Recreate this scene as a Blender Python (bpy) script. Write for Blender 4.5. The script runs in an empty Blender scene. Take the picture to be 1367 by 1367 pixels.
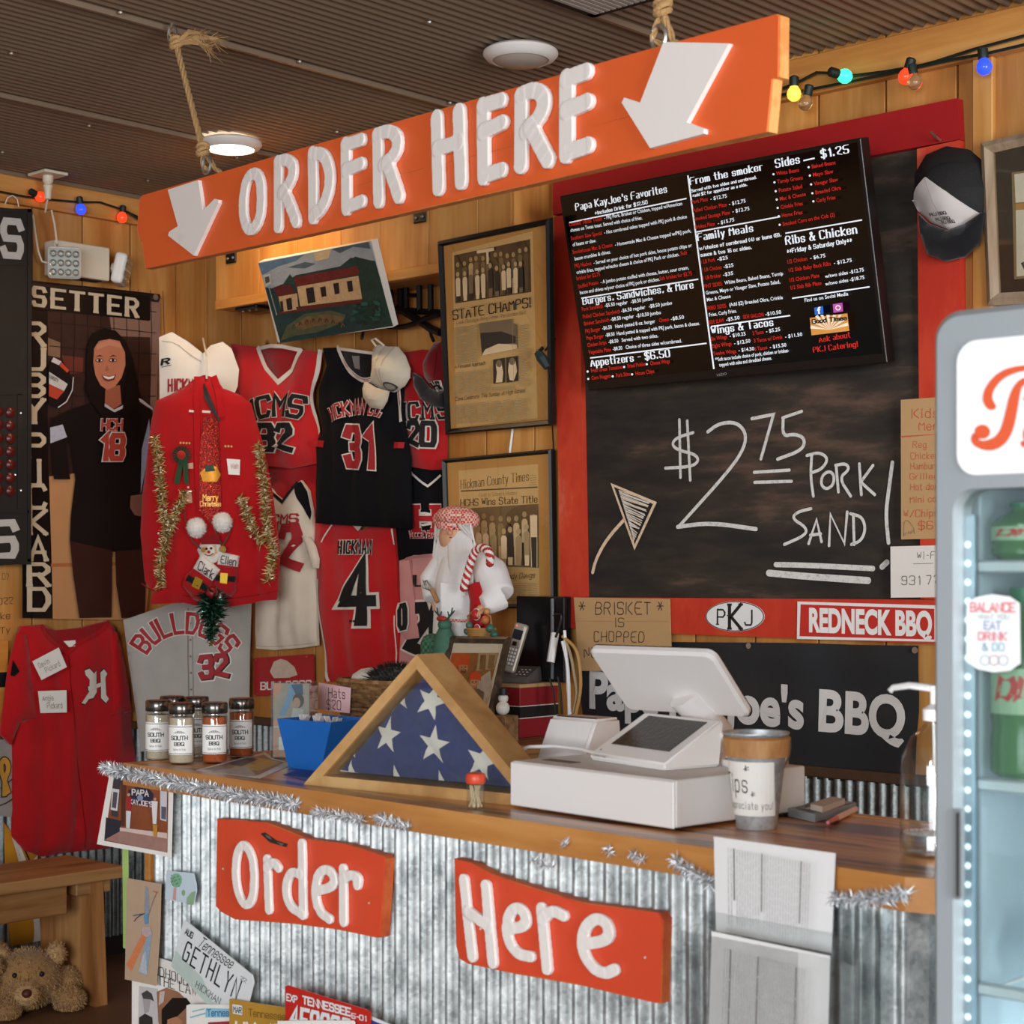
import bpy, bmesh, math, random
from mathutils import Vector, Matrix
from mathutils.geometry import tessellate_polygon

random.seed(11)
SC = bpy.context.scene
COL = SC.collection
V = Vector
pi = math.pi

# ---------------------------------------------------------------- camera, world, light, exposure
CAM = V((5.916, -4.322, 1.5))
FW, RT, UP = V((-.683, .730, 0)), V((.730, .683, 0)), V((0, 0, 1))
FPX, PX0, HY = 2360.0, 683.5, 765.0            # focal length, principal column and horizon row for a 1367 px frame
cd = bpy.data.cameras.new('camera'); co = bpy.data.objects.new('camera', cd); COL.objects.link(co)
co.location = CAM
co.rotation_euler = (pi/2, 0, math.atan2(-FW.x, FW.y))
cd.sensor_width = 36; cd.lens = FPX/1367*36; cd.shift_y = (HY-683.5)/1367
cd.dof.use_dof = True; cd.dof.focus_distance = 4.9; cd.dof.aperture_fstop = 8
cd.clip_start = .05
SC.camera = co

w = bpy.data.worlds.new('world'); SC.world = w; w.use_nodes = True
w.node_tree.nodes['Background'].inputs[0].default_value = (.80, .89, 1, 1)
w.node_tree.nodes['Background'].inputs[1].default_value = .40

def area(name, loc, target, sx, sy, power, col):
    l = bpy.data.lights.new(name, 'AREA'); l.shape = 'RECTANGLE'; l.size = sx; l.size_y = sy
    l.energy = power; l.color = col
    o = bpy.data.objects.new(name, l); COL.objects.link(o); o.location = loc
    o.rotation_euler = (V(target)-V(loc)).to_track_quat('-Z', 'Y').to_euler()
    return o
# daylight through the shop front (behind the camera) and the glazed door on the right
area('shop_front_daylight', (6.9, -8.0, 1.8), (3.7, -1.4, 1.1), 4.0, 2.2, 360, (.90, .95, 1))
area('side_door_daylight', (9.6, -3.4, 1.7), (3.0, -1.6, 1.1), 2.2, 2.4, 350, (.92, .96, 1))
SC.view_settings.view_transform = 'Standard'; SC.view_settings.look = 'None'
SC.view_settings.exposure = 0.0; SC.view_settings.gamma = 1.0
SC.view_settings.use_curve_mapping = False
SC.cycles.use_denoising = True
SC.cycles.max_bounces = 8; SC.cycles.transparent_max_bounces = 12
SC.cycles.sample_clamp_indirect = 4.0

# ---------------------------------------------------------------- rays of the measured photograph
def ray(px, py): return FW + RT*((px-PX0)/FPX) + UP*((HY-py)/FPX)
def hit(px, py, P, N):
    r = ray(px, py); t = (V(P)-CAM).dot(N)/r.dot(N)
    return CAM + r*t
def B(px, py, off=0): return hit(px, py, (0, -off, 0), V((0, 1, 0)))      # on the back wall
def L(px, py, off=0): return hit(px, py, (off, 0, 0), V((1, 0, 0)))       # on the left wall
def G(px, py, z): return hit(px, py, (0, 0, z), V((0, 0, 1)))             # on a level
def DP(px, py, d): return CAM + ray(px, py)*d

# ---------------------------------------------------------------- materials
MATS = {}
def s2l(c): return tuple(((x/12.92) if x <= .04045 else ((x+.055)/1.055)**2.4) for x in c)
def hexc(h): return s2l(tuple(int(h[i:i+2], 16)/255 for i in (0, 2, 4)))
def mat(h, rough=.6, metal=0., var=.12, scale=30., bump=0., bscale=120., stretch=None, emit=0., alpha=1., trans=0., ior=1.45, coat=0., sheen=0.):
    key = (h, rough, metal, var, scale, bump, bscale, stretch, emit, alpha, trans, coat, sheen)
    if key in MATS: return MATS[key]
    c = hexc(h)
    m = bpy.data.materials.new('mat_'+h); m.use_nodes = True
    nt = m.node_tree; N = nt.nodes; Lk = nt.links; b = N['Principled BSDF']
    b.inputs['Roughness'].default_value = rough; b.inputs['Metallic'].default_value = metal
    b.inputs['IOR'].default_value = ior
    if trans: b.inputs['Transmission Weight'].default_value = trans
    if alpha < 1: b.inputs['Alpha'].default_value = alpha
    if coat: b.inputs['Coat Weight'].default_value = coat; b.inputs['Coat Roughness'].default_value = .1
    if sheen: b.inputs['Specular IOR Level'].default_value = .12; b.inputs['Sheen Weight'].default_value = sheen
    tc = N.new('ShaderNodeTexCoord'); mp = N.new('ShaderNodeMapping'); Lk.new(tc.outputs['Object'], mp.inputs[0])
    if stretch: mp.inputs['Scale'].default_value = stretch
    no = N.new('ShaderNodeTexNoise'); no.inputs['Scale'].default_value = scale; no.inputs['Detail'].default_value = 4
    Lk.new(mp.outputs[0], no.inputs['Vector'])
    mx = N.new('ShaderNodeMix'); mx.data_type = 'RGBA'
    mx.inputs[6].default_value = tuple(x*(1-var) for x in c)+(1,)
    mx.inputs[7].default_value = tuple(min(1, x*(1+var)) for x in c)+(1,)
    Lk.new(no.outputs[0], mx.inputs[0]); Lk.new(mx.outputs[2], b.inputs['Base Color'])
    if emit:
        b.inputs['Emission Strength'].default_value = emit; Lk.new(mx.outputs[2], b.inputs['Emission Color'])
    if bump:
        n2 = N.new('ShaderNodeTexNoise'); n2.inputs['Scale'].default_value = bscale; n2.inputs['Detail'].default_value = 3
        Lk.new(mp.outputs[0], n2.inputs['Vector'])
        bp = N.new('ShaderNodeBump'); bp.inputs['Strength'].default_value = bump; bp.inputs['Distance'].default_value = .01
        Lk.new(n2.outputs[0], bp.inputs['Height']); Lk.new(bp.outputs[0], b.inputs['Normal'])
    MATS[key] = m
    return m

def ramp(nt, stops):
    r = nt.nodes.new('ShaderNodeValToRGB'); e = r.color_ramp.elements
    while len(e) < len(stops): e.new(.5)
    for x, (p, c) in zip(e, stops): x.position = p; x.color = tuple(hexc(c))+(1,)
    return r

def wood(key, lo, mid, hi, grain=(1, 1, 1), scale=6., rough=.55, island=.35, dark=None, ring=3., bump=.15, coat=0., knots=False):
    """Grained timber; grain = mapping scale (small along the grain); every separate board gets its own tone."""
    if key in MATS: return MATS[key]
    m = bpy.data.materials.new(key); m.use_nodes = True
    nt = m.node_tree; N = nt.nodes; Lk = nt.links; b = N['Principled BSDF']
    b.inputs['Roughness'].default_value = rough
    if coat: b.inputs['Coat Weight'].default_value = coat; b.inputs['Coat Roughness'].default_value = .22
    tc = N.new('ShaderNodeTexCoord'); mp = N.new('ShaderNodeMapping'); mp.inputs['Scale'].default_value = grain
    geo = N.new('ShaderNodeNewGeometry')
    add = N.new('ShaderNodeVectorMath'); add.operation = 'ADD'
    mul = N.new('ShaderNodeVectorMath'); mul.operation = 'SCALE'; mul.inputs[0].default_value = (7, 5, 9)
    Lk.new(geo.outputs['Random Per Island'], mul.inputs[3])
    Lk.new(tc.outputs['Object'], add.inputs[0]); Lk.new(mul.outputs[0], add.inputs[1]); Lk.new(add.outputs[0], mp.inputs[0])
    n1 = N.new('ShaderNodeTexNoise'); n1.inputs['Scale'].default_value = scale; n1.inputs['Detail'].default_value = 8
    n1.inputs['Distortion'].default_value = ring*.25; Lk.new(mp.outputs[0], n1.inputs['Vector'])
    n2 = N.new('ShaderNodeTexNoise'); n2.inputs['Scale'].default_value = scale*7; n2.inputs['Detail'].default_value = 6
    Lk.new(mp.outputs[0], n2.inputs['Vector'])
    a = N.new('ShaderNodeMath'); a.operation = 'MULTIPLY_ADD'; a.inputs[1].default_value = .35
    Lk.new(n2.outputs[0], a.inputs[0]); Lk.new(n1.outputs[0], a.inputs[2])
    stops = [(.46 if dark is None else .59, dark or lo), (.66 if dark is None else .66, lo if dark else mid), (.74 if dark else .84, mid if dark else hi), (.93, hi)]
    r = ramp(nt, stops); Lk.new(a.outputs[0], r.inputs[0])
    hs = N.new('ShaderNodeHueSaturation')
    mr = N.new('ShaderNodeMapRange'); mr.inputs[3].default_value = 1-island; mr.inputs[4].default_value = 1+island*.5
    Lk.new(geo.outputs['Random Per Island'], mr.inputs[0]); Lk.new(mr.outputs[0], hs.inputs['Value'])
    last = r.outputs[0]
    if knots:
        vo = N.new('ShaderNodeTexVoronoi'); vo.inputs['Scale'].default_value = 2.3
        mp2 = N.new('ShaderNodeMapping'); mp2.inputs['Scale'].default_value = tuple(1.6 if g > .5 else .9 for g in grain)
        Lk.new(add.outputs[0], mp2.inputs[0]); Lk.new(mp2.outputs[0], vo.inputs['Vector'])
        kr = ramp(nt, [(0, '000000'), (.035, '303030'), (.075, 'ffffff'), (1, 'ffffff')]); Lk.new(vo.outputs['Distance'], kr.inputs[0])
        mk = N.new('ShaderNodeMix'); mk.data_type = 'RGBA'; Lk.new(kr.outputs[0], mk.inputs[0])
        mk.inputs[6].default_value = tuple(hexc('5a3414'))+(1,); Lk.new(last, mk.inputs[7]); last = mk.outputs[2]
    Lk.new(last, hs.inputs['Color']); Lk.new(hs.outputs[0], b.inputs['Base Color'])
    if bump:
        bp = N.new('ShaderNodeBump'); bp.inputs['Strength'].default_value = bump; bp.inputs['Distance'].default_value = .004
        Lk.new(a.outputs[0], bp.inputs['Height']); Lk.new(bp.outputs[0], b.inputs['Normal'])
    MATS[key] = m
    return m

def patchy(key, base, patch, edge, scale=4., thr=.6, rough=.6, metal=0., bump=.1, stretch=(1, 1, 1), bscale=None):
    """A painted or weathered surface: a base colour with worn patches of another."""
    if key in MATS: return MATS[key]
    m = bpy.data.materials.new(key); m.use_nodes = True
    nt = m.node_tree; N = nt.nodes; Lk = nt.links; b = N['Principled BSDF']
    b.inputs['Roughness'].default_value = rough; b.inputs['Metallic'].default_value = metal
    tc = N.new('ShaderNodeTexCoord'); mp = N.new('ShaderNodeMapping'); mp.inputs['Scale'].default_value = stretch
    Lk.new(tc.outputs['Object'], mp.inputs[0])
    n1 = N.new('ShaderNodeTexNoise'); n1.inputs['Scale'].default_value = scale; n1.inputs['Detail'].default_value = 10
    n1.inputs['Roughness'].default_value = .65; Lk.new(mp.outputs[0], n1.inputs['Vector'])
    r = ramp(nt, [(thr-.13, base), (thr, edge), (thr+.12, patch)]); Lk.new(n1.outputs[0], r.inputs[0])
    Lk.new(r.outputs[0], b.inputs['Base Color'])
    if bump:
        bp = N.new('ShaderNodeBump'); bp.inputs['Strength'].default_value = bump; bp.inputs['Distance'].default_value = .004
        src = n1
        if bscale:
            src = N.new('ShaderNodeTexNoise'); src.inputs['Scale'].default_value = bscale; Lk.new(mp.outputs[0], src.inputs['Vector'])
        Lk.new(src.outputs[0], bp.inputs['Height']); Lk.new(bp.outputs[0], b.inputs['Normal'])
    MATS[key] = m
    return m

def galvanised(key, lo, hi, rough=.38, metal=.85, scale=26):
    if key in MATS: return MATS[key]
    m = bpy.data.materials.new(key); m.use_nodes = True
    nt = m.node_tree; N = nt.nodes; Lk = nt.links; b = N['Principled BSDF']
    b.inputs['Metallic'].default_value = metal
    tc = N.new('ShaderNodeTexCoord')
    vo = N.new('ShaderNodeTexVoronoi'); vo.inputs['Scale'].default_value = scale*2.4; Lk.new(tc.outputs['Object'], vo.inputs['Vector'])
    n1 = N.new('ShaderNodeTexNoise'); n1.inputs['Scale'].default_value = scale*.35; n1.inputs['Detail'].default_value = 8
    Lk.new(tc.outputs['Object'], n1.inputs['Vector'])
    sp = N.new('ShaderNodeSeparateColor'); Lk.new(vo.outputs['Color'], sp.inputs[0])
    a = N.new('ShaderNodeMath'); a.operation = 'MULTIPLY_ADD'; a.inputs[1].default_value = .22
    Lk.new(sp.outputs[0], a.inputs[0]); Lk.new(n1.outputs[0], a.inputs[2])
    r = ramp(nt, [(.36, lo), (.86, hi)]); Lk.new(a.outputs[0], r.inputs[0]); Lk.new(r.outputs[0], b.inputs['Base Color'])
    mr = N.new('ShaderNodeMapRange'); mr.inputs[3].default_value = rough-.12; mr.inputs[4].default_value = rough+.18
    Lk.new(n1.outputs[0], mr.inputs[0]); Lk.new(mr.outputs[0], b.inputs['Roughness'])
    MATS[key] = m
    return m

def glassy(key, tint='ffffff', clear=.86, rough=.02):
    """Thin clear sheet: mostly see-through with a reflecting skin."""
    if key in MATS: return MATS[key]
    m = bpy.data.materials.new(key); m.use_nodes = True
    nt = m.node_tree; N = nt.nodes; Lk = nt.links; N.remove(N['Principled BSDF'])
    t = N.new('ShaderNodeBsdfTransparent'); t.inputs[0].default_value = tuple(hexc(tint))+(1,)
    g = N.new('ShaderNodeBsdfGlossy'); g.inputs['Roughness'].default_value = rough
    lw = N.new('ShaderNodeLayerWeight'); lw.inputs[0].default_value = .5
    pw = N.new('ShaderNodeMath'); pw.operation = 'POWER'; pw.inputs[1].default_value = 4.
    no = N.new('ShaderNodeTexNoise'); no.inputs['Scale'].default_value = 9
    ma = N.new('ShaderNodeMath'); ma.operation = 'MULTIPLY_ADD'; ma.inputs[1].default_value = .8; ma.inputs[2].default_value = .03+(1-clear)
    mm = N.new('ShaderNodeMath'); mm.operation = 'MULTIPLY'; mm.use_clamp = True
    ad = N.new('ShaderNodeMath'); ad.operation = 'ADD'; ad.inputs[1].default_value = .5
    Lk.new(lw.outputs['Facing'], pw.inputs[0]); Lk.new(pw.outputs[0], ma.inputs[0])
    Lk.new(no.outputs[0], ad.inputs[0]); Lk.new(ma.outputs[0], mm.inputs[0]); Lk.new(ad.outputs[0], mm.inputs[1])
    mx = N.new('ShaderNodeMixShader'); Lk.new(mm.outputs[0], mx.inputs[0]); Lk.new(t.outputs[0], mx.inputs[1]); Lk.new(g.outputs[0], mx.inputs[2])
    Lk.new(mx.outputs[0], N['Material Output'].inputs[0])
    MATS[key] = m
    return m

# ---------------------------------------------------------------- mesh building
class MB:
    """Collects faces (each with a material) and links them as ONE mesh object."""
    def __init__(s): s.v = []; s.f = []; s.m = []; s.mats = []
    def mi(s, m):
        if m not in s.mats: s.mats.append(m)
        return s.mats.index(m)
    def add(s, verts, faces, m):
        k = len(s.v); i = s.mi(m); s.v += [tuple(p) for p in verts]
        for f in faces: s.f.append(tuple(k+j for j in f)); s.m.append(i)
    def box(s, lo, hi, m, T=None):
        x0, y0, z0 = lo; x1, y1, z1 = hi
        p = [V(q) for q in ((x0, y0, z0), (x1, y0, z0), (x1, y1, z0), (x0, y1, z0), (x0, y0, z1), (x1, y0, z1), (x1, y1, z1), (x0, y1, z1))]
        if T: p = [T(q) if callable(T) else T @ q for q in p]
        s.add(p, [(0, 3, 2, 1), (4, 5, 6, 7), (0, 1, 5, 4), (1, 2, 6, 5), (2, 3, 7, 6), (3, 0, 4, 7)], m)
    def rbox(s, lo, hi, m, r, T=None, seg=3):
        """Box with rounded edges."""
        bm = bmesh.new(); bmesh.ops.create_cube(bm, size=1)
        lo, hi = V(lo), V(hi)
        for q in bm.verts: q.co = V(((q.co.x+.5)*(hi.x-lo.x)+lo.x, (q.co.y+.5)*(hi.y-lo.y)+lo.y, (q.co.z+.5)*(hi.z-lo.z)+lo.z))
        bmesh.ops.bevel(bm, geom=list(bm.edges), offset=r, segments=seg, affect='EDGES', profile=.5)
        s.bm(bm, m, T)
    def bm(s, bm, m, T=None):
        bm.verts.index_update()
        s.add([(T(q.co) if callable(T) else T @ q.co) if T else q.co for q in bm.verts], [[q.index for q in f.verts] for f in bm.faces], m); bm.free()
    def prism(s, front, back, m, cap_back=True):
        """Two matching loops joined: a plate with thickness."""
        n = len(front)
        tris = tessellate_polygon([[V(p) for p in front]])
        s.add(list(front)+list(back), [tuple(t) for t in tris]+([tuple(n+i for i in reversed(t)) for t in tris] if cap_back else [])
              + [(i, (i+1) % n, n+(i+1) % n, n+i) for i in range(n)], m)
    def tube(s, pts, r, m, n=8, caps=True, closed=False):
        pts = [V(p) for p in pts]; k = len(pts); rr = r if isinstance(r, (list, tuple)) else [r]*k
        vs = []; up = V((0, 0, 1)); prev = None
        for i, p in enumerate(pts):
            if closed: t = pts[(i+1) % k]-pts[i-1]
            else: t = pts[min(i+1, k-1)]-pts[max(i-1, 0)]
            t = t.normalized() if t.length > 1e-9 else V((0, 0, 1))
            if prev is None: a = t.cross(up if abs(t.z) < .95 else V((1, 0, 0))).normalized()
            else: a = (prev-t*prev.dot(t)); a = a.normalized() if a.length > 1e-6 else t.orthogonal().normalized()
            prev = a; b = t.cross(a)
            vs += [p+(a*math.cos(2*pi*j/n)+b*math.sin(2*pi*j/n))*rr[i] for j in range(n)]
        fs = []
        for i in range(k if closed else k-1):
            i2 = (i+1) % k
            for j in range(n): fs.append((i*n+j, i*n+(j+1) % n, i2*n+(j+1) % n, i2*n+j))
        if caps and not closed: fs += [tuple(reversed(range(n))), tuple((k-1)*n+j for j in range(n))]
        s.add(vs, fs, m)
    def lathe(s, prof, m, n=24, T=None, caps=True):
        """prof: list of (radius, z); spun about z."""
        vs = []; fs = []; k = len(prof)
        for r, z in prof:
            for j in range(n):
                p = V((r*math.cos(2*pi*j/n), r*math.sin(2*pi*j/n), z)); vs.append((T(p) if callable(T) else T @ p) if T else p)
        for i in range(k-1):
            for j in range(n): fs.append((i*n+j, i*n+(j+1) % n, (i+1)*n+(j+1) % n, (i+1)*n+j))
        if caps:
            if prof[0][0] > 1e-5: fs.append(tuple(reversed(range(n))))
            if prof[-1][0] > 1e-5: fs.append(tuple((k-1)*n+j for j in range(n)))
        s.add(vs, fs, m)
    def ball(s, c, r, m, n=12, T=None):
        r = r if isinstance(r, (tuple, list)) else (r, r, r); c = V(c)
        vs = []; fs = []; h = n//2+1
        for i in range(h+1):
            a = pi*i/h
            for j in range(n):
                b = 2*pi*j/n; p = V((math.sin(a)*math.cos(b)*r[0], math.sin(a)*math.sin(b)*r[1], math.cos(a)*r[2]))
                vs.append(((T @ p) if T else p)+c)
        for i in range(h):
            for j in range(n): fs.append((i*n+j, (i+1)*n+j, (i+1)*n+(j+1) % n, i*n+(j+1) % n))
        s.add(vs, fs, m)
    def build(s, name, parent=None, smooth=False, auto=False):
        me = bpy.data.meshes.new(name); me.from_pydata(s.v, [], s.f)
        for m in s.mats: me.materials.append(m)
        me.polygons.foreach_set('material_index', s.m)
        me.validate(); me.update()
        bm = bmesh.new(); bm.from_mesh(me); bmesh.ops.remove_doubles(bm, verts=bm.verts, dist=1e-6)
        if smooth:
            for f in bm.faces: f.smooth = True
            ang = math.radians(38)
            for e in bm.edges:
                if len(e.link_faces) == 2 and e.calc_face_angle(0) > ang: e.smooth = False
        bm.to_mesh(me); bm.free(); me.update()
        o = bpy.data.objects.new(name, me); COL.objects.link(o)
        if parent: attach(o, parent)
        return o

def attach(o, parent):
    o.parent = parent; o.matrix_parent_inverse = Matrix.Translation(-parent.location)
def tag(o, label=None, cat=None, group=None, kind=None):
    if label: o['label'] = label
    if cat: o['category'] = cat
    if group: o['group'] = group
    if kind: o['kind'] = kind
    return o
def thing(name, label, cat, loc, group=None):
    o = bpy.data.objects.new(name, None); o.empty_display_size = .05; COL.objects.link(o); o.location = V(loc)
    return tag(o, label, cat, group)
def struct(o): o['kind'] = 'structure'; return o
def solid(ob, voxel=.006, smooth=4):
    """Fuse a mesh of overlapping lumps into one continuous skin."""
    rm = ob.modifiers.new('r', 'REMESH'); rm.mode = 'VOXEL'; rm.voxel_size = voxel; rm.use_smooth_shade = True
    sm = ob.modifiers.new('s', 'SMOOTH'); sm.iterations = smooth; sm.factor = .5
    dg = bpy.context.evaluated_depsgraph_get(); ev = ob.evaluated_get(dg)
    me = bpy.data.meshes.new_from_object(ev, depsgraph=dg); ob.modifiers.clear(); old = ob.data
    if not me.materials:
        for m in old.materials: me.materials.append(m)
    ob.data = me
    for p in me.polygons: p.use_smooth = True
    return ob

# ---------------------------------------------------------------- lettering
GL = {
'A': '024882 1474', 'B': '02086887866505 6584836202', 'C': '8778180703127283', 'D': '02086886846202', 'E': '88080282 0565', 'F': '880802 0565',
'G': '87781807031272838555', 'H': '0802 8882 0585', 'I': '2822', 'J': '8883721203', 'K': '0802 881582', 'L': '080282', 'M': '0208458882', 'N': '02088288',
'O': '187887837212030718', 'P': '02086887866505', 'Q': '187887837212030718 5482', 'R': '02086887866505 4582', 'S': '877818070615758483721203', 'T': '0888 4842',
'U': '080312728388', 'V': '084288', 'W': '0822476288', 'X': '0882 0288', 'Y': '084588 4542', 'Z': '08880282',
'0': '187887837212030718', '1': '274842', '2': '07187887860382', '3': '071878878675 35758483721203', '4': '62680484', '5': '880805758483721203',
'6': '8778180703127283847505', '7': '088832', '8': '180706157586877818 1504031272838475', '9': '031272838778180706157585',
'a': '16566562 641403125263', 'b': '0802 0516566563521203', 'c': '6556160503125263', 'd': '6862 6556160503125263', 'e': '04646556160503125263',
'f': '58382722 0656', 'g': '6661501001 6556160503125263', 'h': '0802 0516566562', 'i': '1612 1718', 'j': '36312010 3738', 'k': '0802 660462', 'l': '1812',
'm': '0602 0516364542 4556768582', 'n': '0602 0516566562', 'o': '165665635212030516', 'p': '0600 0516566563521203', 'q': '6660 6556160503125263',
'r': '0602 051646', 's': '65561605145463521203', 't': '28233252 0656', 'u': '0603125263 6662', 'v': '063266', 'w': '0622456286', 'x': '0662 0266',
'y': '0632 6610', 'z': '06660262', '$': '877818070615758483721203 4941', '!': '1814 1312', '.': '1213', ',': '2312', "'": '2826', '-': '1555', '_': '0585',
'&': '82172848570403125285', '*': '3733 1466 6414', '/': '0288', ':': '1314 1617', '(': '28060422', ')': '08262402', '#': '2822 6862 0684 ', '?': '07185867453433', '=': '1676 1474', ' ': ''}
SERIF_ENDS = set('AFHIKLMNPRTUVWXYabdfhiklmnpqrtuvwxy1247')

def chaikin(p, it=2):
    closed = (V(p[0])-V(p[-1])).length < 1e-6
    for _ in range(it):
        q = [] if closed else [p[0]]
        for a, b in zip(p, p[1:]): q += [(a[0]*.75+b[0]*.25, a[1]*.75+b[1]*.25), (a[0]*.25+b[0]*.75, a[1]*.25+b[1]*.75)]
        q = q+[q[0]] if closed else q+[p[-1]]
        p = q
    return p

def ribbon(p, tv, th=None, rnd=False, square=True, seg=.0):
    """A stroke of the pen as polygons: tv = width of uprights, th = width of level strokes."""
    th = tv if th is None else th
    p = [V((a, b)) for a, b in p]
    q = [p[0]]
    for a in p[1:]:
        if (a-q[-1]).length > 1e-6: q.append(a)
    p = q
    if len(p) < 2: return []
    closed = (p[0]-p[-1]).length < 1e-5
    if closed: p = p[:-1]
    n = len(p)
    def wd(d): return math.sqrt((tv*d.y)**2+(th*d.x)**2)/2
    if not closed and square and not rnd:
        d0 = (p[0]-p[1]).normalized(); d1 = (p[-1]-p[-2]).normalized()
        p[0] = p[0]+d0*wd(V((d0.y, d0.x))); p[-1] = p[-1]+d1*wd(V((d1.y, d1.x)))
    lf, rg = [], []
    for i in range(n):
        if closed: d0 = (p[i]-p[i-1]).normalized(); d1 = (p[(i+1) % n]-p[i]).normalized()
        else:
            d1 = (p[min(i+1, n-1)]-p[i]); d0 = (p[i]-p[max(i-1, 0)])
            d0 = d1 if d0.length < 1e-9 else d0; d1 = d0 if d1.length < 1e-9 else d1
            d0 = d0.normalized(); d1 = d1.normalized()
        n0 = V((-d0.y, d0.x)); n1 = V((-d1.y, d1.x)); b = n0+n1
        b = n0 if b.length < .2 else b.normalized()
        w_ = (wd(d0)+wd(d1))/2; k = w_/max(.55, b.dot(n0))
        lf.append(p[i]+b*k); rg.append(p[i]-b*k)
    out = []
    for i in range(n if closed else n-1):
        j = (i+1) % n; m = max(1, int((p[j]-p[i]).length/seg)) if seg else 1
        for k in range(m):
            a, b = k/m, (k+1)/m
            out.append([lf[i].lerp(lf[j], a), rg[i].lerp(rg[j], a), rg[i].lerp(rg[j], b), lf[i].lerp(lf[j], b)])
    if rnd and not closed:
        for c, d in ((p[0], (p[0]-p[1]).normalized()), (p[-1], (p[-1]-p[-2]).normalized())):
            r = wd(d); nn = V((-d.y, d.x))
            out.append([c+nn*r*math.cos(t*pi/8)+d*r*math.sin(t*pi/8) for t in range(9)])
    return out

def strokes(ch):
    res = []
    for s in GL[ch].split(' '):
        s = s.replace(' ', '')
        if len(s) >= 4: res.append([(int(s[i])*.5, int(s[i+1])-2.) for i in range(0, len(s)-1, 2)])
    return res

def glyph_polys(ch, H=1., wf=1., tv=.18, th=None, smooth=0, rnd=False, serif=0., jit=0., slant=0., seg=0.):
    """Polygons of one character at cap height H; returns (polys, advance width)."""
    if ch not in GL: ch = ch.upper() if ch.upper() in GL else '-'
    st = strokes(ch); k = H/6.
    mx = max([x for s in st for x, y in s] or [2.])
    if ch in 'ilI1!.\'': mx = max(mx, 1.)
    out = []
    for s in st:
        s = [(x*k*wf, y*k) for x, y in s]
        if jit: s = [(x+random.uniform(-jit, jit)*H, y+random.uniform(-jit, jit)*H) for x, y in s]
        ends = (s[0], s[-1])
        closed = (V(s[0])-V(s[-1])).length < 1e-6
        if smooth: s = chaikin(s, smooth)
        out += ribbon(s, tv*H, None if th is None else th*H, rnd=rnd, seg=seg*H if seg else 0)
        if serif and ch in SERIF_ENDS and not closed:
            for e, f in ((s[0], s[1]), (s[-1], s[-2])):
                if abs(f[1]-e[1]) > abs(f[0]-e[0])*.7:
                    L_ = serif*H; t_ = (th if th is not None else tv)*H*.8
                    up_ = 1 if e[1] > f[1] else -1
                    o = ((th if th is not None else tv)*H*.1)*up_
                    out += ribbon([(e[0]-L_, e[1]+o), (e[0]+L_, e[1]+o)], t_, t_, square=False, seg=seg*H if seg else 0)
    if slant: out = [[V((p.x+p.y*slant, p.y)) for p in q] for q in out]
    return out, mx*k*wf

def text_polys(txt, H=1., gap=.22, wf=1., **kw):
    x = 0; out = []
    for ch in txt:
        if ch == ' ': x += H*.5*wf; continue
        pl, a = glyph_polys(ch, H, wf, **kw)
        out += [[V((p.x+x, p.y)) for p in q] for q in pl]
        x += a+gap*H
    return out, max(x-gap*H, .01)

_FC = {}
def font_polys(txt, bold=0., res=None):
    res = res or (5 if len(txt) < 20 and bold > .03 else 2)
    """The same from the built-in typeface; returns polygons with cap height about .7."""
    key = (txt, bold, res)
    if key in _FC: return _FC[key]
    cu = bpy.data.curves.new('t', 'FONT'); cu.body = txt; cu.resolution_u = res; cu.offset = bold; cu.fill_mode = 'FRONT'
    ob = bpy.data.objects.new('t', cu); COL.objects.link(ob)
    dg = bpy.context.evaluated_depsgraph_get(); me = bpy.data.meshes.new_from_object(ob.evaluated_get(dg))
    vs = [V((q.co.x, q.co.y)) for q in me.vertices]
    out = [[vs[i] for i in p.vertices] for p in me.polygons]
    bpy.data.objects.remove(ob); bpy.data.curves.remove(cu); bpy.data.meshes.remove(me)
    xs = [q.x for q in vs] or [0, .1]
    _FC[key] = (out, max(xs))
    return _FC[key]

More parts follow.
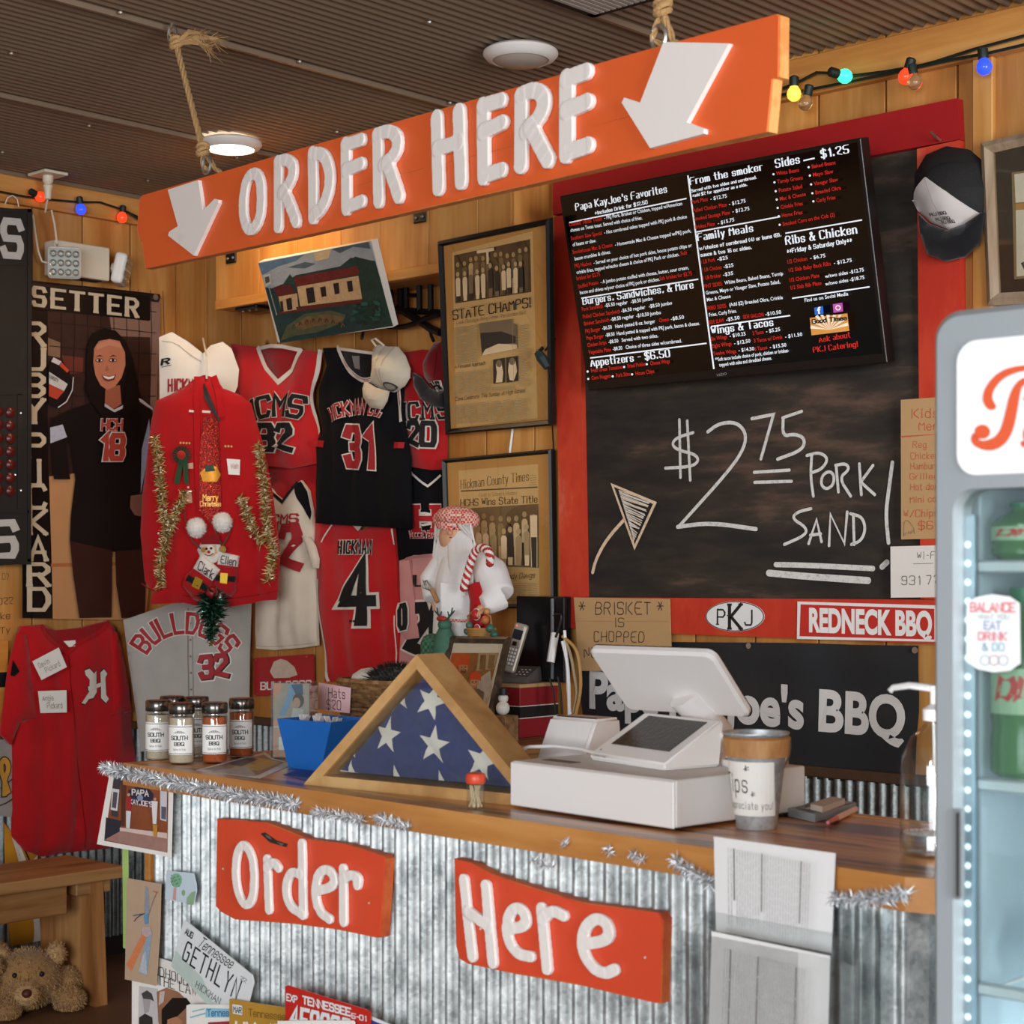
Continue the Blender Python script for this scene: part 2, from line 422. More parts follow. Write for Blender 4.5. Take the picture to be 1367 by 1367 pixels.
# ---------------------------------------------------------------- a plane of the place on which things lie flat
class Surf:
    """Plane with origin O, right U, up W, facing N; h(u, v) = relief of what lies on it."""
    def __init__(s, O, U, W, N, off=0., h=None):
        s.O, s.U, s.W, s.N, s.off = V(O), V(U).normalized(), V(W).normalized(), V(N).normalized(), off
        s.h = h; s.mb = MB(); s.layer = 0
    def uv(s, px, py):
        p = hit(px, py, s.O+s.N*s.off, s.N)-s.O
        return V((p.dot(s.U), p.dot(s.W)))
    def P(s, q, n=0.):
        hh = s.off if s.h is None else s.h(q[0], q[1])
        return s.O+s.U*q[0]+s.W*q[1]+s.N*(hh+n)
    def px(s, pts): return [s.uv(*p) for p in pts]
    def poly(s, uvs, m, n=None, sub=0.):
        if n is None: s.layer += 1; n = .0006+.00012*s.layer
        uvs = [V((q[0], q[1], 0)) for q in uvs]
        if sub:
            bm = mesh2d([[V((q.x, q.y)) for q in uvs]], sub)
            s.mb.bm(bm, m, T=lambda c: s.P((c.x, c.y), n)); return
        if len(uvs) <= 4 and convex(uvs): fs = [tuple(range(len(uvs)))]
        else: fs = [tuple(t) for t in tessellate_polygon([uvs])]
        s.mb.add([s.P(q, n) for q in uvs], fs, m)
    def pp(s, pts, m, n=None, sub=0.): s.poly(s.px(pts), m, n, sub)
    def polys(s, pl, m, n=None):
        if n is None: s.layer += 1; n = .0006+.00012*s.layer
        for i, q in enumerate(pl): s.mb.add([s.P(p, n+(i % 4)*2.5e-5) for p in q], [tuple(range(len(q)))], m)
    def stroke(s, pts, wpx, m, smooth=1, rnd=True, n=None, seg=0.):
        """A line through pixel points, wpx photo pixels wide."""
        uv = s.px(pts); sc = (s.uv(pts[0][0], pts[0][1])-s.uv(pts[0][0], pts[0][1]+10)).length/10
        uv = [(q.x, q.y) for q in uv]
        if smooth and len(uv) > 2: uv = chaikin(uv, smooth)
        s.polys(ribbon(uv, wpx*sc, rnd=rnd, seg=seg), m, n)
    def fit(s, txt, p0, p1, top, m, n=None, outline=None, ow=.07, arc=0., font=False, bold=0., **kw):
        """Text from pixel p0 to p1 along its baseline, 'top' = pixel above p0 at cap height."""
        a, b, c = s.uv(*p0), s.uv(*p1), s.uv(*top)
        if font: pl, wd = font_polys(txt, bold); ch = .7
        else: kw.setdefault('tv', .17); ch = 1.; pl, wd = text_polys(txt, 1., **kw)
        du = (b-a)/wd; dv = (c-a)/ch
        def mp(q):
            y = q.y
            if arc: t = q.x/wd; y = q.y+arc*4*t*(1-t)*ch
            return a+du*q.x+dv*y
        if outline is not None:
            k2 = dict(kw); k2['tv'] = kw['tv']+ow*2
            if kw.get('th') is not None: k2['th'] = kw['th']+ow*2
            s.polys([[mp(p) for p in q] for q in text_polys(txt, 1., **k2)[0]], outline, n)
            if n is not None: n += .0022
        s.polys([[mp(p) for p in q] for q in pl], m, n)
    def slab(s, uvs, th, m, n0=0.):
        s.mb.prism([s.P(q, n0) for q in uvs], [s.P(q, n0-th) for q in uvs], m)
    def build(s, name, parent=None, smooth=False):
        o = s.mb.build(name, parent, smooth); s.mb = MB(); return o

def convex(p):
    sg = 0
    for i in range(len(p)):
        a, b, c = p[i-2], p[i-1], p[i]; z = (b.x-a.x)*(c.y-b.y)-(b.y-a.y)*(c.x-b.x)
        if abs(z) > 1e-12:
            if sg and (z > 0) != (sg > 0): return False
            sg = z
    return True

def mesh2d(loops, step):
    """Flat polygons cut along a grid."""
    bm = bmesh.new()
    for lp in loops:
        vs = [bm.verts.new((q[0], q[1], 0)) for q in lp]
        for t in tessellate_polygon([[V((q[0], q[1], 0)) for q in lp]]):
            try: bm.faces.new([vs[i] for i in t])
            except ValueError: pass
    bmesh.ops.dissolve_limit(bm, angle_limit=.01, verts=bm.verts, edges=bm.edges)
    xs = [q.co.x for q in bm.verts]; ys = [q.co.y for q in bm.verts]
    for ax, lo, hi in ((0, min(xs), max(xs)), (1, min(ys), max(ys))):
        k = math.floor(lo/step)+1
        while k*step < hi:
            co_ = V((k*step, 0, 0)) if ax == 0 else V((0, k*step, 0)); no_ = V((1, 0, 0)) if ax == 0 else V((0, 1, 0))
            bmesh.ops.bisect_plane(bm, geom=list(bm.verts)+list(bm.edges)+list(bm.faces), dist=1e-5, plane_co=co_, plane_no=no_)
            k += 1
    bmesh.ops.recalc_face_normals(bm, faces=bm.faces)
    if sum(f.normal.z for f in bm.faces) < 0: bmesh.ops.reverse_faces(bm, faces=bm.faces)
    return bm

def seg_dist(x, y, poly):
    d = 1e9
    for i in range(len(poly)):
        ax, ay = poly[i-1]; bx, by = poly[i]; dx, dy = bx-ax, by-ay; l = dx*dx+dy*dy
        t = 0 if l < 1e-12 else max(0, min(1, ((x-ax)*dx+(y-ay)*dy)/l))
        e = (x-ax-dx*t)**2+(y-ay-dy*t)**2
        if e < d: d = e
    return math.sqrt(d)

BACK = lambda off=0., h=None: Surf((0, 0, 0), (1, 0, 0), (0, 0, 1), (0, -1, 0), off, h)
LEFT = lambda off=0., h=None: Surf((0, 0, 0), (0, 1, 0), (0, 0, 1), (1, 0, 0), off, h)

def tilted(tl, bl, yb, off=0.):
    """Sheet facing the room whose level edges run along the back wall: bottom edge at distance yb from the wall, leaning by the photo's side edge."""
    b = B(bl[0], bl[1], yb)
    r = ray(*tl); k = (b.x-CAM.x)/r.x; t = CAM+r*k
    W = (t-b).normalized()
    return Surf(b, (1, 0, 0), W, V((1, 0, 0)).cross(W), off)

def leaned(tl, bl, yb, yt):
    """The same with both distances from the wall given."""
    b = B(bl[0], bl[1], yb); t = B(tl[0], tl[1], yt); t.x = b.x
    W = (t-b).normalized()
    return Surf(b, (1, 0, 0), W, V((1, 0, 0)).cross(W), 0)

class Cloth(Surf):
    """A garment hanging on a wall: outline in photo pixels, its own bulge and folds."""
    def __init__(s, wall, outline, off, puff=.02, soft=.05, folds=(), step=.03, crease=.004, seed=0):
        base = BACK() if wall == 'B' else LEFT() if wall == 'L' else wall
        Surf.__init__(s, base.O, base.U, base.W, base.N, off+puff*.8)
        s.poly_ = [(q.x, q.y) for q in s.px(outline)]
        s.base_off = off
        ys = [q[1] for q in s.poly_]; top, bot = max(ys), min(ys)
        pl = s.poly_
        rnd = random.Random(seed); ph = [rnd.uniform(0, 6.28) for _ in range(8)]
        fx = [s.uv(*f[:2])[0] for f in folds]
        def h(u, v):
            d = seg_dist(u, v, pl); g = 1-math.exp(-d/soft)
            down = (top-v)/(top-bot)
            z = puff*g
            z += crease*(.35+.65*down)*(.3+.7*g)*(math.sin(34*u+ph[0]+2.2*math.sin(3*v+ph[1]))+.6*math.sin(61*u+ph[2]+3*math.sin(4*v+ph[3])))
            z += crease*.5*math.sin(23*(u*.6+v)+ph[4])*math.sin(17*(u-v*.8)+ph[5])
            for x0, f in zip(fx, folds): z -= f[2]*math.exp(-((u-x0)/f[3])**2)*(.25+.75*down)
            return off+max(z, -.004)
        s.h = h; s.step = step
    def body(s, m, name, parent, back=0.):
        bm = mesh2d([s.poly_], s.step)
        ed = [e for e in bm.edges if len(e.link_faces) == 1]
        for q in bm.verts: q.co = s.P((q.co.x, q.co.y))
        r = bmesh.ops.extrude_edge_only(bm, edges=ed)
        for q in [x for x in r['geom'] if isinstance(x, bmesh.types.BMVert)]:
            n = (q.co-s.O).dot(s.N); lo = max(back, s.base_off-.012); q.co -= s.N*(n-lo)
        bmesh.ops.recalc_face_normals(bm, faces=bm.faces)
        for f in bm.faces: f.smooth = True
        for e in bm.edges:
            if len(e.link_faces) == 2 and e.calc_face_angle(0) > 1.0: e.smooth = False
        me = bpy.data.meshes.new(name); bm.to_mesh(me); bm.free(); me.materials.append(m)
        o = bpy.data.objects.new(name, me); COL.objects.link(o)
        if parent: attach(o, parent)
        s.cloth = o
        return o
    def patch(s, pts, m, n=.003, sub=.03): s.poly(s.px(pts), m, n, sub)
    def band(s, pts, wpx, m, n=.003, smooth=1): s.stroke(pts, wpx, m, smooth, rnd=False, n=n, seg=.02)
    def done(s, name, parent):
        me = s.cloth.data; ix = []
        for m in s.mb.mats:
            if m.name not in me.materials: me.materials.append(m)
            ix.append(list(me.materials).index(m))
        bm = bmesh.new(); bm.from_mesh(me); vs = [bm.verts.new(p) for p in s.mb.v]
        for f, i in zip(s.mb.f, s.mb.m):
            try: q = bm.faces.new([vs[k] for k in f]); q.material_index = ix[i]; q.smooth = True
            except ValueError: pass
        bm.to_mesh(me); bm.free(); s.mb = MB(); return s.cloth

# ================================================================= materials of the place
PINE_V = wood('pine_wall', 'ad6a2a', 'c4843e', 'd39a54', grain=(1, 1, .10), scale=7, rough=.6, island=.28, ring=2.5, knots=True)
PINE_H = wood('pine_trim', 'b06f2e', 'c58640', 'd39a54', grain=(.10, .10, 1), scale=8, rough=.6, island=.15, ring=2.5)
BENCHW = wood('bench_wood', '70491f', '9a6a3a', 'bb8a55', grain=(1, .08, 1), scale=8, rough=.55, island=.25, ring=4)
BENCHV = wood('bench_wood_upright', '8a5528', 'ad7540', 'c48f56', grain=(1, 1, .08), scale=8, rough=.6, island=.2, ring=4)
COUNTERW = wood('counter_wood', 'ad672e', 'cb8242', 'dd9d58', grain=(.14, 1, 1), scale=9, rough=.3, island=.0, dark='331a0b', ring=6, coat=.35, bump=.1)
EDGEW = wood('counter_edge_wood', 'a56a2f', 'bd7f40', 'cf9554', grain=(.1, 1, 1), scale=7, rough=.4, island=.1, ring=2, coat=.25)
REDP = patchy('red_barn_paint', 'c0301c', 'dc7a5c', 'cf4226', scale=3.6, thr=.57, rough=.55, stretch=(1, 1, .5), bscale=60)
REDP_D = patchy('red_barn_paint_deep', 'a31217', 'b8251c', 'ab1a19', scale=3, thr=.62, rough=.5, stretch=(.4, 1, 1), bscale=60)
ORANGE = patchy('orange_sign_paint', 'e2602a', 'ee8a4c', 'e56a34', scale=2.4, thr=.72, rough=.5, stretch=(.35, 1, 1), bscale=90, bump=.06)
ORANGE_E = patchy('orange_sign_worn', 'd98a42', 'e9a45e', 'e08a48', scale=14, thr=.5, rough=.6)
CORAL = patchy('coral_sign_paint', 'd84a2a', 'e57a50', 'dd5632', scale=3, thr=.74, rough=.5, stretch=(.4, 1, 1), bscale=90, bump=.06)
WHITEP = patchy('white_sign_paint', 'ebe3dc', 'cfc0b4', 'e2d8d0', scale=9, thr=.72, rough=.6, bump=.08)
GALV = galvanised('galvanised_sheet', '858b8b', 'd3d6d4', scale=60, metal=.7)
GALV_D = galvanised('galvanised_wainscot_shaded', '5a5c5a', '8f9290', rough=.45, scale=60)  # darker copy of the galvanised metal: shade behind the counter put into the colour
CEILM = mat('87735f', rough=.36, metal=.25, var=.06, scale=3)
FLOORM = patchy('stained_concrete', '6a4a33', '7d5b40', '72513a', scale=1.6, thr=.55, rough=.5, bump=.05)
BLACKM = mat('121110', rough=.45, var=.2)
WHITE = mat('eeeeec', rough=.5, var=.03)
PAPER = mat('ece8e0', rough=.8, var=.04)
NEWSP = mat('eac28a', rough=.8, var=.06, scale=8)
INK = mat('1c1917', rough=.7, var=.1)
KRAFT = mat('bd9566', rough=.85, var=.08, scale=9, stretch=(1, 1, 3))
STEEL = mat('b8b6b0', rough=.3, metal=.9, var=.1)
ROPE = mat('b08a5a', rough=.9, var=.3, scale=160, bump=.5, bscale=400)
CLEAR = glassy('clear_plastic', 'f4f8f8', clear=.93)
PGLASS = glassy('picture_glass', 'fbfaf4', clear=.96)

# ================================================================= the room
LAM = .0362
def corrugated(name, O, U, W, N, wu, hv, lam, amp, m, thick=False):
    mb = MB(); O, U, W, N = V(O), V(U), V(W), V(N); n = int(wu/lam*6)
    vs = []
    for i in range(n+1):
        u = wu*i/n; z = amp*math.cos(2*pi*u/lam)
        vs += [O+U*u+N*z, O+U*u+W*hv+N*z]
    mb.add(vs, [(2*i, 2*i+2, 2*i+3, 2*i+1) for i in range(n)], m)
    o = mb.build(name)
    for p in o.data.polygons: p.use_smooth = True
    return o
CEIL = 3.0
f = MB(); f.box((-.3, -9, -.1), (11, .3, 0), FLOORM); struct(f.build('floor'))
struct(corrugated('ceiling', (-.2, 0, CEIL+.008), (1, 0, 0), (0, -1, 0), (0, 0, -1), 10.2, 8.6, LAM, .008, CEILM))
t = MB()
for k in range(12):
    x = .02+k*.94; t.box((x, -8.5, CEIL-.012), (x+.012, 0, CEIL+.004), CEILM)
struct(t.build('trim_1'))
sc_ = MB()
rr = random.Random(4)
for k in range(11):
    for j in range(9):
        sc_.ball((.3+k*.543, -.35-j*.62, CEIL-.003), (.007, .007, .006), STEEL, 6)
struct(sc_.build('trim_2'))
# plank walls: a dark backing and separate boards
def planks(name, to, a0, a1, z0, z1, w_, seed):
    mb = MB(); r = random.Random(seed); a = a0
    mb.add([to(a0, -.015, z0), to(a1, -.015, z0), to(a1, -.015, z1), to(a0, -.015, z1)], [(0, 1, 2, 3)], mat('120b06', var=.1))
    while a < a1:
        b = min(a+w_, a1); g = .0034
        mb.rbox((a+g, -.02, z0), (b-g, 0, z1), PINE_V, .0018, T=lambda q: V(to(q.x, q.y+r.random()*0, q.z)), seg=1)
        a = b
    return struct(mb.build(name))
planks('wall_back', lambda a, n, z: (a, -n, z), -.02, 9.0, .9, CEIL+.02, .2215, 1)
planks('wall_left', lambda a, n, z: (n, -a, z), 0.0, 8.0, .9, CEIL+.02, .2215, 2)
struct(corrugated('wainscot_back', (0, -.012, 0), (1, 0, 0), (0, 0, 1), (0, -1, 0), 9.0, .915, LAM, .008, GALV_D))
struct(corrugated('wainscot_left', (.012, 0, 0), (0, -1, 0), (0, 0, 1), (1, 0, 0), 8.0, .88, LAM, .008, GALV_D))
def trim(n, boxes, m):
    mb = MB()
    for lo, hi in boxes: mb.rbox(lo, hi, m, .003, seg=1)
    o = mb.build('trim_%d' % n); return struct(o)
trim(3, [((0, -.03, CEIL-.125), (9, 0, CEIL-.012))], PINE_H)
trim(4, [((0, -8, CEIL-.115), (.03, -.03, CEIL-.012))], PINE_H)
trim(5, [((0, -.028, .915), (9, 0, .945))], mat('4a3424', var=.2))
trim(6, [((.0, -8, .88), (.03, -.028, .91))], mat('5a3c22', var=.2))
bx = B(1303, 100).x, B(1330, 100).x
trim(7, [((bx[0], -.022, .95), (bx[1], 0, CEIL-.125))], PINE_V)
bl = MB(); bl.box((.0, -8, 0), (.03, -.03, .07), mat('24170f')); b_ = struct(bl.build('baseboard_left'))
# boxed header over the jerseys
hx0, hx1, hz = B(288, 400, .2).x, B(738, 300).x, B(288, 414, .2).z
hb = MB()
x = hx0
for wd_ in (.26, .22, .235, .2, .24, .23, .25, .2):
    x2 = min(x+wd_, hx1)
    if x2 <= x: break
    hb.rbox((x+.001, -.2, hz+.035), (x2-.001, -.18, CEIL-.1), PINE_V, .0015, seg=1); x = x2
hb.rbox((hx0, -.204, hz), (hx1, -.17, hz+.035), PINE_H, .002, seg=1)
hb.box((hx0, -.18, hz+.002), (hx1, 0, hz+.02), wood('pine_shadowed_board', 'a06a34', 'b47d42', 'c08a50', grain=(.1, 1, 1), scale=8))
hb.box((hx0, -.185, hz+.02), (hx0+.02, 0, CEIL-.1), PINE_V)
hb.box((hx1-.02, -.185, hz+.02), (hx1, 0, CEIL-.1), PINE_V)
struct(hb.build('trim_8'))

# ================================================================= the counter (turned a little against the wall)
TH = math.atan2(-.056, 1)
CU, CN = V((math.cos(TH), math.sin(TH), 0)), V((math.sin(TH), -math.cos(TH), 0))     # along the front, out of the front
C0 = V((2.545, -2.006, 0)); CTOP = 1.07; CLEN, CDEP = 2.135, .50
def ct(u, d, z=0.): return C0+CU*u-CN*d+UP*z          # u along, d back from the front edge
CT_M = Matrix(((CU.x, -CN.x, 0, C0.x), (CU.y, -CN.y, 0, C0.y), (0, 0, 1, 0), (0, 0, 0, 1)))
counter = thing('service_counter', 'long service counter with corrugated metal front and glossy brown wood top', 'counter', ct(CLEN/2, CDEP/2))
m = MB()
outline = [(0, 0), (CLEN-.06, 0), (CLEN-.015, .015), (CLEN, .06), (CLEN, CDEP), (0, CDEP)]
def rim(ins): 
    return [(0+ins, ins), (CLEN-.06-ins*.5, ins), (CLEN-.015-ins*.8, .015+ins*.8), (CLEN-ins, .06+ins*.5), (CLEN-ins, CDEP-ins), (ins, CDEP-ins)]
m.prism([ct(u, d, CTOP) for u, d in rim(.026)], [ct(u, d, CTOP-.018) for u, d in rim(.026)], COUNTERW)
m.build('countertop', counter)
e = MB()
o1, o2 = rim(0), rim(.0258)
n = len(o1)
for i in range(n):
    j = (i+1) % n
    q = [o1[i], o1[j], o2[j], o2[i]]
    e.prism([ct(u, d, CTOP+.0015) for u, d in q], [ct(u, d, CTOP-.048) for u, d in q], EDGEW)
e.build('edge_trim', counter)
def corr_counter(name, u0, u1, d, z0, z1):
    mb = MB(); n = int((u1-u0)/.0365*8); vs = []
    for i in range(n+1):
        u = u0+(u1-u0)*i/n; k = .0095*math.cos(2*pi*u/.0365)
        vs += [ct(u, d-k, z0), ct(u, d-k, z1)]
    mb.add(vs, [(2*i, 2*i+2, 2*i+3, 2*i+1) for i in range(n)], GALV); o = mb.build(name, counter)
    for p in o.data.polygons: p.use_smooth = True
FD = .045                                                  # the metal stands back from the edge
corr_counter('corrugated_front', .05, CLEN-.05, FD, 0, CTOP-.045)
mb = MB(); n = 120; vs = []
for i in range(n+1):
    d = FD+(CDEP-FD-.03)*i/n; k = .0075*math.cos(2*pi*d/.0365)
    vs += [ct(CLEN-.05+k, d, 0), ct(CLEN-.05+k, d, CTOP-.045)]
mb.add(vs, [(2*i, 2*i+2, 2*i+3, 2*i+1) for i in range(n)], GALV)
o = mb.build('corrugated_end', counter)
for p in o.data.polygons: p.use_smooth = True
mb = MB()
mb.box((CLEN-.078, FD-.013, 0), (CLEN-.046, FD-.009, CTOP-.05), GALV, T=CT_M)
mb.box((CLEN-.046, FD-.013, 0), (CLEN-.042, FD+.03, CTOP-.05), GALV, T=CT_M)
mb.build('corner_flashing', counter)
mb = MB(); mb.box((.03, FD+.012, 0), (CLEN-.07, CDEP-.03, CTOP-.02), mat('4b3626', var=.2, scale=9), T=CT_M)
mb.box((.035, FD-.01, 0), (.052, FD+.02, CTOP-.05), EDGEW, T=CT_M)
mb.build('carcass', counter)
FRONT = lambda off=0., h=None: Surf(C0-CN*FD, CU, UP, CN, off+.009, h)

# ================================================================= overhead sign, ropes, ceiling things
def zoom(ox, oy, k):
    return lambda *p: [(ox+p[i]/k, oy+p[i+1]/k) for i in range(0, len(p), 2)]
def circ(cx, cy, rx, ry=None, n=20, rot=0.):
    ry = rx if ry is None else ry
    return [(cx+rx*math.cos(2*pi*i/n)*math.cos(rot)-ry*math.sin(2*pi*i/n)*math.sin(rot), cy+rx*math.cos(2*pi*i/n)*math.sin(rot)+ry*math.sin(2*pi*i/n)*math.cos(rot)) for i in range(n)]

def cut_letter(S, name, paths, w_uv, n, th, m, parent, closed=False):
    """A letter sawn from thin board: round-ended strokes with thickness."""
    mb = MB()
    for p in paths:
        uv = [(q.x, q.y) for q in S.px(p)]
        if closed: uv = uv+[uv[0]]
        if len(uv) > 2: uv = chaikin(uv, 2)
        for k, pl in enumerate(ribbon(uv, w_uv*.9, w_uv*.74, rnd=True)):
            j = .00025*(k % 3)+.0009*len(mb.mats)*(paths.index(p) % 3)
            mb.prism([S.P(q, n+th+j) for q in pl], [S.P(q, n) for q in pl], m)
    return solid(mb.build(name, parent), .002, 1)

S1a, S1b = V((1.906, -1.503, 0)), V((4.194, -1.826, 0))
su = (S1b-S1a).normalized()
SIGN = Surf(S1a, su, UP, V((su.y, -su.x, 0)))
sign = thing('hanging_order_sign', 'long orange hanging board sign reading ORDER HERE with two white arrows', 'sign', SIGN.P(SIGN.uv(610, 300)))
def board(pts, name, S, th, parent, face, edge, wear=.004):
    uv = S.px(pts); mb = MB()
    mb.prism([S.P(q) for q in uv], [S.P(q, -th) for q in uv], edge, cap_back=True)
    c = sum(uv, V((0, 0)))/len(uv)
    ins = [q+(c-q).normalized()*wear for q in uv]
    mb.prism([S.P(q, .0012) for q in ins], [S.P(q, -.001) for q in ins], face)
    return mb.build(name, parent)
board([(186, 266), (190, 261), (400, 199), (620, 137), (830, 76), (1038, 19), (1042, 21), (1041, 103), (820, 162), (600, 217), (400, 268), (187, 322), (183, 306)], 'upper_plank', SIGN, .022, sign, ORANGE, ORANGE_E)
board([(189, 321), (400, 267.5), (600, 216.5), (820, 161), (1033, 103), (1026, 176), (820, 221), (600, 271), (400, 316), (194, 359)], 'lower_plank', SIGN, .022, sign, ORANGE, ORANGE_E)
z = zoom(300, 80, 2.629)
LET = [
 ([z(118, 395, 138, 425, 141, 490, 137, 550, 118, 592, 95, 600, 78, 560, 76, 490, 88, 420)], .040, True),
 ([z(200, 362, 200, 585), z(200, 360, 230, 350, 254, 372, 250, 420, 214, 470), z(222, 465, 245, 515, 264, 568)], .040, False),
 ([z(321, 332, 323, 553), z(321, 330, 362, 332, 384, 398, 378, 465, 355, 522, 322, 553)], .041, False),
 ([z(437, 300, 440, 522), z(437, 300, 494, 282), z(439, 390, 494, 366), z(440, 520, 494, 498)], .041, False),
 ([z(548, 268, 553, 496), z(548, 264, 592, 250, 622, 275, 616, 330, 570, 372), z(585, 365, 608, 430, 624, 480)], .041, False),
 ([z(757, 208, 763, 450), z(836, 186, 843, 428), z(760, 315, 840, 290)], .043, False),
 ([z(919, 165, 922, 412), z(919, 165, 986, 144), z(921, 256, 990, 222), z(922, 410, 986, 388)], .043, False),
 ([z(1053, 132, 1052, 370), z(1053, 126, 1100, 106, 1136, 130, 1130, 190, 1072, 255), z(1088, 238, 1120, 300, 1148, 352)], .044, False),
 ([z(1213, 70, 1212, 332), z(1213, 70, 1284, 44), z(1213, 182, 1288, 150), z(1212, 330, 1288, 302)], .045, False)]
for i, (pth, w_, cl) in enumerate(LET):
    cut_letter(SIGN, 'letter', pth, w_, .0015, .011, WHITEP, sign, cl)
for pts in (zoom(0, 0, 2.734)(627, 695, 738, 660, 755, 772, 798, 728, 812, 732, 812, 744, 722, 935, 628, 862, 632, 848, 664, 828),
            zoom(600, 0, 2.972)(868, 172, 1128, 178, 960, 490, 1028, 515, 1028, 535, 815, 592, 702, 412, 712, 392, 775, 412)):
    mb = MB(); uv = SIGN.px(pts); mb.prism([SIGN.P(q, .012) for q in uv], [SIGN.P(q, .0015) for q in uv], WHITEP); mb.build('arrow', sign)
def eye(p, parent, r=.022, tilt=0.):
    mb = MB(); mb.tube([p+V((math.cos(a)*r*.75*math.cos(tilt), math.cos(a)*r*.75*math.sin(tilt), math.sin(a)*r)) for a in [2*pi*k/18 for k in range(18)]], .0045, STEEL, 6, closed=True)
    return mb.build('eye_bolt', parent, True)
e1 = SIGN.P(SIGN.uv(271, 226), -.011)+UP*.012; e2 = SIGN.P(SIGN.uv(874, 62), -.011)+UP*.018
eye(e1, sign); eye(e2, sign)

def twisted(mb, pts, r, m=ROPE, turns=70, strands=3):
    P = [V(p) for p in pts]; L_ = [0]
    for a, b in zip(P, P[1:]): L_.append(L_[-1]+(b-a).length)
    def at(s):
        for i in range(len(P)-1):
            if s <= L_[i+1]: return P[i].lerp(P[i+1], (s-L_[i])/max(1e-9, L_[i+1]-L_[i]))
        return P[-1]
    n = max(8, int(L_[-1]/.008))
    for k in range(strands):
        q = []
        for i in range(n+1):
            s = L_[-1]*i/n; c = at(s); t = (at(min(L_[-1], s+.004))-at(max(0, s-.004))).normalized()
            a = t.orthogonal().normalized(); b = t.cross(a); ph = turns*s+2*pi*k/strands
            q.append(c+(a*math.cos(ph)+b*math.sin(ph))*r*.55)
        mb.tube(q, r*.62, m, 5)
def rope(name, label, top, eye_p, fray, seed):
    R_ = random.Random(seed); t = thing(name, label, 'rope', top)
    mb = MB(); d = (eye_p-top); k0 = top+d.normalized()*.06
    twisted(mb, [top+UP*-.02, k0, eye_p-d.normalized()*.06], .0075)
    # knots and the loop through the eye
    for c in (k0, eye_p-d.normalized()*.055):
        for j in range(3):
            mb.tube([c+V((math.cos(a)*.013, math.sin(a)*.013, .008*(j-1)+.006*math.sin(a+j))) for a in [2*pi*i/12 for i in range(12)]], .0062, ROPE, 6, closed=True)
    c = eye_p-d.normalized()*.05
    twisted(mb, [c, eye_p+V((-.018, .0, -.0)), eye_p+V((0, .012, -.012)), eye_p+V((.018, .006, 0)), c], .006)
    twisted(mb, [c, eye_p+V((.03, .004, -.012)), eye_p+V((.05, .006, -.026))], .006)
    if fray:
        for q in range(5):
            e = k0+V((.085+R_.uniform(-.02, .05), .03+R_.uniform(-.02, .02), R_.uniform(-.055, .045)))
            mid = k0.lerp(e, .5)+V((0, 0, R_.uniform(0, .02)))
            mb.tube([k0, mid, e], [.008, .008, .004], ROPE, 5)
            for j in range(12):
                mb.tube([mid.lerp(e, R_.uniform(.3, 1)), e+V((R_.uniform(-.005, .035), R_.uniform(-.02, .02), R_.uniform(-.04, .02)))], [.0016, .0006], ROPE, 3)
    mb.build('strand', t)
    h = MB(); h.tube([top+V((math.cos(a)*.017, 0, math.sin(a)*.024-.018)) for a in [2*pi*i/16 for i in range(14)]], .0045, STEEL, 6)
    h.tube([top+UP*.002, top+UP*.014], .006, STEEL, 6); h.build('ceiling_hook', t, True)
    return t
tp = G(230, 38, CEIL-.02)
rope('hanging_rope', 'frayed brown twine rope holding the end of the sign beside the lit ceiling lamp', tp, e1, True, 1)
rope('hanging_rope', 'brown twine rope holding the sign end above the large white arrow', e2+V((.05, .035, CEIL-e2.z-.012)), e2, False, 2)

def ceiling_lamp(px, py, label, lit):
    p = G(px, py, CEIL-.006); t = thing('ceiling_light', label, 'ceiling light', p, )
    mb = MB(); T = Matrix.Translation(p)
    mb.lathe([(.098, .003), (.107, -.004), (.108, -.012), (.098, -.024), (.082, -.03), (.080, -.026)], mat('d9d2ca', rough=.45, var=.03), 40, T, caps=False)
    mb.build('housing_ring', t, True)
    d = MB(); dm = mat('fff3e2', emit=7.5, var=.01) if lit else mat('a89c90', rough=.35, var=.04)
    d.lathe([(.0001, -.045), (.03, -.0435), (.06, -.038), (.081, -.026)] if not lit else [(.0001, -.031), (.05, -.0305), (.081, -.026)], dm, 40, T, caps=False)
    d.build('diffuser', t, True)
    if lit:
        l = bpy.data.lights.new('ceiling_lamp_light', 'SPOT'); l.energy = 17; l.color = (1, .66, .34); l.shadow_soft_size = .08; l.spot_size = 2.9; l.spot_blend = .6
        lo = bpy.data.objects.new('ceiling_lamp_light', l); COL.objects.link(lo); lo.location = p-UP*.07
ceiling_lamp(308, 189, 'round white ceiling lamp that is switched on, glowing over the left arrow', True)
ceiling_lamp(695, 68, 'round white ceiling lamp that is switched off, above the word HERE', False)
v0 = G(792, 13, CEIL); t = thing('ceiling_vent', 'grey louvred vent set in the brown metal ceiling', 'vent', v0+V((.2, -.2, -.02)))
mb = MB(); gm = mat('a9a199', rough=.5, var=.05); dk = mat('1a1512', var=.1)
mb.box((v0.x, v0.y-.42, CEIL-.012), (v0.x+.42, v0.y, CEIL-.006), dk)
for a, b in (((0, -.42), (.42, -.39)), ((0, -.03), (.42, 0)), ((0, -.42), (.03, 0)), ((.39, -.42), (.42, 0))):
    mb.box((v0.x+a[0], v0.y+a[1], CEIL-.022), (v0.x+b[0], v0.y+b[1], CEIL-.006), dk)
mb.build('frame', t)
mb = MB()
for k in range(18):
    x = v0.x+.036+k*.0196; mb.box((x, v0.y-.385, CEIL-.03), (x+.013, v0.y-.035, CEIL-.012), gm)
mb.build('louvre', t)

